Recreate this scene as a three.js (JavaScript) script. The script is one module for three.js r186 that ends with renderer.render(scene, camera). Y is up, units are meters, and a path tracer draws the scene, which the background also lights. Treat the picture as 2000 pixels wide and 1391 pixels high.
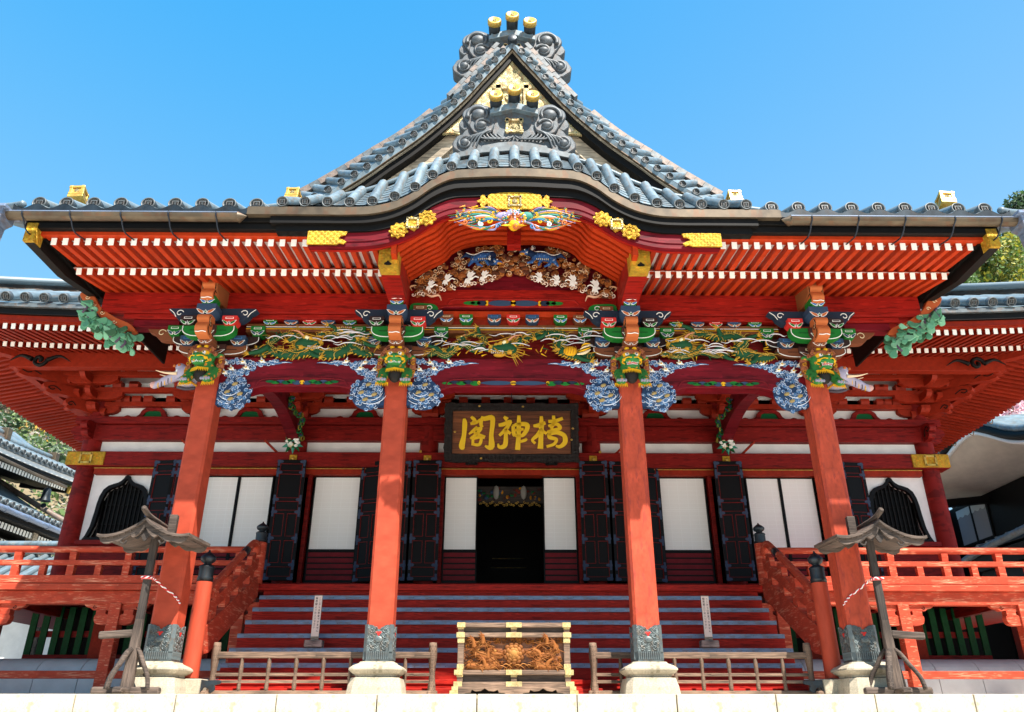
import * as THREE from 'three';
import { mergeGeometries } from 'three/addons/utils/BufferGeometryUtils.js';
import { RoundedBoxGeometry } from 'three/addons/geometries/RoundedBoxGeometry.js';

// ------------------------------------------------------------------ camera, sky, sun, exposure
const scene = new THREE.Scene();
const camera = new THREE.PerspectiveCamera(49.46, 1024 / 712, 0.1, 2000);
camera.position.set(-0.17, -0.3, 13.6);
{
  const pitch = THREE.MathUtils.degToRad(25), yaw = THREE.MathUtils.degToRad(0.62);
  camera.lookAt(camera.position.x + Math.sin(yaw) * Math.cos(pitch), camera.position.y + Math.sin(pitch), camera.position.z - Math.cos(yaw) * Math.cos(pitch));
}
camera.updateMatrixWorld();
const SUN = new THREE.Vector3(0.32, 1, 0.54).normalize();
const EXPOSURE = 2.5;
{
  // clear spring sky: deep blue overhead, paler towards the horizon and round the sun
  const W = 512, H = 256, px = new Float32Array(W * H * 4), d = new THREE.Vector3();
  const sm = (a, b, t) => { t = Math.min(1, Math.max(0, (t - a) / (b - a))); return t * t * (3 - 2 * t); };
  for (let j = 0; j < H; j++) for (let i = 0; i < W; i++) {
    const th = (i / W - 0.5) * 2 * Math.PI, ph = (j / H - 0.5) * Math.PI;
    d.set(Math.cos(ph) * Math.cos(th), Math.sin(ph), Math.cos(ph) * Math.sin(th));
    const up = Math.max(d.y, 0), g = d.dot(SUN);
    const k = 1 - sm(0.05, 0.95, up);
    let r = 0.045 + 0.40 * Math.pow(k, 1.35), gg = 0.435 + 0.34 * Math.pow(k, 1.2), b = 0.98 + 0.05 * k;
    const pale = 0.13 * sm(-0.35, 0.9, d.x) + 0.30 * Math.pow(Math.max(g, 0), 6);
    r += (0.85 - r) * pale; gg += (0.92 - gg) * pale; b += (1.05 - b) * pale;
    if (d.y < 0) { const q = Math.min(1, -d.y * 6); r += (0.35 - r) * q; gg += (0.36 - gg) * q; b += (0.36 - b) * q; }
    const o = (j * W + i) * 4;
    px[o] = r / EXPOSURE; px[o + 1] = gg / EXPOSURE; px[o + 2] = b / EXPOSURE; px[o + 3] = 1;
  }
  const t = new THREE.DataTexture(px, W, H, THREE.RGBAFormat, THREE.FloatType);
  t.mapping = THREE.EquirectangularReflectionMapping; t.magFilter = t.minFilter = THREE.LinearFilter; t.needsUpdate = true;
  scene.background = t; scene.environment = t;
}
const sun = new THREE.DirectionalLight(new THREE.Color(1.0, 0.94, 0.86), 5);
sun.target.position.set(0, 5, -4); sun.position.copy(SUN).multiplyScalar(60).add(sun.target.position);
sun.castShadow = true; sun.shadow.mapSize.set(4096, 4096);
Object.assign(sun.shadow.camera, { left: -32, right: 32, top: 30, bottom: -30, near: 1, far: 150 });
scene.add(sun, sun.target);
const renderer = new THREE.WebGLRenderer({ antialias: true });
renderer.toneMapping = THREE.LinearToneMapping;
renderer.toneMappingExposure = EXPOSURE;
renderer.shadowMap.enabled = true;

// ------------------------------------------------------------------ helpers
const PI = Math.PI, V3 = (x, y, z) => new THREE.Vector3(x, y, z);
function rng(seed) { let a = seed >>> 0; return () => { a = (a + 0x6D2B79F5) | 0; let t = Math.imul(a ^ (a >>> 15), 1 | a); t = (t + Math.imul(t ^ (t >>> 7), 61 | t)) ^ t; return ((t ^ (t >>> 14)) >>> 0) / 4294967296; }; }
const clamp = (v, a, b) => Math.min(b, Math.max(a, v)), lerp = (a, b, t) => a + (b - a) * t;
const smooth = (a, b, t) => { t = clamp((t - a) / (b - a), 0, 1); return t * t * (3 - 2 * t); };
function table(xs, ys) { return x => { if (x <= xs[0]) return ys[0]; for (let i = 1; i < xs.length; i++) if (x <= xs[i]) { const t = (x - xs[i - 1]) / (xs[i] - xs[i - 1]); const m = k => { const a = Math.max(0, k - 1), b = Math.min(xs.length - 1, k + 1); return (ys[b] - ys[a]) / (xs[b] - xs[a]); }; const h = xs[i] - xs[i - 1], t2 = t * t, t3 = t2 * t; return (2 * t3 - 3 * t2 + 1) * ys[i - 1] + (t3 - 2 * t2 + t) * h * m(i - 1) + (-2 * t3 + 3 * t2) * ys[i] + (t3 - t2) * h * m(i); } return ys[ys.length - 1]; }; }
const srgb = h => new THREE.Color(h);

// tileable value noise
function makeNoise(seed) {
  const r = rng(seed), N = 64, v = new Float32Array(N * N); for (let i = 0; i < N * N; i++) v[i] = r();
  const at = (x, y, p) => v[(((y % p) + p) % p) * N + (((x % p) + p) % p)];
  return (x, y, p) => { const xi = Math.floor(x), yi = Math.floor(y), fx = x - xi, fy = y - yi, u = fx * fx * (3 - 2 * fx), w = fy * fy * (3 - 2 * fy); return lerp(lerp(at(xi, yi, p), at(xi + 1, yi, p), u), lerp(at(xi, yi + 1, p), at(xi + 1, yi + 1, p), u), w); };
}
function fbm(n, u, v, f, o) { let s = 0, a = 0.5, t = 0; for (let i = 0; i < o; i++) { const p = Math.min(64, f << i); s += a * n(u * p, v * p, p); t += a; a *= 0.55; } return s / t; }
function tex(size, fn, srgbSpace = true) {
  const d = new Uint8Array(size * size * 4);
  for (let j = 0; j < size; j++) for (let i = 0; i < size; i++) { const c = fn(i / size, j / size), o = (j * size + i) * 4; if (typeof c === 'number') d[o] = d[o + 1] = d[o + 2] = clamp(c * 255, 0, 255); else { d[o] = clamp(c[0] * 255, 0, 255); d[o + 1] = clamp(c[1] * 255, 0, 255); d[o + 2] = clamp(c[2] * 255, 0, 255); } d[o + 3] = 255; }
  const t = new THREE.DataTexture(d, size, size); t.wrapS = t.wrapT = THREE.RepeatWrapping; t.magFilter = THREE.LinearFilter; t.minFilter = THREE.LinearMipmapLinearFilter; t.generateMipmaps = true; if (srgbSpace) t.colorSpace = THREE.SRGBColorSpace; t.needsUpdate = true; return t;
}
function rep(t, u, v = u) { const c = t.clone(); c.repeat.set(u, v); c.needsUpdate = true; return c; }
const n1 = makeNoise(11), n2 = makeNoise(23), n3 = makeNoise(37);
const T = {};
T.paint = tex(512, (u, v) => { const a = fbm(n1, u, v, 4, 5), b = fbm(n2, u, v, 16, 3); return 0.80 + 0.24 * (a - 0.35) + 0.14 * (b - 0.5); });
// worn lacquer: flaked darker patches drawn out along the grain, pale scuffs
T.worn = tex(512, (u, v) => { const a = fbm(n1, u * 0.5, v * 2, 16, 4), b = fbm(n2, u, v * 2, 8, 4), c = fbm(n3, u, v * 3, 16, 3), e = fbm(n2, u * 0.25, v * 3, 16, 3); const f = smooth(0.55, 0.68, a) * 0.17 + smooth(0.58, 0.7, e) * 0.10, p = smooth(0.66, 0.74, c) * 0.12; const k = 0.86 - f + p + 0.16 * (b - 0.5); return [k, k * (1 + p * 0.6), k * (1 + p * 0.8)]; });
// sun-bleached lacquer with pale bare patches
const bleached = (paint, bare, a0, a1) => tex(512, (u, v) => { const a = fbm(n1, u * 0.5, v * 3, 8, 5), b = fbm(n2, u, v, 8, 4), c = fbm(n3, u, v * 4, 16, 3), e = fbm(n2, u * 0.5, v * 2, 32, 2); const p = clamp(smooth(a0, a1, a) * 0.75 + smooth(0.60, 0.74, c) * 0.5 * smooth(0.4, 0.6, b), 0, 1), k = 0.9 + 0.22 * (b - 0.5) + 0.12 * (e - 0.5); return paint.map((q, i) => lerp(q * k, bare[i] * (0.9 + 0.2 * e), p)); });
T.bleach = bleached([0.77, 0.29, 0.195], [0.84, 0.56, 0.44], 0.55, 0.74);
T.bleachCol = bleached([0.79, 0.325, 0.225], [0.60, 0.25, 0.2], 0.56, 0.68);
T.wood = tex(512, (u, v) => { const w = fbm(n1, u * 0.25, v * 2, 8, 4), g = 0.5 + 0.5 * Math.sin((v * 26 + w * 5) * 2 * PI), b = fbm(n2, u * 0.5, v * 4, 16, 3), s = fbm(n3, u, v, 4, 4); const k = 0.62 + 0.16 * g + 0.28 * (b - 0.5) + 0.5 * (s - 0.5); return [k, k * 0.97, k * 0.93]; });
T.woodB = tex(512, (u, v) => { const w = fbm(n1, u * 0.25, v * 2, 8, 4); return 0.5 + 0.3 * Math.sin((v * 26 + w * 5) * 2 * PI) + 0.5 * (fbm(n2, u * 0.5, v * 4, 16, 3) - 0.5); }, false);
T.patina = tex(512, (u, v) => { const a = fbm(n1, u, v, 4, 5), b = fbm(n2, u, v, 16, 3), c = fbm(n3, u * 2, v, 8, 4), k = 0.80 + 0.5 * (a - 0.5) + 0.2 * (b - 0.5), w = smooth(0.52, 0.68, c); return [k * (1 + 0.05 * w), k * (1 - 0.07 * w), k * (1 - 0.13 * w)]; });
T.stone = tex(512, (u, v) => { const a = fbm(n1, u, v, 4, 5), b = n2(u * 64, v * 64, 64), c = fbm(n3, u, v, 32, 2), st = smooth(0.6, 0.78, fbm(n2, u, v, 8, 5)); const k = 0.88 + 0.2 * (a - 0.5) + 0.12 * (b - 0.5) + 0.1 * (c - 0.5) - 0.16 * st; return [k, k * 0.985, k * (0.955 - 0.04 * st)]; });
T.grit = tex(256, (u, v) => 0.5 * fbm(n3, u, v, 32, 2) + 0.5 * fbm(n1, u, v, 8, 4), false);
T.plaster = tex(256, (u, v) => 0.93 + 0.12 * (fbm(n1, u, v, 4, 5) - 0.5));
T.relief = tex(512, (u, v) => { // scrolling tendrils hammered into sheet metal
  let h = 0; for (const [f, s] of [[6, 0], [6, 0.5]]) { const x = u * f + s, y = v * f + s, xi = Math.floor(x), yi = Math.floor(y), dx = x - xi - 0.5, dy = y - yi - 0.5, r = Math.hypot(dx, dy), a = Math.atan2(dy, dx); h = Math.max(h, (0.5 + 0.5 * Math.cos((r * 7 - a / (2 * PI) * ((xi + yi) % 2 ? 1 : -1)) * 2 * PI)) * smooth(0.52, 0.3, r)); } return h * 0.8 + 0.2 * fbm(n1, u, v, 8, 3);
}, false);
T.gravel = tex(512, (u, v) => { const a = n2(u * 64, v * 64, 64), b = fbm(n1, u, v, 4, 5), k = 0.84 + 0.2 * (a - 0.5) + 0.2 * (b - 0.5); return [k, k * 0.98, k * 0.95]; });
T.flakes = tex(256, (u, v) => 0.5 + 0.5 * (fbm(n1, u, v, 8, 4) - 0.5) + 0.3 * (fbm(n3, u, v, 32, 2) - 0.5), false);

const M = {};
const std = (o) => new THREE.MeshStandardMaterial(o), matte = (o) => new THREE.MeshPhysicalMaterial({ specularIntensity: 0.3, ...o });
M.vermilion = matte({ color: srgb('#d04118'), roughness: 0.55, map: T.paint });
M.column = matte({ color: srgb('#cc543a'), roughness: 0.6, map: rep(T.paint, 0.7, 0.35), bumpMap: T.flakes, bumpScale: 0.0015 });
M.columnWorn = matte({ roughness: 0.65, map: rep(T.bleachCol, 0.8, 0.5), bumpMap: T.flakes, bumpScale: 0.002 });
M.deep = matte({ color: srgb('#7c1420'), roughness: 0.5, map: rep(T.worn, 0.25, 0.35) });
M.beam = matte({ color: srgb('#ac2016'), roughness: 0.5, map: rep(T.worn, 0.35, 0.8) });
M.maroon = matte({ color: srgb('#861a24'), roughness: 0.5, map: rep(T.paint, 0.6) });
M.hall = matte({ color: srgb('#a83018'), roughness: 0.55, map: T.paint });
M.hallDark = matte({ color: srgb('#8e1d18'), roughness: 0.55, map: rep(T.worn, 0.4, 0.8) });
M.stair = matte({ color: srgb('#c02a1e'), roughness: 0.6, map: rep(T.worn, 0.5, 1.4) });
M.rail = matte({ roughness: 0.7, map: rep(T.bleach, 0.6, 0.9) });
M.white = std({ color: srgb('#f4f2ee'), roughness: 0.9, map: T.plaster });
M.tip = std({ color: srgb('#f0ece2'), roughness: 0.8 });
M.paper = std({ color: srgb('#f0eee8'), roughness: 0.95 });
M.paperEdge = std({ color: srgb('#f6f5f0'), roughness: 0.95 });
M.black = new THREE.MeshPhysicalMaterial({ color: srgb('#14110e'), roughness: 0.6, specularIntensity: 0.35, map: T.paint });
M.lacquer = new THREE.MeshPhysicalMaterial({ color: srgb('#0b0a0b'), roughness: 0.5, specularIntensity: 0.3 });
M.iron = std({ color: srgb('#2c3440'), roughness: 0.45, metalness: 0.5, map: T.paint });
M.ironBlue = std({ color: srgb('#33415a'), roughness: 0.55, metalness: 0.3, bumpMap: rep(T.relief, 2), bumpScale: 0.004 });
M.nosing = std({ color: srgb('#8a9ebc'), roughness: 0.5, metalness: 0.15, map: rep(T.patina, 0.6, 2) });
M.tile = std({ color: srgb('#8399a4'), roughness: 0.5, metalness: 0.15, map: rep(T.patina, 0.8) });
M.tileDark = std({ color: srgb('#70787b'), roughness: 0.5, metalness: 0.2, map: rep(T.patina, 0.9) });
M.tileRed = std({ color: srgb('#938479'), roughness: 0.55, metalness: 0.15, map: rep(T.patina, 1.3) });
M.ornament = std({ color: srgb('#5f676c'), roughness: 0.55, metalness: 0.2, map: rep(T.patina, 1.1), bumpMap: rep(T.flakes, 3), bumpScale: 0.004 });
M.bronze = std({ color: srgb('#6f5f4a'), roughness: 0.5, metalness: 0.4, map: rep(T.patina, 0.5) });
M.shoe = std({ color: srgb('#7a8686'), roughness: 0.55, metalness: 0.35, map: rep(T.patina, 1.2), bumpMap: rep(T.relief, 1.1), bumpScale: 0.02 });
M.shoePlain = std({ color: srgb('#7d898a'), roughness: 0.5, metalness: 0.4, map: rep(T.patina, 1.2) });
M.finial = std({ color: srgb('#39434a'), roughness: 0.42, metalness: 0.5, map: T.patina });
M.gold = std({ color: srgb('#ffcc38'), roughness: 0.42, metalness: 0.4, map: rep(T.patina, 1.7), bumpMap: rep(T.relief, 1.6), bumpScale: 0.012 });
M.goldPlain = std({ color: srgb('#f3cb62'), roughness: 0.42, metalness: 0.5, map: rep(T.patina, 2.3) });
M.goldPale = std({ color: srgb('#f0dc9a'), roughness: 0.5, metalness: 0.35, map: rep(T.patina, 3), bumpMap: rep(T.relief, 5), bumpScale: 0.003 });
M.goldLeaf = std({ color: srgb('#ffd420'), roughness: 0.5, metalness: 0.1 });
M.goldOld = std({ color: srgb('#e6d49a'), roughness: 0.5, metalness: 0.3, map: rep(T.patina, 0.7), bumpMap: rep(T.relief, 0.5), bumpScale: 0.03 });
M.stone = std({ color: srgb('#ebe8e0'), roughness: 0.9, map: rep(T.stone, 0.8), bumpMap: rep(T.grit, 2), bumpScale: 0.004 });
M.stoneWarm = std({ color: srgb('#d6cebc'), roughness: 0.9, map: rep(T.stone, 1.2), bumpMap: rep(T.grit, 2), bumpScale: 0.003 });
M.base = std({ color: srgb('#d6d5d6'), roughness: 0.9, map: T.plaster });
M.gravel = std({ color: srgb('#ebe8e2'), roughness: 1, map: rep(T.gravel, 0.5) });
M.oldWood = std({ color: srgb('#a78b77'), roughness: 0.85, map: rep(T.wood, 0.6, 0.8), bumpMap: rep(T.woodB, 0.6, 0.8), bumpScale: 0.003 });
M.greyWood = std({ color: srgb('#766860'), roughness: 0.9, map: rep(T.wood, 0.5, 1.3), bumpMap: rep(T.woodB, 0.5, 1.3), bumpScale: 0.004 });
M.darkWood = std({ color: srgb('#4b423d'), roughness: 0.8, map: rep(T.wood, 0.5, 1.3), bumpMap: rep(T.woodB, 0.5, 1.3), bumpScale: 0.004 });
M.paleWood = std({ color: srgb('#ecdcc4'), roughness: 0.85, map: rep(T.wood, 0.4, 0.5) });
M.carved = std({ color: srgb('#a8693a'), roughness: 0.55, map: rep(T.wood, 1.2) });
M.painted = matte({ vertexColors: true, roughness: 0.55, map: rep(T.paint, 1.5) });
M.paintedFlat = matte({ vertexColors: true, roughness: 0.6 });
M.baseStone = std({ color: srgb('#bdb4a2'), roughness: 0.92, map: rep(T.stone, 1.4), bumpMap: rep(T.grit, 3), bumpScale: 0.004 });
M.bark = std({ color: srgb('#5a4a3c'), roughness: 0.95, map: T.wood });
M.leaf = new THREE.MeshPhysicalMaterial({ vertexColors: true, roughness: 1, transmission: 0.4, thickness: 0, side: THREE.DoubleSide });
const vari = (m, n = 4) => Array.from({ length: n }, (_, i) => { const c = m.clone(); c.color.multiplyScalar([1, 0.9, 1.07, 0.96][i % 4]); if (c.map) { c.map = c.map.clone(); c.map.offset.set(i * 0.27, i * 0.41); c.map.needsUpdate = true; } return c; });
for (const k in M) M[k].name = k;
const VT = vari(M.tile), VV = vari(M.vermilion), VH = vari(M.hall), pick = (() => { const r = rng(404); return a => a[Math.floor(r() * a.length)]; })();

const C = { green: srgb('#1c6e2a'), dgreen: srgb('#0f5a30'), blue: srgb('#33475f'), navy: srgb('#242f3f'), sky: srgb('#3f78b4'), brown: srgb('#4a2f2a'), dbrown: srgb('#33221f'), tan: srgb('#8e5430'), orange: srgb('#b96638'), white: srgb('#eeece4'), red: srgb('#c8302a'), gold: srgb('#e0a81c'), ochre: srgb('#b87b1e'), cream: srgb('#e6d2a8'), lilac: srgb('#a59ab8'), teal: srgb('#3f8f78'), mint: srgb('#7fc49c'), black: srgb('#14110f'), maroon: srgb('#6b2a20'), rust: srgb('#77442c'), pink: srgb('#e0a08a') };

// ---- geometry
function uvBox(g, s = 1, ou = 0, ov = 0) {
  const p = g.attributes.position, n = g.attributes.normal, uv = new Float32Array(p.count * 2);
  for (let i = 0; i < p.count; i++) { const ax = Math.abs(n.getX(i)), ay = Math.abs(n.getY(i)), az = Math.abs(n.getZ(i)), x = p.getX(i), y = p.getY(i), z = p.getZ(i); let u, v; if (ax >= ay && ax >= az) { u = z; v = y; } else if (ay >= az) { u = x; v = z; } else { u = x; v = y; } uv[2 * i] = u * s + ou; uv[2 * i + 1] = v * s + ov; }
  g.setAttribute('uv', new THREE.BufferAttribute(uv, 2)); return g;
}
function swapUV(g) { const uv = g.attributes.uv; for (let i = 0; i < uv.count; i++) { const a = uv.getX(i); uv.setXY(i, uv.getY(i), a); } return g; }
function col(g, c) { const n = g.attributes.position.count, a = new Float32Array(n * 3); for (let i = 0; i < n; i++) { a[3 * i] = c.r; a[3 * i + 1] = c.g; a[3 * i + 2] = c.b; } g.setAttribute('color', new THREE.BufferAttribute(a, 3)); return g; }
function mrg(list) {
  if (!Array.isArray(list)) list = [list]; if (list.length === 1) return list[0].attributes.uv ? list[0] : uvBox(list[0]);
  const hasC = list.some(g => g.attributes.color);
  const out = list.map(g => { let h = g.index ? g.toNonIndexed() : g; if (!h.attributes.normal) h.computeVertexNormals(); if (!h.attributes.uv) uvBox(h); if (hasC && !h.attributes.color) col(h, C.white); for (const k of Object.keys(h.attributes)) if (!['position', 'normal', 'uv', 'color'].includes(k)) h.deleteAttribute(k); h.morphAttributes = {}; return h; });
  const m = mergeGeometries(out, false); m.groups = []; return m;
}
function tf(g, x = 0, y = 0, z = 0, rx = 0, ry = 0, rz = 0, s = 1) { const m = new THREE.Matrix4().compose(V3(x, y, z), new THREE.Quaternion().setFromEuler(new THREE.Euler(rx, ry, rz, 'YXZ')), typeof s === 'number' ? V3(s, s, s) : s); g.applyMatrix4(m); if (m.determinant() < 0) flip(g); return g; }
function flip(g) { if (g.index) { const a = g.index.array; for (let i = 0; i < a.length; i += 3) { const t = a[i]; a[i] = a[i + 1]; a[i + 1] = t; } } else { for (const k of Object.keys(g.attributes)) { const at = g.attributes[k], s = at.itemSize, a = at.array; for (let i = 0; i < at.count; i += 3) for (let c = 0; c < s; c++) { const t = a[i * s + c]; a[i * s + c] = a[(i + 1) * s + c]; a[(i + 1) * s + c] = t; } } } return g; }
function mir(g) { return flip(g.clone().applyMatrix4(new THREE.Matrix4().makeScale(-1, 1, 1))); }
const bx = (w, h, d, x = 0, y = 0, z = 0, rx = 0, ry = 0, rz = 0) => uvBox(tf(new THREE.BoxGeometry(w, h, d), x, y, z, rx, ry, rz));
// box given by extents
const ex = (x0, x1, y0, y1, z0, z1) => bx(Math.abs(x1 - x0), y1 - y0, Math.abs(z1 - z0), (x0 + x1) / 2, (y0 + y1) / 2, (z0 + z1) / 2);
const rb = (w, h, d, r, x = 0, y = 0, z = 0, rx = 0, ry = 0, rz = 0) => uvBox(tf(new RoundedBoxGeometry(w, h, d, 1, r), x, y, z, rx, ry, rz));
const rex = (x0, x1, y0, y1, z0, z1, r = 0.012) => rb(Math.abs(x1 - x0), y1 - y0, Math.abs(z1 - z0), r, (x0 + x1) / 2, (y0 + y1) / 2, (z0 + z1) / 2);
const cyl = (r0, r1, h, s = 16, x = 0, y = 0, z = 0, rx = 0, ry = 0, rz = 0) => tf(new THREE.CylinderGeometry(r0, r1, h, s), x, y, z, rx, ry, rz);
const sph = (rx, ry, rz, x = 0, y = 0, z = 0, s = 10, a = 0, b = 0, c = 0) => tf(new THREE.SphereGeometry(1, s, Math.max(5, s - 3)), x, y, z, a, b, c, V3(rx, ry, rz));
const cone = (r, h, s, x, y, z, dir) => { const g = new THREE.ConeGeometry(r, h, s); g.translate(0, h / 2, 0); g.applyQuaternion(new THREE.Quaternion().setFromUnitVectors(V3(0, 1, 0), dir.clone().normalize())); g.translate(x, y, z); return g; };
const lathe = (pts, s = 20) => new THREE.LatheGeometry(pts.map(p => new THREE.Vector2(p[0], p[1])), s);
function ext(pts, depth, bevel = 0, holes = []) { // outline in xy, extruded along z, centred on z
  const sh = pts.isShape ? pts : new THREE.Shape(pts.map(p => new THREE.Vector2(p[0], p[1])));
  for (const h of holes) sh.holes.push(new THREE.Path(h.map(p => new THREE.Vector2(p[0], p[1]))));
  const g = new THREE.ExtrudeGeometry(sh, { depth, bevelEnabled: bevel > 0, bevelSize: bevel, bevelThickness: bevel, bevelSegments: 1, steps: 1, curveSegments: 8 });
  g.translate(0, 0, -depth / 2); return uvBox(g);
}
// prism from an outline in (z,y), extruded along x
const extX = (pts, w, x = 0, bevel = 0) => { const g = ext(pts.map(p => [-p[0], p[1]]), w, bevel); g.rotateY(PI / 2); g.translate(x, 0, 0); return uvBox(g); };
function spline(pts, n = 40, closed = false) { const c = new THREE.CatmullRomCurve3(pts.map(p => V3(p[0], p[1], p[2] || 0)), closed, 'centripetal'); return c.getPoints(n); }
// smooth 2D outline
const blob = (pts, n = 48) => spline(pts, n, true).slice(0, n).map(p => [p.x, p.y]);
function tube(pts, rad, seg = 24, rs = 6, flat = 1) { // tapered tube; rad number or fn(t); flat scales depth
  const c = pts.length === 2 ? new THREE.LineCurve3(V3(...pts[0]), V3(...pts[1])) : new THREE.CatmullRomCurve3(pts.map(p => V3(p[0], p[1], p[2] || 0)), false, 'centripetal');
  const R = typeof rad === 'function' ? rad : () => rad, pos = [], idx = []; const fr = c.computeFrenetFrames(seg, false);
  for (let i = 0; i <= seg; i++) { const t = i / seg, p = c.getPointAt(t), r = R(t), N = fr.normals[i], B = fr.binormals[i]; for (let j = 0; j < rs; j++) { const a = j / rs * 2 * PI, q = p.clone().addScaledVector(N, Math.cos(a) * r).addScaledVector(B, Math.sin(a) * r * flat); pos.push(q.x, q.y, q.z); } }
  for (let i = 0; i < seg; i++) for (let j = 0; j < rs; j++) { const a = i * rs + j, b = i * rs + (j + 1) % rs, d = a + rs, e = b + rs; idx.push(a, b, d, b, e, d); }
  const s = pos.length / 3, p0 = c.getPointAt(0), p1 = c.getPointAt(1); pos.push(p0.x, p0.y, p0.z, p1.x, p1.y, p1.z); for (let j = 0; j < rs; j++) { idx.push(s, (j + 1) % rs, j); idx.push(s + 1, seg * rs + j, seg * rs + (j + 1) % rs); }
  const g = new THREE.BufferGeometry(); g.setAttribute('position', new THREE.Float32BufferAttribute(pos, 3)); g.setIndex(idx); g.computeVertexNormals(); return uvBox(g);
}
function spiral(x, y, z, R, turns, a0, dir = 1, n = 14, r1 = 0.12) { const o = []; for (let i = 0; i <= n; i++) { const t = i / n, a = a0 + dir * turns * 2 * PI * t, r = R * lerp(1, r1, Math.pow(t, 0.8)); o.push([x + Math.cos(a) * r, y + Math.sin(a) * r, z]); } return o; }
// sheet from a grid of points f(u,v)
function sheet(f, nu, nv) { const pos = [], uv = [], idx = []; for (let j = 0; j <= nv; j++) for (let i = 0; i <= nu; i++) { const p = f(i / nu, j / nv); pos.push(p[0], p[1], p[2]); uv.push(p[0], Math.hypot(p[1], p[2])); } for (let j = 0; j < nv; j++) for (let i = 0; i < nu; i++) { const a = j * (nu + 1) + i, b = a + 1, c = a + nu + 1, d = c + 1; idx.push(a, b, c, b, d, c); } const g = new THREE.BufferGeometry(); g.setAttribute('position', new THREE.Float32BufferAttribute(pos, 3)); g.setAttribute('uv', new THREE.Float32BufferAttribute(uv, 2)); g.setIndex(idx); g.computeVertexNormals(); return g; }
// sweep a closed 2D profile [(a,b)...] along stations: each station gives origin o, and axes A, B
function sweep(profile, stations, cap = true) { const n = profile.length, pos = [], idx = []; stations.forEach(s => profile.forEach(([a, b]) => { const k = s.k || 1; pos.push(s.o[0] + (s.A[0] * a + s.B[0] * b) * k, s.o[1] + (s.A[1] * a + s.B[1] * b) * k, s.o[2] + (s.A[2] * a + s.B[2] * b) * k); })); for (let i = 0; i < stations.length - 1; i++) for (let j = 0; j < n; j++) { const a = i * n + j, b = i * n + (j + 1) % n; idx.push(a, b, a + n, b, b + n, a + n); } let g = new THREE.BufferGeometry(); g.setAttribute('position', new THREE.Float32BufferAttribute(pos, 3)); g.setIndex(idx); if (cap) { const sh = THREE.ShapeUtils.triangulateShape(profile.map(p => new THREE.Vector2(p[0], p[1])), []); const L = (stations.length - 1) * n; sh.forEach(t => { idx.push(t[2], t[1], t[0]); idx.push(L + t[0], L + t[1], L + t[2]); }); g.setIndex(idx); } g = g.toNonIndexed(); g.computeVertexNormals(); return uvBox(g); }
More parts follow.
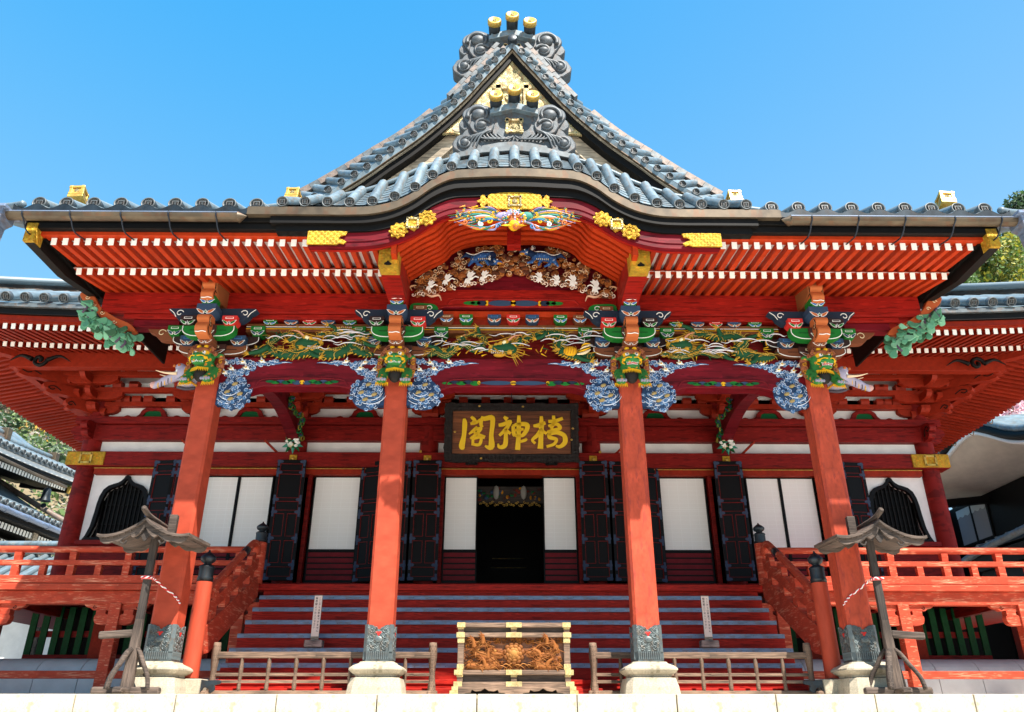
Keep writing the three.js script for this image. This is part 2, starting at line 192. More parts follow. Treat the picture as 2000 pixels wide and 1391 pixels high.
// surface nets over a field of coloured, smoothly joined shapes
function blobMesh(shapes, cell, kk = 0.03, paint) {
  const mn = V3(1e9, 1e9, 1e9), mx = V3(-1e9, -1e9, -1e9);
  for (const s of shapes) for (const p of [s.a, s.b || s.a]) { const r = Math.max(s.r, s.r2 || 0) * Math.max(1, ...(s.sc || [1])) + kk + cell * 2; mn.min(V3(p[0] - r, p[1] - r, p[2] - r)); mx.max(V3(p[0] + r, p[1] + r, p[2] + r)); }
  const nx = Math.ceil((mx.x - mn.x) / cell), ny = Math.ceil((mx.y - mn.y) / cell), nz = Math.ceil((mx.z - mn.z) / cell);
  const dist = (s, x, y, z) => { if (s.b) { const bx_ = s.b[0] - s.a[0], by = s.b[1] - s.a[1], bz = s.b[2] - s.a[2], l = bx_ * bx_ + by * by + bz * bz; const t = clamp(((x - s.a[0]) * bx_ + (y - s.a[1]) * by + (z - s.a[2]) * bz) / l, 0, 1); return Math.hypot(x - s.a[0] - bx_ * t, y - s.a[1] - by * t, z - s.a[2] - bz * t) - lerp(s.r, s.r2 === undefined ? s.r : s.r2, t); } const sc = s.sc || [1, 1, 1]; const dx = (x - s.a[0]) / sc[0], dy = (y - s.a[1]) / sc[1], dz = (z - s.a[2]) / sc[2]; return (Math.hypot(dx, dy, dz) - s.r) * Math.min(...sc); };
  const F = (x, y, z) => { let d = 1e9; for (const s of shapes) { if (s.cut) continue; const e = dist(s, x, y, z), k = s.k === undefined ? kk : s.k; if (d > 1e8) { d = e; continue; } const h = Math.max(k - Math.abs(d - e), 0) / k; d = Math.min(d, e) - h * h * k * 0.25; } for (const s of shapes) if (s.cut) d = Math.max(d, -dist(s, x, y, z)); return d; };
  const sx = nx + 1, sy = ny + 1, val = new Float32Array(sx * sy * (nz + 1)); for (let k = 0; k <= nz; k++) for (let j = 0; j <= ny; j++) for (let i = 0; i <= nx; i++) val[(k * sy + j) * sx + i] = F(mn.x + i * cell, mn.y + j * cell, mn.z + k * cell);
  const vid = new Int32Array(nx * ny * nz).fill(-1), pos = [], colr = [];
  const cor = [[0, 0, 0], [1, 0, 0], [0, 1, 0], [1, 1, 0], [0, 0, 1], [1, 0, 1], [0, 1, 1], [1, 1, 1]], edges = [[0, 1], [2, 3], [4, 5], [6, 7], [0, 2], [1, 3], [4, 6], [5, 7], [0, 4], [1, 5], [2, 6], [3, 7]];
  for (let k = 0; k < nz; k++) for (let j = 0; j < ny; j++) for (let i = 0; i < nx; i++) { const v = cor.map(c => val[((k + c[2]) * sy + j + c[1]) * sx + i + c[0]]); let m = 0; v.forEach((q, b) => { if (q < 0) m |= 1 << b; }); if (m === 0 || m === 255) continue; let x = 0, y = 0, z = 0, c = 0; for (const [a, b] of edges) if ((v[a] < 0) !== (v[b] < 0)) { const t = v[a] / (v[a] - v[b]); x += lerp(cor[a][0], cor[b][0], t); y += lerp(cor[a][1], cor[b][1], t); z += lerp(cor[a][2], cor[b][2], t); c++; } const X = mn.x + (i + x / c) * cell, Y = mn.y + (j + y / c) * cell, Z = mn.z + (k + z / c) * cell; vid[(k * ny + j) * nx + i] = pos.length / 3; pos.push(X, Y, Z); let bd = 1e9, bs = null; for (const s of shapes) { if (s.cut && Math.abs(dist(s, X, Y, Z)) > cell) continue; const e = s.cut ? -1e3 : dist(s, X, Y, Z); if (e < bd) { bd = e; bs = s; } } let cc = bs.c || C.green; if (paint) cc = paint(X, Y, Z, cc, bs) || cc; colr.push(cc.r, cc.g, cc.b); }
  const idx = [], q = (a, b, c, d, f) => { if (a < 0 || b < 0 || c < 0 || d < 0) return; f ? idx.push(a, b, c, a, c, d) : idx.push(a, c, b, a, d, c); }, id = (i, j, k) => vid[(k * ny + j) * nx + i], vv = (i, j, k) => val[(k * sy + j) * sx + i];
  for (let k = 1; k < nz; k++) for (let j = 1; j < ny; j++) for (let i = 1; i < nx; i++) { const a = vv(i, j, k) < 0; if (a !== (vv(i + 1, j, k) < 0)) q(id(i, j - 1, k - 1), id(i, j, k - 1), id(i, j, k), id(i, j - 1, k), a); if (a !== (vv(i, j + 1, k) < 0)) q(id(i - 1, j, k - 1), id(i - 1, j, k), id(i, j, k), id(i, j, k - 1), a); if (a !== (vv(i, j, k + 1) < 0)) q(id(i - 1, j - 1, k), id(i, j - 1, k), id(i, j, k), id(i - 1, j, k), a); }
  const g = new THREE.BufferGeometry(); g.setAttribute('position', new THREE.Float32BufferAttribute(pos, 3)); g.setAttribute('color', new THREE.Float32BufferAttribute(colr, 3)); g.setIndex(idx); g.computeVertexNormals(); return uvBox(g);
}

// ---- objects
const taken = {};
function numbered(name) { const n = taken[name] || 0; taken[name] = n + 1; return n ? name + '_' + String(n).padStart(3, '0') : name; }
function thing(name, label, category, group) { const o = new THREE.Group(); o.name = numbered(name); o.userData = { label, category }; if (group) o.userData.group = group; scene.add(o); return o; }
function setting(name) { const o = new THREE.Group(); o.name = numbered(name); o.userData = { kind: 'structure' }; scene.add(o); return o; }
function part(parent, name, geo, mat, label) {
  const m = new THREE.Mesh(Array.isArray(geo) ? mrg(geo) : geo, mat); if (!m.geometry.attributes.uv) uvBox(m.geometry);
  parent._n = parent._n || {}; const n = parent._n[name] || 0; parent._n[name] = n + 1; m.name = n ? name + '_' + String(n).padStart(3, '0') : name;
  m.castShadow = m.receiveShadow = true; if (label) m.userData.label = label; parent.add(m); return m;
}
function one(name, geo, mat, label, category, group) { const m = new THREE.Mesh(Array.isArray(geo) ? mrg(geo) : geo, mat); if (!m.geometry.attributes.uv) uvBox(m.geometry); m.name = numbered(name); m.castShadow = m.receiveShadow = true; if (label) m.userData = { label, category }; if (group) m.userData.group = group; scene.add(m); return m; }
const at = (m, x, y, z, rx = 0, ry = 0, rz = 0) => { m.position.set(x, y, z); m.rotation.set(rx, ry, rz, 'YXZ'); return m; };
const both = fn => { fn(-1); fn(1); };

// ------------------------------------------------------------------ ground, stone terrace
{
  const g = new THREE.PlaneGeometry(600, 600, 1, 1); g.rotateX(-PI / 2); uvBox(g);
  const m = one('courtyard_ground', g, M.gravel); m.position.set(0, -1.6, 0); m.userData = { kind: 'structure' };
  const t = setting('stone_terrace'), r = rng(5);
  part(t, 'terrace_core', ex(-30, 30, -1.59, -0.012, -30, 0.86), M.stone);
  // kerb course: long dressed blocks with open joints
  const zf = 1.2; let x = -30.03 + 0.14;
  const gs = [1.452, 1.449, 1.455].map((w, i) => rb(w, 0.268, 0.36, 0.012));
  for (let i = 0; i < 41; i++, x += 1.467) { const b = part(t, 'stone', gs[i % 3], M.stoneWarm); b.position.set(x + 0.734, -0.136 + (r() - 0.5) * 0.004, zf - 0.18 + (r() - 0.5) * 0.006); b.rotation.y = (i * 7) % 2 ? PI : 0; }
  const gl = [1.95, 1.7].map(w => rb(w, 0.27, 0.5, 0.014)); x = -29.4;
  for (let i = 0; i < 32; i++) { const w = [1.95, 1.7][(i * 5 + (i >> 2)) % 2], b = part(t, 'stone', gl[w > 1.8 ? 0 : 1], M.stone); b.position.set(x + w / 2, -0.411 + (r() - 0.5) * 0.004, zf - 0.19 + (r() - 0.5) * 0.01); x += w + 0.012; }
  part(t, 'lower_step', ex(-30, 30, -0.82, -0.552, 0.9, zf + 0.36), M.stone);
  part(t, 'lower_step', ex(-30, 30, -1.1, -0.824, 0.9, zf + 0.72), M.stone);
  part(t, 'lower_step', ex(-30, 30, -1.59, -1.104, 0.9, zf + 1.08), M.stone);
  // moss tufts in the joint
  for (const [mx, my] of [[-0.42, -0.265], [-0.26, -0.268], [2.55, -0.266]]) part(t, 'moss_tuft', col(sph(0.045, 0.018, 0.02, mx, my, zf + 0.055, 7), srgb('#6a6a2a')), M.paintedFlat);
}

// ------------------------------------------------------------------ staircase
{
  const s = thing('wooden_staircase', 'broad dark red wooden staircase with blue-grey metal nosings up to the hall doors', 'staircase');
  const W = 5.28, tr = 0.36, rz = 0.285;
  const gT = rex(-W, W, -0.035, 0.042, -0.34, 0.02, 0.008), gN = mrg([ex(-W, W, -0.032, 0.046, 0.022, 0.028), ex(-W, W, 0.044, 0.048, -0.05, 0.022)]), gR = ex(-W, W, -0.235, -0.037, -0.03, 0.0);
  const nail = []; for (let i = 0; i < 38; i++) nail.push(cyl(0.006, 0.006, 0.006, 6, -W + 0.15 + i * 0.28, 0.0 + (i % 2 ? 0.012 : -0.012), 0.03, PI / 2)); const gNail = mrg(nail);
  for (let k = 0; k < 7; k++) {
    const y = 1.954 - rz * k, z = -3.3 + tr * k;
    const t = part(s, 'tread', gT, M.stair); t.position.set(0, y, z);
    if (k < 6) { const n = part(t, 'metal_nosing', gN, M.nosing); part(t, 'nail_row', gNail, M.iron); }
    const rr = part(s, 'riser', gR, M.stair); rr.position.set(0, y, z);
  }
  part(s, 'bottom_sill', rex(-W, W, 0.0, 0.13, -1.16, -0.62, 0.01), M.stair);
  part(s, 'underside_board', ex(-W, W, 0, 0.06, -3.4, -1.2), M.hallDark);
  part(s, 'upper_riser', ex(-W, W, 1.99, 2.13, -3.56, -3.52), M.stair);
}
// ------------------------------------------------------------------ stair railings
function finialGeo(h, r) { return lathe([[0.0, h], [0.012, h * 0.985], [0.02, h * 0.93], [r * 0.55, h * 0.86], [r * 0.95, h * 0.77], [r * 1.0, h * 0.7], [r * 0.86, h * 0.62], [r * 0.5, h * 0.565], [r * 0.5, h * 0.535], [r * 0.8, h * 0.5], [r * 0.98, h * 0.46], [r * 1.0, h * 0.42], [r * 0.94, h * 0.40], [r * 0.94, h * 0.14], [r * 1.03, h * 0.12], [r * 1.03, h * 0.0], [0, 0]], 22); }
both(sd => {
  const s = thing('stair_railing', sd < 0 ? 'shaded red stair railing with bronze-capped newel posts on the left of the steps' : 'partly sunlit red stair railing with bronze-capped newel posts on the right of the steps', 'railing', 'railings beside the staircase');
  const m = M.rail, X = 5.42 * sd;
  const n1_ = part(s, 'newel_post', tf(cyl(0.138, 0.148, 1.56, 24), X, 1.06, -0.45), M.column);
  part(n1_, 'finial', tf(finialGeo(0.56, 0.135), X, 1.845, -0.45), M.finial);
  const n2_ = part(s, 'newel_post', tf(cyl(0.135, 0.14, 0.86, 24), X, 2.67, -3.3), M.rail);
  part(n2_, 'finial', tf(finialGeo(0.46, 0.125), X, 3.1, -3.3), M.finial);
  part(s, 'newel_base', [rb(0.62, 0.24, 0.62, 0.02, X, 0.14, -0.45)], M.baseStone);
  part(s, 'base_mount', [ext(blob([[-0.2, 0.1], [0, 0.1], [0.2, 0.1], [0.2, 0.06], [0.1, 0.03], [0.12, -0.03], [0.05, -0.08], [0.02, -0.02], [-0.06, 0.0], [-0.1, -0.06], [-0.2, -0.1]].map(q => [-sd * q[0], q[1]]), 40), 0.03, 0.004)].map(g => tf(g, X - sd * 0.42, 0.13, -0.2)), M.finial);
  // hand rail: swept up in a hump by the upper post
  part(s, 'hand_rail', tube([[X, 2.86, -3.2], [X, 3.0, -3.08], [X, 3.02, -2.92], [X, 2.86, -2.6], [X, 1.66, -0.6]], 0.075, 40, 10), m);
  part(s, 'metal_sleeve', tube([[X, 2.79, -2.48], [X, 2.67, -2.28]], 0.081, 2, 12), M.finial);
  const slope = (y0, y1, z0, z1, h, w) => extX([[z0, y0], [z1, y1], [z1, y1 + h], [z0, y0 + h]], w, X, 0.008);
  part(s, 'middle_rail', slope(2.56, 1.28, -3.2, -0.6, 0.2, 0.1), m);
  part(s, 'stringer', extX([[-3.3, 1.98], [-0.95, 0.72], [-0.72, 0.68], [-0.58, 0.78], [-0.55, 1.08], [-3.3, 2.42]], 0.15, X, 0.01), m);
  for (const t of [0.14, 0.38, 0.62, 0.86]) { const z = lerp(-3.2, -0.6, t), y = lerp(2.2, 0.92, t); part(s, 'baluster', [extX([[z - 0.11, y + 0.16], [z + 0.11, y + 0.05], [z + 0.11, y + 0.32], [z - 0.11, y + 0.42]], 0.11, X, 0.005)], m); part(s, 'baluster', [extX([[z - 0.13, y + 0.58], [z + 0.13, y + 0.45], [z + 0.1, y + 0.68], [z - 0.1, y + 0.8]], 0.1, X, 0.005)], m); }
});

// ------------------------------------------------------------------ main hall
const hall = thing('temple_hall', 'large vermilion temple hall with white plaster panels and black doors behind the porch', 'temple');
const ZW = -6.5;
{
  const h = hall;
  // structural skeleton and core walls
  const colX = [-11.3, -5.75, -2.2, 2.2, 5.75, 11.3];
  for (const x of colX) part(h, 'column', tf(cyl(0.25, 0.26, 6.2, 28), x, 5.2, ZW), M.hallDark);
  for (const x of [-11.3, 11.3]) for (const z of [-12, -17.5]) part(h, 'column', tf(cyl(0.25, 0.26, 6.2, 20), x, 5.2, z), M.hallDark);
  // long beams
  part(h, 'lower_tie_beam', rex(-11.7, 11.7, 5.68, 6.08, ZW - 0.1, ZW + 0.33, 0.012), M.hallDark);
  part(h, 'door_lintel', rex(-11.0, 11.0, 5.50, 5.665, ZW - 0.12, ZW + 0.2, 0.01), M.hall);
  part(h, 'lintel_strip', ex(-11.0, 11.0, 5.645, 5.662, ZW + 0.203, ZW + 0.225), M.goldPlain);
  part(h, 'upper_tie_beam', rex(-11.5, 11.5, 6.44, 6.86, ZW - 0.1, ZW + 0.22, 0.012), M.hallDark);
  part(h, 'wall_plate', rex(-11.75, 11.75, 6.872, 7.07, ZW - 0.3, ZW + 0.32, 0.012), M.hallDark);
  part(h, 'ground_beam', rex(-11.3, 11.3, 2.3, 2.72, ZW - 0.15, ZW + 0.2), M.hallDark);
  both(s => { part(h, 'side_tie_beam', ex(s * 11.18, s * 11.52, 5.68, 6.08, -20, ZW - 0.12), M.hallDark); part(h, 'side_tie_beam', ex(s * 11.2, s * 11.5, 6.44, 7.07, -20, ZW - 0.32), M.hallDark); part(h, 'side_wall', ex(s * 11.24, s * 11.36, 2.3, 9.2, -20, ZW - 0.14), M.white); });
  // plaster band between the two tie beams
  for (let i = 0; i < 5; i++) part(h, 'plaster_panel', ex(colX[i] + 0.2, colX[i + 1] - 0.2, 6.06, 6.46, ZW - 0.06, ZW + 0.02), M.white);
  // slim prop sticks in front of the band
  for (const [x, s] of [[-8.55, 1], [-6.35, 1], [6.35, -1], [8.4, -1], [-2.95, 1], [2.95, -1]]) part(h, 'prop_stick', bx(0.05, 0.62, 0.05, x, 6.2, ZW + 0.26, 0.55, 0, s * 0.75), M.hall);
  // frieze with frog-leg struts
  part(h, 'frieze_plaster', ex(-11.3, 11.3, 7.06, 8.6, ZW - 0.08, ZW), M.white);
  const leg = (s) => ext(blob([[0, 0.31], [s * 0.18, 0.31], [s * 0.3, 0.24], [s * 0.36, 0.12], [s * 0.5, 0.03], [s * 0.66, 0.09], [s * 0.76, 0.06], [s * 0.84, 0.0], [s * 0.34, 0.0], [s * 0.25, 0.1], [s * 0.2, 0.2], [s * 0.1, 0.235], [0, 0.24]], 44), 0.1, 0.006);
  const gLeg = mrg([leg(1), leg(-1)]), gFill = ext(blob([[-0.3, 0], [-0.23, 0.14], [-0.16, 0.24], [0.16, 0.24], [0.23, 0.14], [0.3, 0]], 30), 0.03);
  for (const x of [-9.8, -7.15, -4.0, 4.0, 7.15, 9.8, -0.0]) { const f = part(h, 'frog_leg_strut', gLeg, M.hallDark); f.position.set(x, 7.075, ZW + 0.08); part(f, 'green_infill', col(gFill.clone(), C.dgreen), M.paintedFlat); }
  // bracket tiers: beams stepping outwards, with blocks between
  const tiers = [[7.42, 0.10], [7.72, 0.42], [8.02, 0.82]];
  tiers.forEach(([y, o], i) => part(h, 'bracket_beam', rex(-11.4 - o, 11.4 + o, y, y + 0.13, ZW + o - 0.09, ZW + o + 0.09, 0.008), M.hall));
  const block = (w, hh) => extX([[-w / 2, hh], [w / 2, hh], [w / 2, hh * 0.5], [w * 0.34, 0], [-w * 0.34, 0], [-w / 2, hh * 0.5]], w);
  const gBlock = mrg(block(0.24, 0.16)), arm = (L, hh, d) => ext([[-L / 2, hh], [L / 2, hh], [L / 2, hh * 0.55], [L * 0.42, hh * 0.2], [L * 0.3, 0], [-L * 0.3, 0], [-L * 0.42, hh * 0.2], [-L / 2, hh * 0.55]], d, 0.006);
  const gArm1 = arm(1.0, 0.2, 0.14), gArm2 = arm(1.35, 0.2, 0.14), gOut = L => extX([[0, 0.2], [L, 0.2], [L, 0.12], [L - 0.08, 0.03], [L - 0.18, 0], [0, 0]], 0.14);
  const gO = [gOut(0.55), gOut(0.98), gOut(1.4)], gDaito = mrg(block(0.46, 0.26));
  const gNose = extX(blob([[-0.1, 0.2], [0.2, 0.22], [0.34, 0.17], [0.38, 0.06], [0.31, -0.02], [0.24, 0.02], [0.27, -0.1], [0.19, -0.19], [0.06, -0.2], [-0.1, -0.2]], 32), 0.17, 0, 0.005);
  for (const x of [...colX.slice(1, 5), -8.5, 8.5]) {
    const b = part(h, 'bracket_set', gDaito, M.hall); b.position.set(x, 7.08, ZW + 0.06);
    const add = (n, g, px, py, pz) => { const m = part(b, n, g, M.hall); m.position.set(px, py, pz); };
    tiers.forEach(([y, o], i) => { add('bracket_arm', i ? gArm2 : gArm1, 0, y - 7.08 - 0.2 - 0.001, o - 0.02); add('projecting_arm', gO[i], 0, y - 7.08 - 0.199, -0.05); for (const s of [-0.44, 0, 0.44]) add('bracket_block', gBlock, s * (i ? 1.25 : 1), y - 7.08 + 0.131, o); });
    if (Math.abs(x) > 5) add('cloud_nose', gNose, 0, 0.62, 1.2);
  }
  for (let x = -10.6; x < 10.7; x += 0.62) tiers.slice(0, 2).forEach(([y, o], i) => { if (Math.abs(Math.abs(x) - 5.75) < 0.7) return; const m = part(h, 'bracket_block', gBlock, M.hall); m.position.set(x + (i ? 0.31 : 0), y + 0.131, ZW + o); });
  tiers.forEach(([y, o], i) => { if (i < 2) part(h, 'plaster_strip', ex(-11.2, 11.2, y + 0.12, y + 0.32, ZW + o - 0.16, ZW + o - 0.1), M.white); });
  // corner bracket cluster: stepped arms to front, side and diagonal
  both(s => {
    const b = part(h, 'corner_bracket_set', tf(gDaito.clone(), s * 11.3, 7.08, ZW), M.hall);
    tiers.forEach(([y, o], i) => {
      const dg = (L, yy, w) => tf(extX(blob([[0, 0.26], [L * 0.9, 0.26], [L, 0.2], [L * 0.99, 0.1], [L * 0.92, 0.07], [L * 0.95, 0.0], [L * 0.86, -0.05], [L * 0.7, 0], [0, 0]], 34), w), s * 11.3, yy, ZW, 0, s * PI / 4, 0);
      const L = (0.75 + o * 1.9); const d = part(b, 'diagonal_arm', dg(L, y - 0.22, 0.22), M.hall); part(d, 'painted_scroll', tf(tube([[0.115, y - 0.13, L * 0.72], [0.118, y - 0.05, L * 0.84], [0.118, y - 0.11, L * 0.92], [0.118, y - 0.16, L * 0.86], [0.118, y - 0.12, L * 0.82]].map(p => [-s * p[0], p[1], p[2]]), 0.014, 18, 5), s * 11.3, 0, ZW, 0, s * PI / 4, 0), M.black);
      part(b, 'projecting_arm', tf(gO[i].clone(), s * 11.3, y - 0.2, ZW - 0.05), M.hall); part(b, 'projecting_arm', tf(gO[i].clone(), s * 11.3, y - 0.2, ZW, 0, s * PI / 2, 0), M.hall);
      for (const [bx_, bz] of [[0, o], [-s * 0.55, o], [s * o, 0], [s * (0.2 + o * 1.2), 0.2 + o * 1.2], [-s * 1.0, o], [s * 0.6, o]]) part(b, 'bracket_block', tf(gBlock.clone(), s * 11.3 + bx_, y + 0.131, ZW + bz), M.hall);
      part(b, 'bracket_arm', tf((i ? gArm2 : gArm1).clone(), s * 11.25, y - 0.2, ZW + o - 0.02), M.hall); part(b, 'bracket_arm', tf((i ? gArm2 : gArm1).clone(), s * (11.3 + o), y - 0.2, ZW, 0, PI / 2, 0), M.hall);
      for (let z = ZW - 0.6; z > -18; z -= 0.62) part(h, 'side_bracket_block', gBlock, M.hall).position.set(s * (11.3 + o), y + 0.131, z);
      part(h, 'side_bracket_beam', rex(s * (11.3 + o - 0.09), s * (11.3 + o + 0.09), y, y + 0.13, -20, ZW + o - 0.095, 0.008), M.hall);
    });
    // beam noses at the top of the corner column
    part(b, 'beam_nose', tf(gNose.clone(), s * 11.3, 6.66, ZW + 0.3), M.hallDark); part(b, 'beam_nose', tf(gNose.clone(), s * 11.55, 6.66, ZW, 0, s * PI / 2, 0), M.hallDark);
    for (const [px, pz, ry] of [[s * 11.3 - 0.092, ZW + 0.3, 0]]) part(b, 'painted_scroll', tf(tube([[0, 6.55, 0.05], [0, 6.72, 0.12], [0, 6.78, 0.24], [0, 6.7, 0.3], [0, 6.64, 0.25], [0, 6.68, 0.2]], 0.016, 20, 5), px, 0, pz), M.black);
    // gold corner caps
    part(h, 'gold_corner_cap', [rex(s * 10.72, s * 11.72, 5.70, 6.06, ZW - 0.3, ZW + 0.36, 0.01)], M.gold);
    part(h, 'gold_crest', mrg([[-0.14, 0, 0.05, 0.3], [0.14, 0, 0.05, 0.3], [0, 0.12, 0.3, 0.05], [0, -0.12, 0.3, 0.05]].map(([a, c, w, hh]) => bx(w, hh, 0.03, s * 11.2 + a, 5.88 + c, ZW + 0.37))), M.goldPlain);
  });
  for (const x of colX.slice(1, 5)) { const g = part(h, 'gold_fitting', rb(0.2, 0.22, 0.03, 0.01, x, 5.88, ZW + 0.345), M.gold); part(g, 'boss', tf(new THREE.SphereGeometry(0.05, 10, 6), x, 5.88, ZW + 0.36), M.goldPlain); }
  for (const x of [-2.55, 2.55, -8.6, 8.6]) part(h, 'latch', bx(0.06, 0.07, 0.06, x + (x < 0 ? 0.15 : -0.15), 6.1, ZW + 0.3), M.goldPlain);

  // ---- interior
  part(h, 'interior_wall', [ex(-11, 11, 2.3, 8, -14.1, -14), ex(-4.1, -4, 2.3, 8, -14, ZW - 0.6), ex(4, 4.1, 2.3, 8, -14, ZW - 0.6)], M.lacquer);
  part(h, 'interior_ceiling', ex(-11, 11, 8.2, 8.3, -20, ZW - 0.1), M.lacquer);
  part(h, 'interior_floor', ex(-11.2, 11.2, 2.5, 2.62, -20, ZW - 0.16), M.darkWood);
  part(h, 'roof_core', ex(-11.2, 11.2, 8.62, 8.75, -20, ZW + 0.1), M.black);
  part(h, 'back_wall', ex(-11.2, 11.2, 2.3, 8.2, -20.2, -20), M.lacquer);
  const altar = part(h, 'altar', [ex(-1.6, 1.6, 2.62, 3.4, -13.6, -12.4), ex(-1.1, 1.1, 3.4, 4.2, -13.8, -13)], M.lacquer);
  for (const [y, w, z] of [[3.42, 0.7, -12.38], [4.22, 0.6, -12.95], [4.5, 0.55, -12.8]]) part(altar, 'gilded_moulding', ex(-w, w, y, y + 0.022, z - 0.05, z), M.goldOld);
  { const r = rng(8), gs = []; for (let i = 0; i < 26; i++) gs.push(tube(spiral(-0.8 + i * 0.064, 5.0 + 0.05 * Math.sin(i * 1.7), ZW - 0.9, 0.035 + r() * 0.02, 1.1, r() * 6, i % 2 ? 1 : -1, 10), 0.009, 12, 4)); part(h, 'gilded_transom_carving', gs, M.goldPlain); part(h, 'transom_panel', ex(-1.0, 1.0, 5.04, 5.5, ZW - 1.0, ZW - 0.95), M.darkWood);
    const fl = []; for (let i = 0; i < 40; i++) { const x = (r() - 0.5) * 1.7, y = 5.12 + r() * 0.34; fl.push(col(sph(0.03 + r() * 0.05, 0.03 + r() * 0.03, 0.03, x, y, ZW - 0.93, 6), [C.dgreen, C.brown, C.ochre, C.maroon, C.blue][i % 5])); } for (const x of [-0.38, 0.38]) fl.push(col(sph(0.09, 0.2, 0.05, x, 5.32, ZW - 0.9, 8), srgb('#8c8880'))); part(h, 'transom_figures', fl, M.paintedFlat); }
  // ---- shoji and doors
  function shoji(x0, x1, boards) {
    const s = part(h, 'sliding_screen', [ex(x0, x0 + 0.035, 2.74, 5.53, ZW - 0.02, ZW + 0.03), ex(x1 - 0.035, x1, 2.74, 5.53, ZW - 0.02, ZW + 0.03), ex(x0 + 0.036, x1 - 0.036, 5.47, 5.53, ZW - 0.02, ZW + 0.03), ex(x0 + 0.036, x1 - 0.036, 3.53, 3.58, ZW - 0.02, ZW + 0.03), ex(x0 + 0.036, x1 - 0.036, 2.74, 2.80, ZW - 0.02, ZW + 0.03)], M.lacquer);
    const p = part(s, 'paper', ex(x0 + 0.03, x1 - 0.03, 3.575, 5.475, ZW - 0.006, ZW + 0.004), M.paper);
    const g = [], nx = Math.round((x1 - x0) / 0.26), ny = 17; for (let i = 1; i < nx; i++) g.push(ex(lerp(x0, x1, i / nx) - 0.006, lerp(x0, x1, i / nx) + 0.006, 3.58, 5.47, ZW + 0.004, ZW + 0.0055)); for (let j = 1; j < ny; j++) g.push(ex(x0 + 0.036, x1 - 0.036, lerp(3.58, 5.47, j / ny) - 0.005, lerp(3.58, 5.47, j / ny) + 0.005, ZW + 0.0042, ZW + 0.006)); g.push(ex(x0 + 0.036, x1 - 0.036, 4.62, 4.64, ZW + 0.004, ZW + 0.007)); part(s, 'paper_seams', g, M.paperEdge);
    for (let j = 0; j < 5; j++) part(s, 'skirting_board', ex(x0 + 0.036, x1 - 0.036, 2.815 + j * 0.145, 2.92 + j * 0.145, ZW - 0.012, ZW + 0.012), M.maroon);
    part(s, 'skirting_back', ex(x0 + 0.036, x1 - 0.036, 2.8, 3.53, ZW - 0.02, ZW - 0.014), M.lacquer);
  }
  both(s => { const R = (a, b) => s < 0 ? [-b, -a] : [a, b]; shoji(...R(0.86, 1.74)); shoji(...R(3.96, 5.2)); shoji(...R(6.28, 7.19)); shoji(...R(7.2, 8.12)); });
  // folding door leaves
  const LW = 0.74, LH = 3.08;
  const fr = [ex(-LW / 2, -LW / 2 + 0.08, 0, LH, -0.03, 0.03), ex(LW / 2 - 0.08, LW / 2, 0, LH, -0.03, 0.03)], pan = [], bead = [], fit = [];
  const railY = [0, 0.36, 1.26, 1.92, 2.02, 2.28, 2.86, 3.0];
  const rails = [[0, 0.09], [0.33, 0.42], [0.98, 1.08], [1.66, 1.74], [1.98, 2.06], [2.7, 2.78], [2.98, 3.08]];
  rails.forEach(([a, b]) => fr.push(ex(-LW / 2 + 0.081, LW / 2 - 0.081, a, b, -0.03, 0.03)));
  for (let i = 0; i < rails.length - 1; i++) { const a = rails[i][1], b = rails[i + 1][0]; pan.push(ex(-LW / 2 + 0.07, LW / 2 - 0.07, a - 0.01, b + 0.01, -0.012, 0.005)); const bd = (x0, x1) => { bead.push(ex(x0, x1, a, a + 0.012, 0.006, 0.024), ex(x0, x1, b - 0.012, b, 0.006, 0.024), ex(x0, x0 + 0.012, a + 0.012, b - 0.012, 0.006, 0.024), ex(x1 - 0.012, x1, a + 0.012, b - 0.012, 0.006, 0.024)); }; if (i === 1 || i === 2) { fr.push(ex(-0.035, 0.035, a, b, -0.03, 0.03)); bd(-LW / 2 + 0.081, -0.036); bd(0.036, LW / 2 - 0.081); } else bd(-LW / 2 + 0.081, LW / 2 - 0.081); }
  const cap = (x, y, w, hh) => ext(blob([[-w / 2, -hh / 2], [w / 2 - 0.04, -hh / 2], [w / 2 - 0.02, 0.0], [w / 2 - 0.04, hh / 2], [-w / 2, hh / 2]], 20), 0.008).translate(x, y, 0.036);
  for (const [a, b] of rails) both(s => { const y = (a + b) / 2; let g = cap(-LW / 2 + 0.09, y, 0.17, 0.06); if (s > 0) g = mir(g); fit.push(g); fit.push(ex(s * (LW / 2 - 0.04) - 0.028, s * (LW / 2 - 0.04) + 0.028, Math.max(0.002, y - 0.12), Math.min(LH - 0.002, y + 0.12), 0.031, 0.0385)); });
  const gF = mrg(fr), gB = mrg(bead), gFit = mrg(fit);
  function leaf(x, z, ry, n) { const d = part(h, 'door_leaf', gF, M.lacquer); at(d, x, 2.74, z, 0, ry); for (const g of pan) part(d, 'door_panel', g, M.lacquer); part(d, 'red_beading', gB, M.hallDark); part(d, 'metal_fittings', gFit, M.ironBlue); }
  both(s => { leaf(s * 2.18, ZW + 0.42, s * -0.05); leaf(s * 2.98, ZW + 0.36, s * 0.05); leaf(s * 3.58, ZW + 0.3, s * 0.32); leaf(s * 5.74, ZW + 0.42, s * -0.04); leaf(s * 9.0, ZW + 0.36, s * 0.1); leaf(s * 8.5, ZW + 0.3, s * -0.3); for (const x of [5.3, 3.9, 1.8]) part(h, 'door_jamb', rex(s * (x - 0.05), s * (x + 0.05), 2.72, 5.5, ZW - 0.1, ZW + 0.14, 0.006), M.hallDark); });
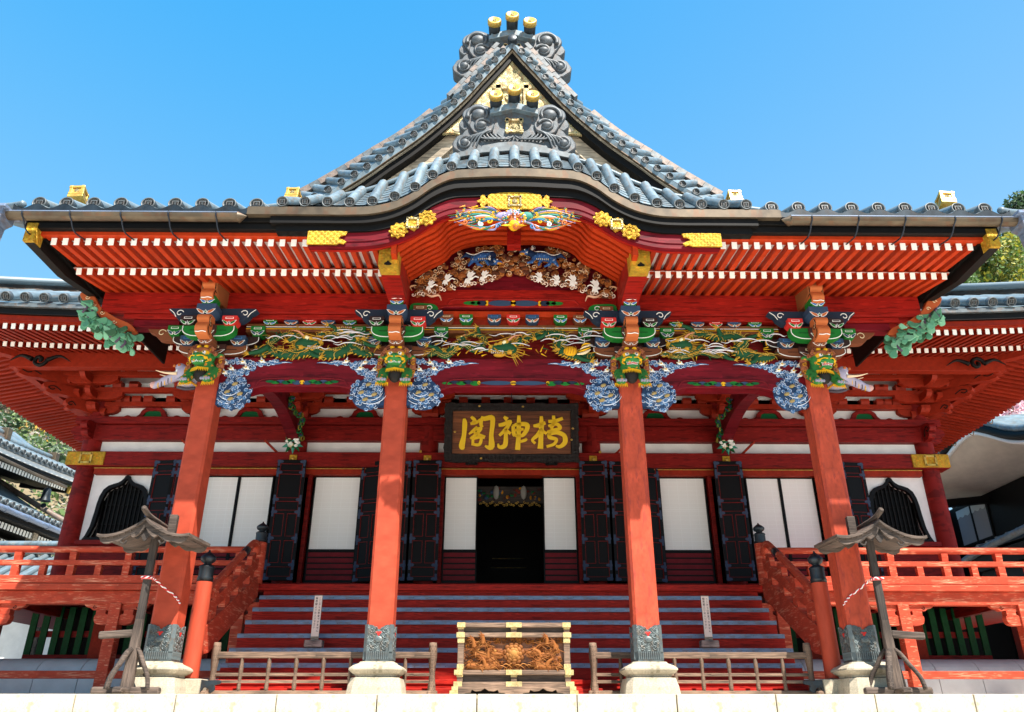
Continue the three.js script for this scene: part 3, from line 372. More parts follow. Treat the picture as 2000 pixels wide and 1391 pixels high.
  // ---- plaster bay with bell-shaped window
  both(s => {
    const cx = s * 10.12, w = 1.5, y0 = 3.78;
    const half = [[0.84, 0], [0.77, 0.12], [0.7, 0.35], [0.665, 0.7], [0.65, 0.95], [0.62, 1.15], [0.555, 1.32], [0.45, 1.42], [0.32, 1.47], [0.22, 1.5], [0.13, 1.56], [0.08, 1.62], [0.055, 1.68], [0, 1.71]];
    const out = [...half.map(p => [p[0], p[1]]), ...half.slice(0, -1).reverse().map(p => [-p[0], p[1]])];
    const inn = out.map(([x, y]) => [x * 0.86, 0.07 + y * 0.9]);
    const wall = ext([[-1.02, -0.06], [1.02, -0.06], [1.02, 1.86], [-1.02, 1.86]], 0.08, 0, [inn.slice().reverse()]);
    part(h, 'plaster_panel', tf(wall, cx, y0, ZW), M.white);
    const win = part(h, 'bell_window', tf(ext(out, 0.1, 0.006, [inn.slice().reverse()]), cx, y0, ZW + 0.06), M.lacquer);
    for (let i = -5; i <= 5; i++) { const x = i * 0.11, hh = 1.6 - Math.abs(i) * 0.04 - (Math.abs(i) > 3 ? 0.12 : 0) - (Math.abs(i) > 4 ? 0.22 : 0); part(win, 'lattice_bar', bx(0.032, hh, 0.05, cx + x, y0 + hh / 2, ZW - 0.01), M.black); }
    for (const y of [0.45, 0.95, 1.35]) part(win, 'lattice_rail', bx(1.02, 0.035, 0.03, cx, y0 + y, ZW - 0.04), M.black);
    part(win, 'window_back', bx(1.7, 1.8, 0.02, cx, y0 + 0.9, ZW - 0.16), M.lacquer);
    part(h, 'sill_board', rex(cx - 1.1, cx + 1.1, 2.72, 3.72, ZW - 0.06, ZW + 0.06), M.hallDark);
    part(h, 'window_sill', rex(cx - 1.12, cx + 1.12, 3.66, 3.78, ZW - 0.06, ZW + 0.16, 0.01), M.hallDark);
  });
  // ---- veranda
  const ZV = -3.5, vd = [];
  part(h, 'veranda_floor', [ex(-14.3, 14.3, 2.17, 2.255, ZW - 0.2, ZV - 0.02)], M.hallDark);
  both(s => part(h, 'veranda_floor', ex(s * 11.5, s * 14.3, 2.17, 2.255, -20, ZW - 0.21), M.hallDark));
  part(h, 'veranda_edge', rex(-5.55, 5.55, 2.13, 2.262, ZV - 0.3, ZV + 0.06, 0.012), M.stair);
  both(s => {
    const m = M.rail;
    part(h, 'veranda_edge', rex(s * 5.56, s * 14.4, 2.13, 2.262, ZV - 0.3, ZV + 0.1, 0.015), m);
    part(h, 'edge_beam', rex(s * 5.5, s * 14.3, 1.86, 2.125, ZV - 0.28, ZV - 0.02, 0.01), m);
    const px = [5.75, 8.36, 10.95, 13.5];
    for (const x of px) {
      const p = part(h, 'veranda_post', rb(0.25, 1.9, 0.25, 0.02, s * x, 0.93, ZV - 0.12), M.rail);
      both(q => { const o = s * x + q * 0.12; part(p, 'bracket_arm', tf(ext(blob([[0, 0], [0.16, 0], [0.2, 0.04], [0.21, 0.17], [0, 0.17]].map(v => [q * v[0] * 1.35, v[1]]), 24), 0.15, 0.004), o, 1.46, ZV - 0.12), m); part(p, 'bracket_block', bx(0.2, 0.1, 0.17, o + q * 0.17, 1.69, ZV - 0.12), m);
        const nose = part(p, 'beam_nose', tf(ext(blob([[0, 0.12], [0.56, 0.12], [0.5, 0.06], [0.42, 0.04], [0.36, 0.0], [0.28, 0.01], [0, 0]].map(v => [q * v[0], v[1]]), 30), 0.12, 0.004), o, 1.742, ZV - 0.13), m); part(nose, 'painted_scroll', tf(tube(spiral(q * 0.34, 0.065, 0.064, 0.045, 1.2, q > 0 ? PI : 0, q, 12), 0.007, 14, 4), o, 1.742, ZV - 0.13), M.black); });
      part(h, 'cross_beam', ex(s * x - 0.09, s * x + 0.09, 1.87, 2.1, ZW, ZV - 0.29), M.hallDark);
    }
    part(h, 'tie_rail', rex(s * 5.9, s * 14, 0.40, 0.55, ZV - 0.18, ZV - 0.06, 0.01), m);
    // rear posts with bracket, slatted infill
    for (const x of [7.3, 9.8, 12.4]) part(h, 'rear_post', rb(0.3, 1.6, 0.3, 0.015, s * (x - 0.1), 1.3, ZW + 0.6), M.hall);
    for (let x = 5.95; x < 13.6; x += 0.29) { const m2 = [7.2, 9.7, 12.3].some(c => Math.abs(c - x) < 0.24); if (!m2 && x < 11.6) part(h, 'green_slat', col(bx(0.15, 1.1, 0.05, s * x, 1.55, ZW + 0.4), srgb('#17552e')), M.painted); }
    part(h, 'slat_rail', ex(s * 5.8, s * 11.4, 1.42, 1.56, ZW + 0.33, ZW + 0.37), M.hallDark); part(h, 'slat_sill', rex(s * 5.8, s * 11.5, 0.84, 1.02, ZW + 0.2, ZW + 0.5), M.hallDark);
    part(h, 'crawl_space_wall', ex(s * 5.3, s * 11.3, 0, 2.2, ZW - 0.3, ZW - 0.2), M.lacquer);
    // pale rounded base stones
    const prof = []; for (let i = 0; i <= 8; i++) { const a = i / 8 * PI / 2; prof.push([-4.5 - 0.55 + 0.55 * Math.sin(a + 0.0) * 1, 0.45 + 0.42 * Math.cos(a)]); }
    for (let x = 5.5, i = 0; x < 14; x += 0.955, i++) part(h, 'base_stone', extX([[-6.6, 0], [-6.6, 0.87], ...prof, [-4.47, 0]], 0.94, s * (x + 0.47)), M.base);
  });
}
// veranda railings
both(s => {
  const r = thing('veranda_railing', s < 0 ? 'weathered red three-rail railing of the shaded left veranda' : 'sun-bleached red three-rail railing of the right veranda', 'railing', 'veranda railings'), m = M.rail, z = -3.52;
  part(r, 'base_rail', rex(s * 5.6, s * 14.2, 2.275, 2.44, z - 0.09, z + 0.08, 0.012), m);
  part(r, 'middle_rail', rex(s * 5.6, s * 14.2, 2.655, 2.76, z - 0.06, z + 0.06, 0.01), m);
  part(r, 'top_rail', tf(cyl(0.07, 0.07, 8.6, 14), s * 9.9, 2.995, z, 0, 0, PI / 2), m);
  for (let i = 0; i < 9; i++) { const x = 5.9 + i * 1.19; if (x > 14) break; part(r, 'rail_post', [bx(0.15, 0.214, 0.12, s * x, 2.547, z), extX([[z - 0.05, 2.761], [z + 0.05, 2.761], [z + 0.07, 2.86], [z + 0.07, 2.93], [z - 0.07, 2.93], [z - 0.07, 2.86]], 0.14, s * x)], m); if (i < 7) part(r, 'short_strut', bx(0.13, 0.214, 0.11, s * (x + 0.6), 2.547, z), m); }
});

// ------------------------------------------------------------------ eaves and roof of the hall
const upturn = x => 0.26 * Math.pow(Math.max(0, (Math.abs(x) - 8.5) / 6.4), 2);
function discGeo(r, d = 0.1) { // round tile end facing +z: rim, sunken field, raised square well-crib crest
  const g = [tf(lathe([[0, -0.02], [r * 0.76, -0.02], [r * 0.78, 0.018], [r * 0.85, 0.03], [r * 0.97, 0.028], [r, 0.014], [r, -d], [0, -d]], 22), 0, 0, 0, PI / 2)];
  const q = r * 0.4, t = r * 0.13; for (const [x, y, w, h] of [[-q, 0, t, q * 2.5], [q, 0, t, q * 2.5], [0, q, q * 2 - t, t], [0, -q, q * 2 - t, t], [0, q * 0.25, q, t * 0.8], [0, -q * 0.35, q, t * 0.8], [0, 0, t * 0.8, q]]) g.push(bx(w, h, 0.04, x, y, -0.002)); return mrg(g);
}
const gDisc = { big: discGeo(0.122), mid: discGeo(0.1), small: discGeo(0.1) };
{
  const h = hall, gR = bx(0.095, 0.13, 1, 0, 0, 0), gTip = bx(0.097, 0.132, 0.02, 0, 0, 0);
  const rafter = (name, x, z0, y0, z1, y1, side) => { // along z (side 0) or along x (side +-1)
    const L = Math.hypot(z1 - z0, y1 - y0), m = part(h, name, gR, pick(VH)); m.scale.z = L;
    const a = Math.atan2(y0 - y1, z1 - z0); if (!side) at(m, x, (y0 + y1) / 2, (z0 + z1) / 2, a, 0, 0); else at(m, side * (z0 + z1) / 2, (y0 + y1) / 2, x, a, side * PI / 2, 0);
    if (!side) { const t = part(m, 'white_tip', gTip, M.tip); t.position.z = 0.5 + 0.011 / L; t.scale.z = 1 / L; } return m; };
  both(s => { for (let i = 0; i < 55; i++) { const x = s * (4.05 + i * 0.2), u = upturn(x), ins = Math.max(0, Math.abs(x) - 12.9); rafter('rafter', x, Math.max(-6.5, -4.9 - 1.6 + ins * 1.0), 8.78, -4.2, 8.19 + u * 0.8); if (Math.abs(x) < 14.9) rafter('flying_rafter', x, -4.42, 8.35 + u * 0.8, -2.9, 8.045 + u); } });
  both(s => { for (let i = 0; i < 46; i++) { const z = -3.2 - i * 0.215, u = upturn(Math.max(0, 8.5 + (z + 9.3))) ; const ins = Math.max(0, z + 4.9); rafter('side_rafter', z, 11.3 + ins, 8.78, 13.6, 8.19 + u * 0.7, s); rafter('side_flying_rafter', z, 13.38, 8.35 + u * 0.7, 14.9, 8.045 + u, s); } });
  // soffit boards over the rafters
  part(h, 'soffit_board', [sheet((u, v) => { const x = lerp(-15, 15, u), up = upturn(x); const z = lerp(-7, -2.75, v); return [x, z < -4.4 ? lerp(8.86, 8.47 + up * 0.8, (z + 7) / 2.6) : lerp(8.47 + up * 0.8, 8.14 + up, (z + 4.4) / 1.65), z]; }, 60, 12)], M.hall);
  both(s => part(h, 'soffit_board', sheet((u, v) => { const z = lerp(-20, -3.0, u), up = upturn(Math.max(0, 8.5 + (z + 9.3))), x = lerp(11.2, 15, v); return [s * x, x < 13.4 ? lerp(8.86, 8.48 + up * 0.7, (x - 11.2) / 2.2) : lerp(8.48 + up * 0.7, 8.14 + up, (x - 13.4) / 1.6), z]; }, 40, 10), M.hall));
  part(h, 'eave_purlin', rex(-13, 13, 7.9, 8.36, -5.02, -4.78, 0.012), M.hall); both(s => part(h, 'eave_purlin', rex(s * 12.78, s * 13.02, 7.9, 8.36, -20, -5.03, 0.012), M.hall));
  // kioi strip and eave boards following the upturn
  const strip = (name, y0, y1, z0, z1, lift, mat) => part(h, name, sweep([[y0, z0], [y1, z0], [y1, z1], [y0, z1]], Array.from({ length: 41 }, (_, i) => { const x = lerp(-15.05, 15.05, i / 40); return { o: [x, upturn(x) * lift, 0], A: [0, 1, 0], B: [0, 0, 1] }; })), mat);
  strip('rafter_strip', 8.265, 8.33, -4.3, -4.18, 0.8, M.hall); strip('eave_board', 8.115, 8.30, -2.98, -2.82, 1, M.hall); strip('black_eave_board', 8.302, 8.46, -2.98, -2.74, 1, M.black); strip('tile_bed', 8.462, 8.56, -3.1, -2.66, 1, M.tileDark);
  both(s => { part(h, 'side_eave_board', ex(s * 14.8, s * 15, 8.12, 8.46, -20, -3.0), M.hall); part(h, 'side_tile_bed', ex(s * 14.9, s * 15.12, 8.462, 8.6, -20, -3.0), M.tileDark);
    const gt = part(h, 'gutter', tf(cyl(0.1, 0.1, 14, 12, 0, 0, 0, PI / 2), s * 15.2, 8.32, -10.5), M.bronze); for (let z = -5; z > -17; z -= 1.1) part(gt, 'gutter_hook', tube([[s * 15.2, 8.2, z], [s * 15.32, 8.12, z], [s * 15.38, 8.24, z], [s * 15.3, 8.34, z]], 0.016, 10, 5), M.bronze); });
  // hip rafter with scrolled nose
  both(s => { const b = part(h, 'hip_rafter', tf(bx(0.24, 0.28, 5.2), s * 13.1, 8.32, -4.7, 0.02, s * PI / 4, 0), M.hall); part(b, 'scroll_carving', [tube(spiral(0, 0, 0, 0.2, 1.2, 0, s, 20), 0.05, 30, 6), tube([[0.2, 0, 0], [0.5, 0.1, 0], [0.8, -0.05, 0]].map(p => [-s * p[0], p[1], p[2]]), t => 0.05 * (1 - t) + 0.01, 12, 6), tube([[-0.2, 0.02, 0], [-0.5, 0.12, 0], [-0.75, -0.02, 0]].map(p => [-s * p[0], p[1], p[2]]), t => 0.06 * (1 - t) + 0.01, 12, 6)].map(g => tf(g, s * 12.1, 8.0, -4.55)), M.black); });
  // tile rows, ends
  const slope = 0.58, rows = []; both(s => { for (let i = 0; i < 20; i++) { const x = s * (5.6 + i * 0.46), u = upturn(x), L = 2.6; const m = part(h, 'tile_row', tf(cyl(0.11, 0.11, L, 12, 0, 0, 0, PI / 2), 0, 0, -L / 2), pick(VT)); at(m, x, 8.70 + u, -2.62, Math.atan(slope), 0, 0); const d = part(m, 'tile_end', gDisc.big, M.tileDark); d.position.set(0, 0, 0.02); } });
  part(h, 'roof_slope', sheet((u, v) => { const z = lerp(-2.66, -9, v), w = 15.1 + (z + 2.66), x = lerp(-w, w, u); return [x, 8.57 + upturn(x) * (1 - v) + (-2.66 - z) * slope, z]; }, 40, 8), M.tile);
  both(s => part(h, 'roof_slope', sheet((u, v) => { const z = lerp(-2.7, -20, u), x = lerp(15.1, Math.max(9.5, 15.1 + z + 2.66), v); return [s * x, 8.57 + upturn(8.5 + Math.max(0, z + 9.3)) * (1 - v) + (15.1 - x) * slope, z]; }, 20, 6), M.tile));
  // hip ridge of stacked courses
  both(s => { const st = (a, b, y, w, m, nm) => { const stn = []; for (let i = 0; i <= 10; i++) { const t = i / 10, c = 15.0 - 5.4 * t; const yy = 8.62 + 0.32 * (1 - t) * (1 - t) + 5.4 * t * slope; stn.push({ o: [s * c, yy, -2.8 - 5.4 * t], A: [0.707 * 1, 0, s * 0.707], B: [0, 1, 0] }); } part(h, nm, sweep([[-w, a], [w, a], [w, b], [-w, b]], stn), m); };
    for (let i = 0; i < 5; i++) st(0.02 + i * 0.075, 0.085 + i * 0.075, 0, 0.17 + (i % 2) * 0.02, M.tileRed, 'ridge_course'); st(0.4, 0.5, 0, 0.15, M.tileDark, 'ridge_course'); const stn = []; for (let i = 0; i <= 10; i++) { const t = i / 10; stn.push([s * (15.0 - 5.4 * t), 9.17 + 0.32 * (1 - t) * (1 - t) + 5.4 * t * slope, -2.8 - 5.4 * t]); } part(h, 'ridge_cap', tube(stn, 0.11, 20, 10), M.tile); });
}

// ------------------------------------------------------------------ entrance porch
const porch = thing('entrance_porch', 'vermilion entrance porch with four square columns, carved beams and a curved tiled gable', 'porch');
const PX = [-5.75, -2.2, 2.2, 5.75];
let ribY;
const gArch = table([0, 0.36, 0.73, 1.1, 1.42, 1.73, 2.08, 2.46, 2.85, 3.3, 3.8], [1, 0.992, 0.965, 0.92, 0.72, 0.40, 0.155, 0.03, 0, 0, 0]);
const arch = x => gArch(Math.abs(x));
function squareLathe(prof, ch = 0.16) { const st = prof.map(([r, y]) => ({ o: [0, y, 0], A: [1, 0, 0], B: [0, 0, 1], k: r })); const c = 1 - ch; return sweep([[1, c], [c, 1], [-c, 1], [-1, c], [-1, -c], [-c, -1], [c, -1], [1, -c]], st); }
{
  const p = porch;
  // ---- columns with bronze shoes on stone bases
  const gCol = uvBox(squareLathe([[0.215, 0.48], [0.205, 5.36], [0.205, 6.0]], 0.2)); swapUV(gCol);
  const gShoe = mrg([0, 1, 2, 3].map(i => { const pts = [[-0.185, 0.66], [0.185, 0.66], [0.185, 1.04], [0.15, 1.06], [0.1, 1.05], [0.05, 1.015], [0, 0.985], [-0.05, 1.015], [-0.1, 1.05], [-0.15, 1.06], [-0.185, 1.04]]; return tf(ext(pts, 0.02, 0.004), 0, 0, 0.222).rotateY(i * PI / 2); }));
  const gEdge = bx(0.075, 0.42, 0.02, 0, 0.86, 0.288);
  const fl = []; for (let i = 0; i < 4; i++) for (let k = -5; k <= 5; k++) fl.push(tf(cyl(0.013, 0.013, 0.12, 6), k * 0.034, 0.595, 0.232).rotateY(i * PI / 2)); fl.push(squareLathe([[0.226, 0.5], [0.226, 0.66], [0.2, 0.661]], 0.22), squareLathe([[0.236, 0.5], [0.24, 0.53], [0.227, 0.531]], 0.22), squareLathe([[0.232, 0.645], [0.232, 0.665], [0.22, 0.666]], 0.22)); const gFl = mrg(fl);
  const gHole = mrg([0, 1, 2, 3].map(i => tf(ext(blob([[0, -0.04], [0.03, 0], [0.055, 0.01], [0.03, 0.03], [0, 0.02], [-0.03, 0.03], [-0.055, 0.01], [-0.03, 0]], 20), 0.006), 0, 0.93, 0.238).rotateY(i * PI / 2)));
  const gMask = mrg([0, 1, 2, 3].flatMap(i => { const g = []; g.push(sph(0.07, 0.05, 0.02, 0, 0.84, 0.235, 10)); for (const s of [-1, 1]) for (const [yy, R] of [[0.98, 0.045], [0.9, 0.05], [0.78, 0.055], [0.71, 0.04]]) { g.push(tube(spiral(s * 0.11, yy, 0.236, R, 1.3, s > 0 ? PI : 0, s, 12), 0.009, 14, 5)); g.push(tube(spiral(s * 0.055, yy + 0.03, 0.236, R * 0.6, 1.1, 0, -s, 10), 0.007, 10, 5)); } return g.map(q => q.rotateY(i * PI / 2)); }));
  const gBase = squareLathe([[0.27, 0.5], [0.29, 0.475], [0.37, 0.44], [0.42, 0.40], [0.425, 0.375], [0.38, 0.33], [0.33, 0.30], [0.325, 0.27]], 0.2);
  const gPlinth = squareLathe([[0.36, 0.262], [0.385, 0.255], [0.42, 0.13], [0.44, 0.0]], 0.22);
  PX.forEach((x, i) => {
    const c = part(p, 'column', gCol, i > 1 ? M.columnWorn : M.column); c.position.x = x; c.rotation.y = 0;
    const sh = part(c, 'bronze_shoe', gShoe, M.shoe); for (let q = 0; q < 4; q++) part(c, 'shoe_edging', gEdge, M.shoePlain).rotation.y = q * PI / 2 + PI / 4; part(c, 'fluted_band', gFl, M.shoePlain); part(c, 'shoe_scrollwork', gMask, M.shoePlain); part(c, 'shoe_cutout', col(gHole.clone(), C.red), M.paintedFlat);
    part(c, 'base_cushion', gBase, M.baseStone); part(c, 'base_plinth', gPlinth, M.baseStone);
  });
  // ---- rainbow beams between the columns
  const koryo = (x0, x1) => { const w = (x1 - x0) / 2, cx = (x0 + x1) / 2, out = [[-w, 5.9], [w, 5.9], [w, 5.22], [w - 0.55, 5.24], [w - 0.72, 5.30], [w - 0.86, 5.335], [-w + 0.86, 5.335], [-w + 0.72, 5.30], [-w + 0.55, 5.24], [-w, 5.22]]; const b = part(p, 'rainbow_beam', tf(ext(out, 0.3, 0.012), cx, 0, 0), M.deep);
    part(b, 'incised_moulding', [tube([[cx - w + 0.7, 5.33, 0.165], [cx - w + 0.78, 5.44, 0.165], [cx - w + 1.0, 5.475, 0.165], [cx + w - 1.0, 5.475, 0.165], [cx + w - 0.78, 5.44, 0.165], [cx + w - 0.7, 5.33, 0.165]], 0.016, 60, 6)], M.deep);
    const pl = (x, w2, c, yy = 5.4, hh = 0.035) => col(ext(blob([[-w2, 0], [-w2 * 0.5, hh], [w2 * 0.5, hh], [w2, 0], [w2 * 0.5, -hh], [-w2 * 0.5, -hh]], 20), 0.012).translate(x, yy, 0.168), c); const long = w > 1.9, fs = [];
    if (long) { fs.push(pl(cx - 0.3, 0.32, C.blue), pl(cx + 0.3, 0.32, C.blue)); both(s => { for (let k = 0; k < 5; k++) fs.push(pl(cx + s * (0.72 + k * 0.13), 0.1, k % 2 ? C.navy : C.green, 5.4 + (k % 2 ? 0.01 : -0.01), 0.038 - k * 0.004)); fs.push(pl(cx + s * 0.65, 0.03, C.gold)); }); fs.push(pl(cx, 0.06, C.gold)); }
    else { both(s => { for (let k = 0; k < 6; k++) fs.push(pl(cx + s * (0.1 + k * 0.1), 0.085, [C.blue, C.green, C.dgreen][k % 3], 5.4 + (k % 2 ? 0.012 : -0.008), 0.036 - k * 0.003)); }); fs.push(pl(cx, 0.05, C.gold)); }
    part(b, 'painted_garland', fs, M.paintedFlat); };
  koryo(-5.54, -2.41); koryo(-1.99, 1.99); koryo(2.41, 5.54);
  // ---- beams over the bracket zone
  const stripe = (x0, x1) => { const b = part(p, 'striped_beam', col(ex(x0, x1, 6.47, 6.65, -0.1, 0.13), C.tan), M.painted); part(b, 'painted_stripe', [col(ex(x0, x1, 6.575, 6.59, 0.132, 0.136), C.white), col(ex(x0, x1, 6.553, 6.574, 0.132, 0.136), C.black), col(ex(x0, x1, 6.535, 6.552, 0.132, 0.136), C.gold)], M.paintedFlat); };
  stripe(-5.2, -2.7); stripe(-1.75, 1.75); stripe(2.7, 5.2);
  part(p, 'backing_board', [ex(-5.5, -2.4, 5.9, 6.9, -0.16, -0.12), ex(-1.99, 1.99, 5.9, 6.9, -0.16, -0.12), ex(2.4, 5.5, 5.9, 6.9, -0.16, -0.12)], M.hallDark);
  both(s => { const R = (a, b) => s < 0 ? [-b, -a] : [a, b];
    const [a0, a1] = R(2.42, 8.05); part(p, 'eave_purlin', rex(a0, a1, 6.83, 7.29, -0.12, 0.24, 0.015), M.beam);
    const [b0, b1] = R(2.42, 7.6); part(p, 'purlin_moulding', rex(b0, b1, 6.72, 6.825, -0.1, 0.2, 0.015), M.beam); const [c0, c1] = R(6.5, 7.4); part(p, 'purlin_tail', rex(c0, c1, 6.56, 6.715, -0.1, 0.16, 0.012), M.deep);
  });
  // centre: upper rainbow beam and orange strip
  const ck = part(p, 'upper_rainbow_beam', tf(ext([[-2.05, 7.36], [2.05, 7.36], [2.05, 6.95], [1.5, 6.93], [1.35, 6.99], [-1.35, 6.99], [-1.5, 6.93], [-2.05, 6.95]], 0.3, 0.012), 0, 0, 0.1), M.beam);
  part(ck, 'incised_moulding', tube([[-1.3, 7.0, 0.265], [-1.22, 7.12, 0.265], [-1.0, 7.14, 0.265], [1.0, 7.14, 0.265], [1.22, 7.12, 0.265], [1.3, 7.0, 0.265]], 0.016, 60, 6), M.beam);
  { const fs = [], pl = (x, w2, c, hh = 0.05) => fs.push(col(ext(blob([[-w2, 0], [-w2 * 0.6, hh], [w2 * 0.6, hh], [w2, 0], [w2 * 0.6, -hh], [-w2 * 0.6, -hh]], 22), 0.014).translate(x, 7.06, 0.268), c)); pl(-0.24, 0.26, C.blue); pl(0.24, 0.26, C.blue); pl(0, 0.055, C.gold); both(s => { pl(s * 0.52, 0.03, C.gold); pl(s * 0.62, 0.1, C.navy, 0.045); pl(s * 0.74, 0.1, C.green, 0.04); pl(s * 0.86, 0.12, C.green, 0.03); }); part(ck, 'painted_garland', fs, M.paintedFlat); }
  part(p, 'orange_strip', rex(-2.0, 2.0, 6.80, 6.92, -0.1, 0.2, 0.01), M.vermilion);
  part(p, 'strip_backing', ex(-2.0, 2.0, 6.62, 6.80, -0.1, 0.08), M.hall);

  // ---- painted bracket sets
  const line = (pts, r = 0.007, c = C.white, seg = 20) => col(tube(pts, r, seg, 4), c);
  function boat(L, h, d, c) { // hanging arm, keel-shaped; origin at top centre front
    const o = [[-L, 0], [L, 0], [L, -h * 0.42], [L * 0.9, -h * 0.72], [L * 0.66, -h * 0.96], [L * 0.4, -h], [-L * 0.4, -h], [-L * 0.66, -h * 0.96], [-L * 0.9, -h * 0.72], [-L, -h * 0.42]];
    const g = [col(tf(ext(o, d, 0.004), 0, 0, -d / 2), c)], e = 0.006;
    g.push(line([[-L + 0.012, -0.01, e], [-L + 0.012, -h * 0.42, e], [-L * 0.88, -h * 0.68, e], [-L * 0.64, -h * 0.88, e], [-L * 0.4, -h * 0.92, e], [L * 0.4, -h * 0.92, e], [L * 0.64, -h * 0.88, e], [L * 0.88, -h * 0.68, e], [L - 0.012, -h * 0.42, e], [L - 0.012, -0.01, e]], 0.009, C.white, 40)); g.push(line([[-L * 0.7, -h * 0.42, e], [L * 0.7, -h * 0.42, e]], 0.005, C.black, 2)); return g;
  }
  const leafPts = (s, w, h) => [[0.05, 0.0], [0.2, 0.02], [0.36, 0.2], [0.5, 0.5], [0.36, 0.47], [0.24, 0.36], [0.12, 0.3]].map(q => [s * q[0] * w, q[1] * h]), shrink = (p, k) => { const c = p.reduce((a, q) => [a[0] + q[0] / p.length, a[1] + q[1] / p.length], [0, 0]); return p.map(q => [c[0] + (q[0] - c[0]) * k, c[1] + (q[1] - c[1]) * k]); };
  function block(w, h, d, c, trim, p1, p2) { // bearing block with a painted label and leaf points; origin at bottom centre front
    const bw = w * 0.62, m = h * 0.48, g = [col(ex(-w / 2, w / 2, m, h, -d, 0), c), col(sweep([[-0.5, -1], [0.5, -1], [0.5, 0], [-0.5, 0]], [{ o: [0, 0, -d * 0.1], A: [bw, 0, 0], B: [0, 0, d * 0.8] }, { o: [0, m, 0], A: [w, 0, 0], B: [0, 0, d] }]), c)];
    const lab = (a, b, y0, y1, z, cc) => g.push(col(ex(-w * a, w * a, h * y0, h * y1, z, z + 0.003), cc)); lab(0.27, 0, 0.64, 0.84, 0.0015, trim); lab(0.23, 0, 0.68, 0.80, 0.0045, c);
    for (const s of [-1, 1]) { const o = leafPts(s, w, h); if (s > 0) o.reverse(); g.push(col(ext(o, 0.006).translate(0, 0, 0.004), C.white), col(ext(shrink(o, 0.78), 0.006).translate(0, 0, 0.008), p2)); }
    const dm = [[0, 0.02], [0.1 * w, h * 0.17], [0, h * 0.4], [-0.1 * w, h * 0.17]]; g.push(col(ext(dm, 0.006).translate(0, 0, 0.005), C.white), col(ext(shrink(dm, 0.6), 0.006).translate(0, 0, 0.009), p1)); return g;
  }
  const scroll = (s, x, y, R, z, c = C.white) => line(spiral(x, y, z, R, 0.9, s > 0 ? PI * 0.9 : PI * 0.1, s > 0 ? -1 : 1, 12, 0.35), 0.009, c, 16);
  function cloudArm(L, h, d, c, oc) { const nose = s => [[s * L * 0.62, 0], [s * (L - 0.03), 0.0], [s * L, -0.025], [s * (L - 0.06), -h * 0.3], [s * (L - 0.12), -h * 0.42], [s * (L - 0.16), -h * 0.75], [s * (L - 0.26), -h * 1.1], [s * (L - 0.33), -h * 1.12], [s * (L - 0.36), -h], [s * L * 0.4, -h]]; const a = nose(1), b = nose(-1).reverse(); const g = [col(tf(ext([...a, ...b], d, 0.004), 0, 0, -d / 2), c)]; both(s => { g.push(scroll(s, s * (L - 0.22), -h * 0.42, 0.075, 0.008, oc), line([[s * (L - 0.16), -h * 0.75, 0.007], [s * (L - 0.11), -h * 0.4, 0.007], [s * (L - 0.02), -0.02, 0.007]], 0.008, oc, 10)); }); return g; }
  const nose = (c) => { // curled orange nose, side view swept across x; origin at back top
    const o = blob([[0, 0.2], [0.16, 0.2], [0.26, 0.16], [0.28, 0.08], [0.22, 0.03], [0.26, -0.02], [0.3, -0.1], [0.25, -0.2], [0.1, -0.23], [0, -0.22]], 36); const g = [col(extX(o, 0.22, 0, 0.004), c)]; both(s => g.push(col(tube([[0, 0.16, 0.2], [0, 0.06, 0.24], [0, -0.03, 0.16], [0, 0.02, 0.1], [0, 0.05, 0.16], [0, -0.12, 0.24], [0, -0.2, 0.14]].map(q => [s * 0.116, q[1], q[2]]), 0.009, 24, 4), C.black), col(tube([[0, 0.15, 0.19], [0, 0.06, 0.225], [0, -0.01, 0.16]].map(q => [s * 0.117, q[1], q[2]]), 0.006, 12, 4), C.cream))); g.push(col(tube([[-0.1, -0.19, 0.275], [-0.03, -0.2, 0.29], [0.03, -0.19, 0.295], [0.1, -0.2, 0.28]], 0.01, 10, 4), C.white)); return g; };
  const mv = (gs, x, y, z) => gs.map(g => g.translate(x, y, z));
  PX.forEach((x, i) => {
    const inner = i === 1 || i === 2, out = Math.sign(x);
    const b = part(p, 'bracket_set', mv(block(0.52, 0.22, 0.5, C.brown, C.cream, C.blue, C.tan), x, 5.92, 0.26), M.paintedFlat, 'brightly painted bracket set on top of the column');
    const add = (n, gs, px, py, pz) => part(b, n, mv(gs, x + px, py, pz), M.paintedFlat);
    add('bracket_arm', boat(0.66, 0.2, 0.16, C.rust), 0, 6.14, 0.2);
    for (const s of [-0.48, 0.48]) add('bracket_block', block(0.28, 0.2, 0.26, C.blue, C.sky, C.green, C.tan), s, 6.12, 0.28);
    add('bracket_arm', boat(0.83, 0.22, 0.16, C.dbrown), 0, 6.37, 0.12);
    for (const s of [-0.8, 0.8]) add('bracket_block', block(0.27, 0.2, 0.24, C.green, C.white, C.brown, C.blue), s, 6.37, 0.2);
    add('bracket_block', block(0.27, 0.14, 0.24, C.rust, C.cream, C.black, C.tan), 0, 5.99, 0.62);
    add('bracket_block', block(0.32, 0.24, 0.3, C.brown, C.brown, C.blue, C.green), 0, 6.12, 0.66);
    add('projecting_arm', [col(extX([[-0.2, 0], [0.48, 0], [0.5, 0.04], [0.5, 0.14], [-0.2, 0.14]], 0.2), C.rust)], 0, 6.0, 0.1);
    add('bracket_arm', boat(0.49, 0.24, 0.17, C.green), 0, 6.39, 0.56);
    for (const s of [-1, 1]) add('bracket_block', block(0.28, 0.19, 0.24, s * out > 0 ? C.dbrown : C.red, C.white, C.blue, C.green), s * 0.39, 6.38, 0.62);
    add('cloud_arm', cloudArm(0.84, 0.24, 0.16, C.navy, C.white), 0, 6.78, 0.5);
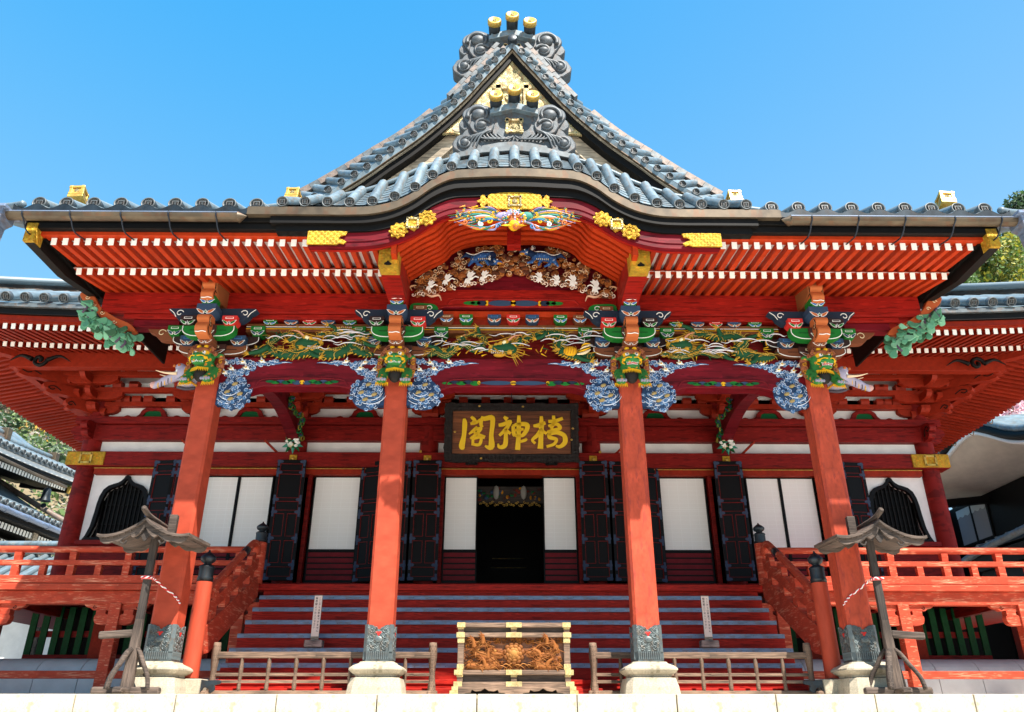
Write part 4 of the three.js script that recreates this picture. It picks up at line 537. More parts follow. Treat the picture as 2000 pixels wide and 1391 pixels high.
    if (!inner) add('cloud_nose', [col(tf(ext(blob([[0, 0], [0.35, 0.02], [0.6, -0.02], [0.76, 0.04], [0.74, -0.06], [0.62, -0.12], [0.5, -0.24], [0.2, -0.26], [0, -0.24]].map(q => [q[0] * out, q[1]]), 40), 0.14, 0.004), 0, 0, 0), C.rust), scroll(out, out * 0.48, -0.1, 0.085, 0.08, C.cream)], out * 0.62, 6.58, -0.02);
    add('orange_nose', nose(C.orange), 0, 6.30, 0.6);
    add('bracket_block', block(0.36, 0.22, 0.34, C.blue, C.blue, C.green, C.orange), 0, 6.5, 0.82);
    add('bracket_block', block(0.28, 0.16, 0.28, C.green, C.white, C.brown, C.sky), 0, 6.72, 0.84);
    add('orange_nose', nose(C.orange), 0, 7.0, 0.62);
    if (!inner) add('tie_beam', [col(extX([[-0.3, 6.92], [0.25, 6.88], [0.62, 7.0], [0.66, 7.3], [-0.3, 7.42]], 0.3), C.tan)], 0, 0, 0.22);
    else { const m = part(p, 'projecting_beam', [rex(x - 0.17, x + 0.17, 6.8, 7.32, 0.25, 1.75, 0.012), extX([[0.25, 6.62], [0.9, 6.8], [0.25, 6.8]], 0.3, x)], M.beam); const cap = part(m, 'gold_cap', rex(x - 0.175, x + 0.175, 6.79, 7.325, 1.755, 2.1, 0.015), M.gold); part(cap, 'cap_notch', col(ext(blob([[-0.06, 0], [-0.06, 0.03], [-0.03, 0.05], [0, 0.08], [0.03, 0.05], [0.06, 0.03], [0.06, 0]], 20), 0.01).translate(x, 6.8, 2.103), C.black), M.paintedFlat);
      both(s => { if (s * x > 0) return; add('cloud_nose', [col(tf(ext(blob([[0, 0.1], [0.3, 0.12], [0.44, 0.1], [0.52, 0.02], [0.46, -0.06], [0.36, -0.1], [0, -0.1]].map(q => [q[0] * s, q[1]]), 30), 0.12, 0.004), 0, 0, 0), C.green), scroll(s, s * 0.36, 0.02, 0.065, 0.07), ], s * 0.22, 6.84, 0.36); add('bracket_block', block(0.26, 0.18, 0.22, C.rust, C.cream, C.blue, C.green), s * 0.4, 6.72, 0.46); }); }
  });
  // row of small blocks under the purlins
  const rowC = [[C.red, C.white, C.blue, C.green], [C.blue, C.sky, C.green, C.orange], [C.green, C.white, C.brown, C.sky], [C.rust, C.cream, C.black, C.sky]];
  for (const [x, k] of [[0, 0], [-0.37, 1], [0.37, 1], [-0.92, 2], [0.92, 2], [-1.3, 3], [1.3, 3]]) part(p, 'bearing_block', mv(block(0.26, 0.17, 0.16, ...rowC[k]), x, 6.635, 0.28), M.paintedFlat);
  both(s => { for (const [x, k] of [[3.98, 0], [3.62, 1], [4.34, 1], [3.2, 2], [4.75, 2]]) part(p, 'bearing_block', mv(block(0.26, 0.13, 0.16, ...rowC[k]), s * x, 6.62, 0.16), M.paintedFlat); });

  // ---- rafters of the straight eaves
  const gR = bx(0.09, 0.125, 1), gTip = bx(0.092, 0.128, 0.012);
  const rafter = (name, x, z0, y0, z1, y1) => { const L = Math.hypot(z1 - z0, y1 - y0), a = Math.atan2(y0 - y1, z1 - z0), m = part(p, name, gR, pick(VV)); m.scale.z = L; at(m, x, (y0 + y1) / 2, (z0 + z1) / 2, a); const t = part(m, 'white_tip', gTip, M.tip); t.position.z = 0.5 + 0.007 / L; t.scale.z = 1 / L; };
  both(s => { for (let i = 0; i < 29; i++) { const x = s * (2.46 + i * 0.1975); rafter('rafter', x, -3.2, 8.06, 1.3, 7.11); rafter('flying_rafter', x, 0.9, 7.315, 2.2, 7.165); } });
  both(s => { const R = (a, b) => s < 0 ? [-b, -a] : [a, b]; const [x0, x1] = R(2.38, 8.12);
    part(p, 'soffit_board', sheet((u, v) => [lerp(x0, x1, u), lerp(8.14, 7.19, v), lerp(-3.2, 1.3, v)], 2, 2), M.white); part(p, 'soffit_board', sheet((u, v) => [lerp(x0, x1, u), lerp(7.385, 7.235, v), lerp(0.9, 2.24, v)], 2, 2), M.white);
    part(p, 'rafter_strip', rex(x0, x1, 7.18, 7.24, 1.18, 1.27, 0.006), M.vermilion);
    const [f0, f1] = R(3.55, 8.2); part(p, 'eave_board', rex(f0, f1, 7.235, 7.40, 2.12, 2.3, 0.008), M.vermilion);
    const [g0, g1] = R(3.5, 8.42); part(p, 'black_eave_board', rex(g0, g1, 7.30, 7.42, 2.305, 2.42, 0.006), M.black); part(p, 'black_eave_board', rex(g0, g1, 7.425, 7.52, 2.25, 2.47, 0.006), M.black);
    // verge board at the side, gold tip
    part(p, 'verge_board', extX([[2.35, 7.02], [2.42, 7.05], [2.42, 7.42], [-3.2, 8.35], [-3.2, 7.75], [0, 7.22], [1.3, 7.0]], 0.16, s * 8.28), M.black);
    part(p, 'gold_verge_tip', rex(s * 8.19, s * 8.38, 7.03, 7.40, 2.2, 2.435, 0.01), M.gold);
    part(p, 'side_soffit', ex(s * 8.14, s * 8.19, 7.2, 7.9, -3, 2.2), M.black);
  });
  // ---- curved gable: ribs, boards
  ribY = table([0, 0.4, 0.72, 1.05, 1.24, 1.3, 1.4, 1.65, 1.96, 2.05], [7.99, 7.975, 7.92, 7.80, 7.66, 7.56, 7.45, 7.29, 7.05, 6.98]);
  for (let k = 0; k < 8; k++) { const z = 2.2 - k * 0.245, lift = (2.25 - z) * 0.245, st = []; for (let i = 0; i <= 56; i++) { const x = lerp(-2.03, 2.03, i / 56), kx = Math.abs(x) / 2.05; st.push({ o: [x, ribY(Math.abs(x)) + lift * (0.7 + 0.35 * kx), z], A: [0, 1, 0], B: [0, 0, 1] }); } part(p, 'curved_rib', sweep([[0, -0.05], [0.12, -0.05], [0.12, 0.05], [0, 0.05]], st), M.vermilion); }
  part(p, 'vault_board', sheet((u, v) => { const x = lerp(-2.04, 2.04, u), z = lerp(2.3, 0.1, v), kx = Math.abs(x) / 2.05; return [x, ribY(Math.abs(x)) + 0.1 + (2.25 - z) * 0.245 * (0.7 + 0.35 * kx), z]; }, 48, 6), M.hall);
  part(p, 'tympanum_board', ext([[-2.2, 6.96], [2.2, 6.96], ...Array.from({ length: 41 }, (_, i) => { const x = lerp(2.2, -2.2, i / 40); return [x, ribY(Math.abs(x)) + 0.55]; })], 0.06).translate(0, 0, 0.22), M.deep);
  both(q => part(p, 'vault_side_board', extX([[0.05, 6.9], [2.3, 6.9], [2.3, 7.3], [0.05, 8.3]], 0.09, q * 2.085), M.vermilion));
  part(p, 'hanging_post', rex(-0.13, 0.13, 7.74, 8.2, 1.1, 1.3, 0.012), M.beam);
  const bandX = (n, X) => Array.from({ length: n + 1 }, (_, i) => lerp(-X, X, i / n));
  const band = (name, y0, y1, r0, r1, z0, z1, X, mat, n = 80) => { const pos = [], quads = []; const xs = bandX(n, X), ring = x => { const a = arch(x); return [[y0 + r0 * a, z0], [y1 + r1 * a, z0], [y1 + r1 * a, z1], [y0 + r0 * a, z1]]; }; const vs = [], id = []; xs.forEach(x => ring(x).forEach(q => vs.push(x, q[0], q[1]))); for (let i = 0; i < n; i++) for (let j = 0; j < 4; j++) { const a = i * 4 + j, b = i * 4 + (j + 1) % 4; id.push(a, a + 4, b, b, a + 4, b + 4); } id.push(0, 1, 2, 0, 2, 3); const L = n * 4; id.push(L, L + 2, L + 1, L, L + 3, L + 2); let g = new THREE.BufferGeometry(); g.setAttribute('position', new THREE.Float32BufferAttribute(vs, 3)); g.setIndex(id); g = g.toNonIndexed(); g.computeVertexNormals(); return part(p, name, uvBox(g), mat); };
  const bb = band('barge_board', 6.955, 7.235, 0.76, 0.78, 2.3, 2.42, 3.52, M.deep);
  band('barge_lip', 6.95, 7.0, 0.74, 0.72, 2.26, 2.32, 3.5, M.beam);
  band('barge_moulding', 7.05, 7.085, 0.765, 0.765, 2.42, 2.435, 3.5, M.deep);
  band('black_gable_band', 7.236, 7.36, 0.785, 0.80, 2.25, 2.46, 4.1, M.black); band('black_gable_band', 7.362, 7.50, 0.80, 0.84, 2.25, 2.53, 4.2, M.black);
  band('tile_bed', 7.502, 7.66, 0.845, 0.86, 2.2, 2.58, 4.6, M.bronze);
  // ---- gold fittings on the barge board
  { const plate = blob([[-0.42, -0.15], [-0.25, -0.16], [-0.08, -0.165], [0, -0.19], [0.08, -0.165], [0.25, -0.16], [0.42, -0.15], [0.47, -0.09], [0.44, 0], [0.47, 0.09], [0.42, 0.15], [-0.42, 0.15], [-0.47, 0.09], [-0.44, 0], [-0.47, -0.09]], 60), wing = s => blob([[0.4, 0.05], [0.5, 0.06], [0.55, 0.13], [0.6, 0.1], [0.6, 0.04], [0.66, 0], [0.6, -0.04], [0.6, -0.1], [0.55, -0.13], [0.5, -0.06], [0.4, -0.05]].map(q => [s * q[0], q[1]]), 44);
    const c = part(p, 'gold_center_plate', [ext(plate, 0.02, 0.006), ext(wing(1), 0.02, 0.005), ext(wing(-1), 0.02, 0.005)].map(g => g.translate(0, 7.89, 2.45)), M.gold); part(c, 'crest', [[-0.1, 0, 0.028, 0.24], [0.1, 0, 0.028, 0.24], [0, 0.09, 0.25, 0.028], [0, -0.09, 0.25, 0.028]].map(([a, b, w, h]) => bx(w, h, 0.03, a, 7.89 + b, 2.47)).concat([sph(0.05, 0.05, 0.02, 0, 7.89, 2.47)]), M.goldOld);
    both(s => { const fx = s * 1.76, fy = 7.40, rot = s * 0.5, gs = []; for (const q of [-1, 1]) { const bxx = q * 0.27; gs.push(ext(blob(Array.from({ length: 18 }, (_, i) => { const a = i / 18 * 2 * PI, r = i % 2 ? 0.13 : 0.17; return [bxx + Math.cos(a) * r, Math.sin(a) * r * 0.9]; }), 54), 0.025, 0.006)); gs.push(tf(new THREE.TorusGeometry(0.055, 0.016, 6, 16), bxx - q * 0.02, -0.03, 0.02)); for (let i = 0; i < 7; i++) { const a = i / 7 * PI * 1.2 - 0.6 + (q < 0 ? PI : 0); gs.push(sph(0.035, 0.035, 0.02, bxx + Math.cos(a) * 0.11, Math.sin(a) * 0.1, 0.018, 8)); } } gs.push(rb(0.22, 0.22, 0.05, 0.01, 0, 0, 0.01, 0, 0, -rot)); const f = part(p, 'gold_flower_fitting', gs.map(g => tf(g, fx, fy, 2.455, 0, 0, rot * -1)), M.gold); part(f, 'crest_square', [[-0.09, 0, 0.03, 0.22], [0.09, 0, 0.03, 0.22], [0, 0.09, 0.22, 0.03], [0, -0.09, 0.22, 0.03]].map(([a, b, w, h]) => bx(w, h, 0.02, fx + a, fy + b, 2.5)), M.goldOld);
      const e = ([[-0.32, -0.13], [0.18, -0.13], [0.24, -0.1], [0.3, -0.12], [0.34, -0.08], [0.28, -0.04], [0.2, -0.02], [0.24, 0.04], [0.32, 0.06], [0.34, 0.12], [0.24, 0.13], [-0.32, 0.13]].map(q => [-s * q[0], q[1]])); part(p, 'gold_end_plate', tf(ext(e, 0.02, 0.006), s * 3.22, 7.11, 2.45), M.gold); });
  }
}

// ------------------------------------------------------------------ porch roof, curved gable tiles
const bandTop = table([0, 0.6, 1.2, 1.74, 2.23, 2.84, 3.57, 4.3, 5.2, 8.6], [9.46, 9.38, 9.24, 9.03, 8.74, 8.48, 8.3, 8.16, 8.05, 8.0]);
const eaveY = x => 7.775 + 0.86 * arch(x);
function ribbedTube(p0, p1, r, n = 5) { const d = V3(...p1).sub(V3(...p0)), L = d.length(), pts = []; for (let i = 0; i <= n; i++) { const y0 = L * i / n; pts.push([r, y0]); if (i < n) { pts.push([r * 1.0, L * (i + 0.9) / n], [r * 0.94, L * (i + 0.96) / n]); } } const g = lathe(pts, 12); g.applyQuaternion(new THREE.Quaternion().setFromUnitVectors(V3(0, 1, 0), d.normalize())); g.translate(...p0); return g; }
// ridge-end ornament: scrolled fins, pentagonal cap, three tubes with gold ends, gold crest (unit: about 2.4 wide)
function ridgeEnd(parent, k, x0, y0, z0, label) {
  const gs = [], bs = [];
  const fin = s => { const o = []; // layered curls
    const lobe = (x, y, rx, ry, d, z) => o.push(tf(ext(blob(Array.from({ length: 14 }, (_, i) => { const a = i / 14 * 2 * PI, r = 1 + 0.06 * Math.cos(a * 5 + x * 7); return [x + Math.cos(a) * rx * r, y + Math.sin(a) * ry * r]; }), 42), d, 0.02), 0, 0, z));
    lobe(0.76, 1.02, 0.34, 0.31, 0.3, 0); lobe(0.70, 0.72, 0.25, 0.2, 0.34, 0.0); lobe(1.05, 0.24, 0.25, 0.24, 0.3, 0); lobe(1.06, 0.82, 0.12, 0.14, 0.26, -0.03); lobe(0.86, 0.45, 0.26, 0.3, 0.24, -0.02);
    const curl = (x, y, R, a0, dir, r, z, t = 1.15) => o.push(tube(spiral(x, y, z, R, t, a0, dir, 20, 0.3), q => r * (1 - 0.35 * q), 30, 7));
    curl(0.76, 1.03, 0.27, -0.4, 1, 0.05, 0.19); curl(0.70, 0.72, 0.19, 2.8, -1, 0.042, 0.2); curl(1.05, 0.24, 0.19, 2.4, -1, 0.045, 0.18);
    o.push(sph(0.16, 0.14, 0.1, 0.77, 1.02, 0.19, 12), sph(0.12, 0.09, 0.08, 0.71, 0.72, 0.2, 12), sph(0.1, 0.1, 0.08, 1.06, 0.24, 0.19, 10));
    for (let i = 0; i < 5; i++) o.push(tube([[0.5 + i * 0.06, 0.62 - i * 0.03, 0.17], [0.66 + i * 0.06, 0.5 - i * 0.02, 0.2], [0.76 + i * 0.07, 0.34, 0.19], [0.82 + i * 0.07, 0.14 + i * 0.015, 0.15]], t => 0.026, 14, 5));
    for (let i = 0; i < 6; i++) o.push(tube([[0.02 + i * 0.09, 0.44 - i * 0.02, 0.17], [0.14 + i * 0.09, 0.34, 0.2], [0.26 + i * 0.09, 0.38, 0.19], [0.36 + i * 0.08, 0.5, 0.17]], 0.024, 12, 5));
    return o.map(g => s < 0 ? mir(g) : g); };
  both(s => gs.push(...fin(s)));
  gs.push(tf(ext([[-0.95, 0], [0.95, 0], [0.8, 0.3], [0.46, 0.42], [0.46, 1.06], [0, 1.2], [-0.46, 1.06], [-0.46, 0.42], [-0.8, 0.3]], 0.26, 0.01), 0, 0, 0));
  const t = k => g => tf(g, x0, y0, z0, 0, 0, 0, k);
  const body = part(parent, 'ridge_end_ornament', gs.map(t(k)), M.ornament, label);
  part(body, 'cap', [ext([[-0.52, 1.0], [-0.52, 1.1], [0, 1.27], [0.52, 1.1], [0.52, 1.0], [0, 1.16]], 0.44, 0.01), ext([[-0.5, 1.11], [-0.46, 1.22], [0, 1.36], [0.46, 1.22], [0.5, 1.11], [0, 1.27]], 0.36, 0.01)].map(g => t(k)(g.translate(0, 0, 0.03))), M.tile);
  for (const [x, y, z] of [[-0.4, 1.3, 0.12], [0, 1.44, 0.16], [0.4, 1.3, 0.12]]) {
    const tb = part(body, 'ornament_tube', t(k)(tf(lathe([[0.125, -0.5], [0.13, 0.0], [0.14, 0.3], [0, 0.31]], 18), x, y, z, 1.32)), M.finial);
    part(tb, 'gold_end', t(k)(tf(lathe([[0.12, 0.22], [0.155, 0.23], [0.155, 0.33], [0.12, 0.35], [0.1, 0.325], [0, 0.325]], 20), x, y, z, 1.32)), M.goldPlain);
    part(tb, 'gold_crest', t(k)(tf(mrg([[-0.03, 0, 0.012, 0.08], [0.03, 0, 0.012, 0.08], [0, 0.03, 0.07, 0.012], [0, -0.03, 0.07, 0.012], [0, 0, 0.012, 0.06]].map(([a, b, w, h]) => bx(w, 0.02, h, a, 0.33, b))), x, y, z, 1.32)), M.goldOld);
  }
  part(body, 'gold_crest_square', [[-0.15, 0, 0.06, 0.4], [0.15, 0, 0.06, 0.4], [0, 0.15, 0.4, 0.06], [0, -0.15, 0.4, 0.06]].map(([a, b, w, h]) => bx(w, h, 0.06, a, 0.74 + b, 0.16)).concat([sph(0.08, 0.08, 0.04, 0, 0.75, 0.14), bx(0.3, 0.3, 0.02, 0, 0.74, 0.14)]).map(t(k)), M.goldOld);
  return body;
}
function goldBox(parent, x, y, z, ry, rz, s = 1) { const w = 0.2 * s, m = part(parent, 'gold_ridge_box', rb(w * 1.15, w * 1.15, w * 1.15, 0.01), M.goldPlain); at(m, x, y, z, -0.25, ry, rz); const e = []; for (const a of [-1, 1]) for (const b of [-1, 1]) { e.push(rb(w * 0.3, w * 1.5, w * 0.3, 0.006, a * w * 0.55, 0, b * w * 0.55), rb(w * 1.5, w * 0.3, w * 0.3, 0.006, 0, a * w * 0.5, b * w * 0.58), rb(w * 0.3, w * 0.3, w * 1.5, 0.006, a * w * 0.58, b * w * 0.5, 0)); } part(m, 'box_frame', e, M.goldPlain); part(m, 'box_crest', [sph(w * 0.28, w * 0.22, 0.02, 0, 0, w * 0.58), sph(w * 0.12, w * 0.3, 0.02, 0, 0, w * 0.59)], M.goldOld); part(m, 'box_foot', [rb(w * 1.5, w * 0.4, w * 1.6, 0.01, 0, -w * 0.95, 0)], M.goldPlain); }
{
  const p = porch;
  // curved rows
  const ax = [0, 0.38, 0.755, 1.125, 1.45, 1.745, 2.09, 2.47, 2.86, 3.24, 3.63, 4.02];
  const axs = ax.flatMap(x => x ? [-x, x] : [0]);
  for (const x of axs) { const m = part(p, 'tile_row', [ribbedTube([x, eaveY(x), 2.56], [x * 0.985, bandTop(Math.abs(x)) + 0.04, 1.9], 0.095)], pick(VT)); const sl = Math.atan2(bandTop(Math.abs(x)) - eaveY(x), 0.66) * 0.35; const d = part(m, 'tile_end', gDisc.mid, M.tileDark); at(d, x, eaveY(x) - 0.01, 2.57, sl * 0.4, 0, 0); }
  // pan tiles between the rows, laid in overlapping courses
  const xs = [...axs].sort((a, b) => a - b);
  for (let i = 0; i < xs.length - 1; i++) { const x0 = xs[i], x1 = xs[i + 1]; const n = 7, gs = []; for (let c = 0; c < n; c++) { const f = v => lerp(0.0, 1, v), pt = (x, v, up) => { const e = eaveY(x) - 0.06, b = bandTop(Math.abs(x)) - 0.03; return [lerp(x, x * 0.985, v), lerp(e, b, v) + up * 0.012, lerp(2.58, 1.9, v) + up * 0.012]; }; gs.push(sheet((u, v) => { const x = lerp(x0, x1, u), dip = 0.03 * Math.sin(u * PI); const q = pt(x, lerp(c / n, (c + 1) / n, v), v > 0.5 ? 0 : 0.55); return [q[0], q[1] - dip, q[2]]; }, 3, 1)); } part(p, 'pan_tile_strip', gs.map(g => uvBox(g)), pick(VT)); }
  part(p, 'pan_bed', sheet((u, v) => { const x = lerp(-4.5, 4.5, u); return [x, lerp(eaveY(x) - 0.1, bandTop(Math.abs(x)) - 0.07, v), lerp(2.56, 1.9, v)]; }, 70, 3), M.tile);
  part(p, 'crown_strip', [-1, 1].map(s => tube(Array.from({ length: 24 }, (_, i) => { const x = s * lerp(1.15, 4.6, i / 23); return [x, bandTop(Math.abs(x)) + 0.05, 1.86]; }), 0.045, 50, 6)), M.tile);
  part(p, 'roof_behind_gable', sheet((u, v) => { const x = lerp(-8.4, 8.4, u), z = lerp(1.9, -4.2, v); return [x, bandTop(Math.abs(x)) - 0.02 + (1.9 - z) * 0.42, z]; }, 60, 8), M.tile);
  // straight rows
  const sx = []; for (let i = 0; i < 9; i++) sx.push(4.48 + i * 0.468);
  both(s => { for (const x of sx) { const m = part(p, 'tile_row', ribbedTube([s * x, 7.745, 2.5], [s * x, 8.4, 1.0], 0.112, 6), pick(VT)); const d = part(m, 'tile_end', gDisc.big, M.tileDark); at(d, s * x, 7.75, 2.51, -0.06, 0, 0); }
    const gsx = []; for (let i = 0; i < 9; i++) gsx.push(sheet((u, v) => [s * (4.25 + (i + u) * 0.468), 7.66 + 0.06 * Math.pow(Math.abs(u - 0.5) * 2, 2) * 0 - 0.05 * Math.sin(((i + u) * 0.468 + 4.25 - 4.48) / 0.468 * 2 * PI + PI / 2) * -1 + (v) * 0.62, lerp(2.56, 1.2, v)], 8, 2)); part(p, 'pan_tile_strip', gsx.map(g => uvBox(g)), M.tile);
    part(p, 'tile_bed', [ext([[4.2, 7.52], [8.62, 7.52], [8.62, 7.7], ...Array.from({ length: 73 }, (_, i) => { const x = lerp(8.62, 4.2, i / 72); return [x, 7.655 + 0.045 * Math.cos((x - 4.48) / 0.468 * 2 * PI)]; })].map(q => [s * q[0], q[1]]), 0.12).translate(0, 0, 2.5)], M.finial);
    // flared verge beyond the last row
    part(p, 'verge_flare', [sheet((u, v) => { const x = lerp(8.4, 9.75, u); return [s * x, 7.68 + 0.42 * Math.pow(u, 1.7) + v * 0.9, lerp(2.5, 0.6, v) - u * 0.5]; }, 14, 3), sheet((u, v) => { const x = lerp(8.4, 9.75, u); return [s * x, 7.68 - 0.16 * v * (1 - 0.3 * u) + 0.42 * Math.pow(u, 1.7), 2.5 - u * 0.5 - v * 0.1]; }, 14, 1), sheet((u, v) => { const x = lerp(8.4, 9.75, u); return [s * x, 7.52 + 0.42 * Math.pow(u, 1.7) + v * 0.8, lerp(2.4, 0.6, v) - u * 0.5]; }, 14, 2)].map(g => uvBox(g)), M.tile);
    part(p, 'verge_rim', tube(Array.from({ length: 10 }, (_, i) => { const u = i / 9; return [s * lerp(8.5, 9.75, u), 7.74 + 0.42 * Math.pow(u, 1.7), 2.5 - u * 0.5]; }), 0.06, 24, 8), M.tile);
    // gutter, hopper, hooks
    const gut = []; for (let i = 0; i <= 8; i++) { const a = PI + i / 8 * PI; gut.push([Math.cos(a) * 0.105, Math.sin(a) * 0.105]); } for (let i = 8; i >= 0; i--) { const a = PI + i / 8 * PI; gut.push([Math.cos(a) * 0.092, Math.sin(a) * 0.092]); }
    const g = part(p, 'gutter', sweep(gut, [4.7, 6, 7.4, 8.6].map(x => ({ o: [s * x, 7.42, 2.64], A: [0, 0, 1], B: [0, 1, 0] }))), M.bronze);
    part(g, 'gutter_rim', tube([[s * 4.7, 7.425, 2.74], [s * 8.6, 7.425, 2.74]], 0.012, 2, 6), M.nosing); part(g, 'gutter_end', tf(cone(0.1, 0.16, 10, 0, 0, 0, V3(-s, 0, 0.2)), s * 4.7, 7.39, 2.64), M.bronze);
    for (const x of [5.05, 5.85, 6.65, 7.5, 8.3]) part(g, 'gutter_hook', [tube([[s * x, 7.43, 2.745], [s * x, 7.36, 2.74], [s * x, 7.31, 2.66], [s * (x + 0.0), 7.24, 2.6], [s * (x - 0.02), 7.16, 2.52], [s * (x - 0.04), 7.2, 2.2]], 0.014, 20, 6)], M.iron);
    const hp = part(p, 'rain_hopper', [squareLathe([[0.24, 0.0], [0.24, 0.05], [0.17, 0.055]], 0.04).translate(s * 8.76, 7.43, 2.64), squareLathe([[0.10, -0.5], [0.11, -0.26], [0.14, -0.2], [0.175, -0.14], [0.175, 0.0]], 0.04).translate(s * 8.76, 7.43, 2.64)], M.nosing);
    goldBox(p, s * 4.12, 8.5, 1.75, 0, s * -0.02, 0.82); goldBox(p, s * 8.0, 8.38, 1.9, -s * 0.1, -s * 0.16, 0.88);
    part(p, 'corner_ridge', tube([[s * 8.0, 8.2, 1.85], [s * 7.6, 8.9, 0.4], [s * 7.0, 9.6, -1.2]], 0.12, 10, 8), M.tile);
  });
  // thin snow guard line on the straight roof
  // ridge of the curved gable
  part(p, 'gable_ridge', [ext([[-1.22, 9.28], [-0.6, 9.46], [0, 9.52], [0.6, 9.46], [1.22, 9.28], [1.22, 9.18], [0.6, 9.34], [0, 9.4], [-0.6, 9.34], [-1.22, 9.18]], 0.5, 0.008).translate(0, 0.03, 1.72), ext([[-0.62, 9.52], [-0.3, 9.6], [0, 9.63], [0.3, 9.6], [0.62, 9.52], [0.62, 9.44], [0, 9.54], [-0.62, 9.44]], 0.42, 0.008).translate(0, 0.02, 1.74)], M.tileDark);
  part(p, 'gable_ridge_back', tube([[0, 9.62, 1.6], [0, 10.6, -1.6]], 0.2, 4, 10), M.tile);
  ridgeEnd(p, 0.9, 0, 9.5, 1.66, 'dark scrolled ridge-end ornament with three gold-capped tubes on the curved gable');
}
// ------------------------------------------------------------------ tall gable on the roof behind
{
  const g = hall, Z = -1.5;
  // rake line of the tile ends in the facade plane
  const rk = table([0, 0.25, 0.67, 1.05, 1.48, 1.95, 2.44, 2.98, 3.52, 4.09, 4.69, 5.4], [15.95, 15.56, 14.96, 14.38, 13.81, 13.27, 12.76, 12.27, 11.76, 11.29, 10.85, 10.4]);
  const rkIn = [0.25, 0.46, 0.67, 0.86, 1.05, 1.26, 1.48, 1.71, 1.95, 2.19, 2.44, 2.71, 2.98, 3.25, 3.52, 3.8, 4.09, 4.39, 4.69];
  const vUp = x => lerp(0.46, 0.7, smooth(1.2, 4.2, x));
  both(s => {
    for (const x of rkIn) { const y = rk(x), m = part(g, 'gable_tile_row', ribbedTube([s * x, y, Z + 0.05], [s * (x + 0.56), y + vUp(x), Z - 0.8], 0.095, 5), pick(VT)); const d = part(m, 'tile_end', gDisc.small, M.tileDark); at(d, s * x, y, Z + 0.06, 0, s * 0.1, 0); }
    part(g, 'gable_roof_verge', [sheet((u, v) => { const x = lerp(0.0, 4.8, u), y = rk(x) - 0.07; return [s * (x + 0.56 * v), y + vUp(x) * v, lerp(Z + 0.06, Z - 0.8, v)]; }, 30, 3), sheet((u, v) => { const x = lerp(0, 4.8, u), y = rk(x) + vUp(x) - 0.04; return [s * (x + 0.56 + 0.1 * v), y - 0.35 * v, lerp(Z - 0.8, Z - 6, v)]; }, 30, 3), sheet((u, v) => { const x = lerp(0, 4.8, u), y = rk(x) - 0.08; return [s * (x - 0.02 * v), y - 0.12 * v, Z + 0.06 - 0.03 * v]; }, 30, 1)].map(q => uvBox(q)), M.tile);
    for (let i = 2; i < 17; i++) { const x = 1.1 + i * 0.21, x2 = x + 0.21, P0 = [s * (x + 0.6), rk(x) + vUp(x) + 0.03], P1 = [s * (x2 + 0.6), rk(x2) + vUp(x2) + 0.03], L = Math.hypot(P1[0] - P0[0], P1[1] - P0[1]); part(g, 'crown_tile', tf(new THREE.BoxGeometry(L * 0.97, 0.17, 0.22), (P0[0] + P1[0]) / 2, (P0[1] + P1[1]) / 2, Z - 0.82, 0, 0, Math.atan2(P1[1] - P0[1], P1[0] - P0[0])), i % 3 ? M.tileRed : M.tileDark); }
    // rake boards: dark tile bed, black bargeboard, weathered inner board
    const rake = (off0, off1, z0, z1, X0, X1, m, nm) => { const n = 24, st = []; for (let i = 0; i <= n; i++) { const x = lerp(X0, X1, i / n); st.push({ o: [s * x, rk(x), 0], A: [0, 1, 0], B: [0, 0, 1] }); } part(g, nm, sweep([[off0, z0], [off1, z0], [off1, z1], [off0, z1]], st), m); };
    rake(-0.24, -0.10, Z - 0.5, Z + 0.03, 0, 5.4, M.bronze, 'gable_tile_bed'); rake(-0.27, -0.245, Z - 0.5, Z - 0.04, 0, 5.4, M.paleWood, 'gable_bead'); rake(-0.52, -0.275, Z - 0.5, Z - 0.1, 0, 5.4, M.black, 'gable_bargeboard');
    rake(-1.05, -0.525, Z - 0.6, Z - 0.34, 0.1, 5.2, M.paleWood, 'gable_inner_board'); rake(-1.12, -1.055, Z - 0.6, Z - 0.3, 0.3, 5.2, M.paleWood, 'gable_inner_moulding'); rake(-1.75, -1.125, Z - 0.7, Z - 0.4, 0.6, 5.2, M.paleWood, 'gable_inner_board'); 
    // brick-like stacked ridge courses above the peak
    for (let c = 0; c < 3; c++) for (let i = 0; i < 9; i++) { const x = 0.12 + (i + (c % 2) * 0.5) * 0.142; if (x > 1.3) continue; const y = rk(x), a = Math.atan(1.38); part(g, 'ridge_tile', tf(new THREE.BoxGeometry(0.238, 0.108, 0.3), s * (x + Math.sin(a) * (0.18 + c * 0.112)), y + Math.cos(a) * (0.18 + c * 0.112), Z - 0.3, 0, 0, -s * a), (i + c) % 3 ? M.tileDark : M.tileRed); }
    // gold ogee leaves at the foot of the inner boards
    part(g, 'gold_leaf_fitting', [[0.2, 0], [0.5, -0.12], [0.85, -0.26]].map(([dx, dy], i) => tf(ext(blob([[-0.2, 0], [-0.1, 0.12], [0, 0.08], [0.1, 0.15], [0.22, 0.04], [0.14, -0.08], [-0.1, -0.08]], 30), 0.04, 0.01), s * (3.0 + dx * 1.4), 10.75 + dy * 1.6, Z - 0.3, 0, 0, -s * 0.7)), M.goldOld);
  });
  part(g, 'gable_wall', ext([[-5.6, 9.6], [5.6, 9.6], [0.2, 15.2], [-0.2, 15.2]], 0.1).translate(0, 0, Z - 0.85), M.hallDark);
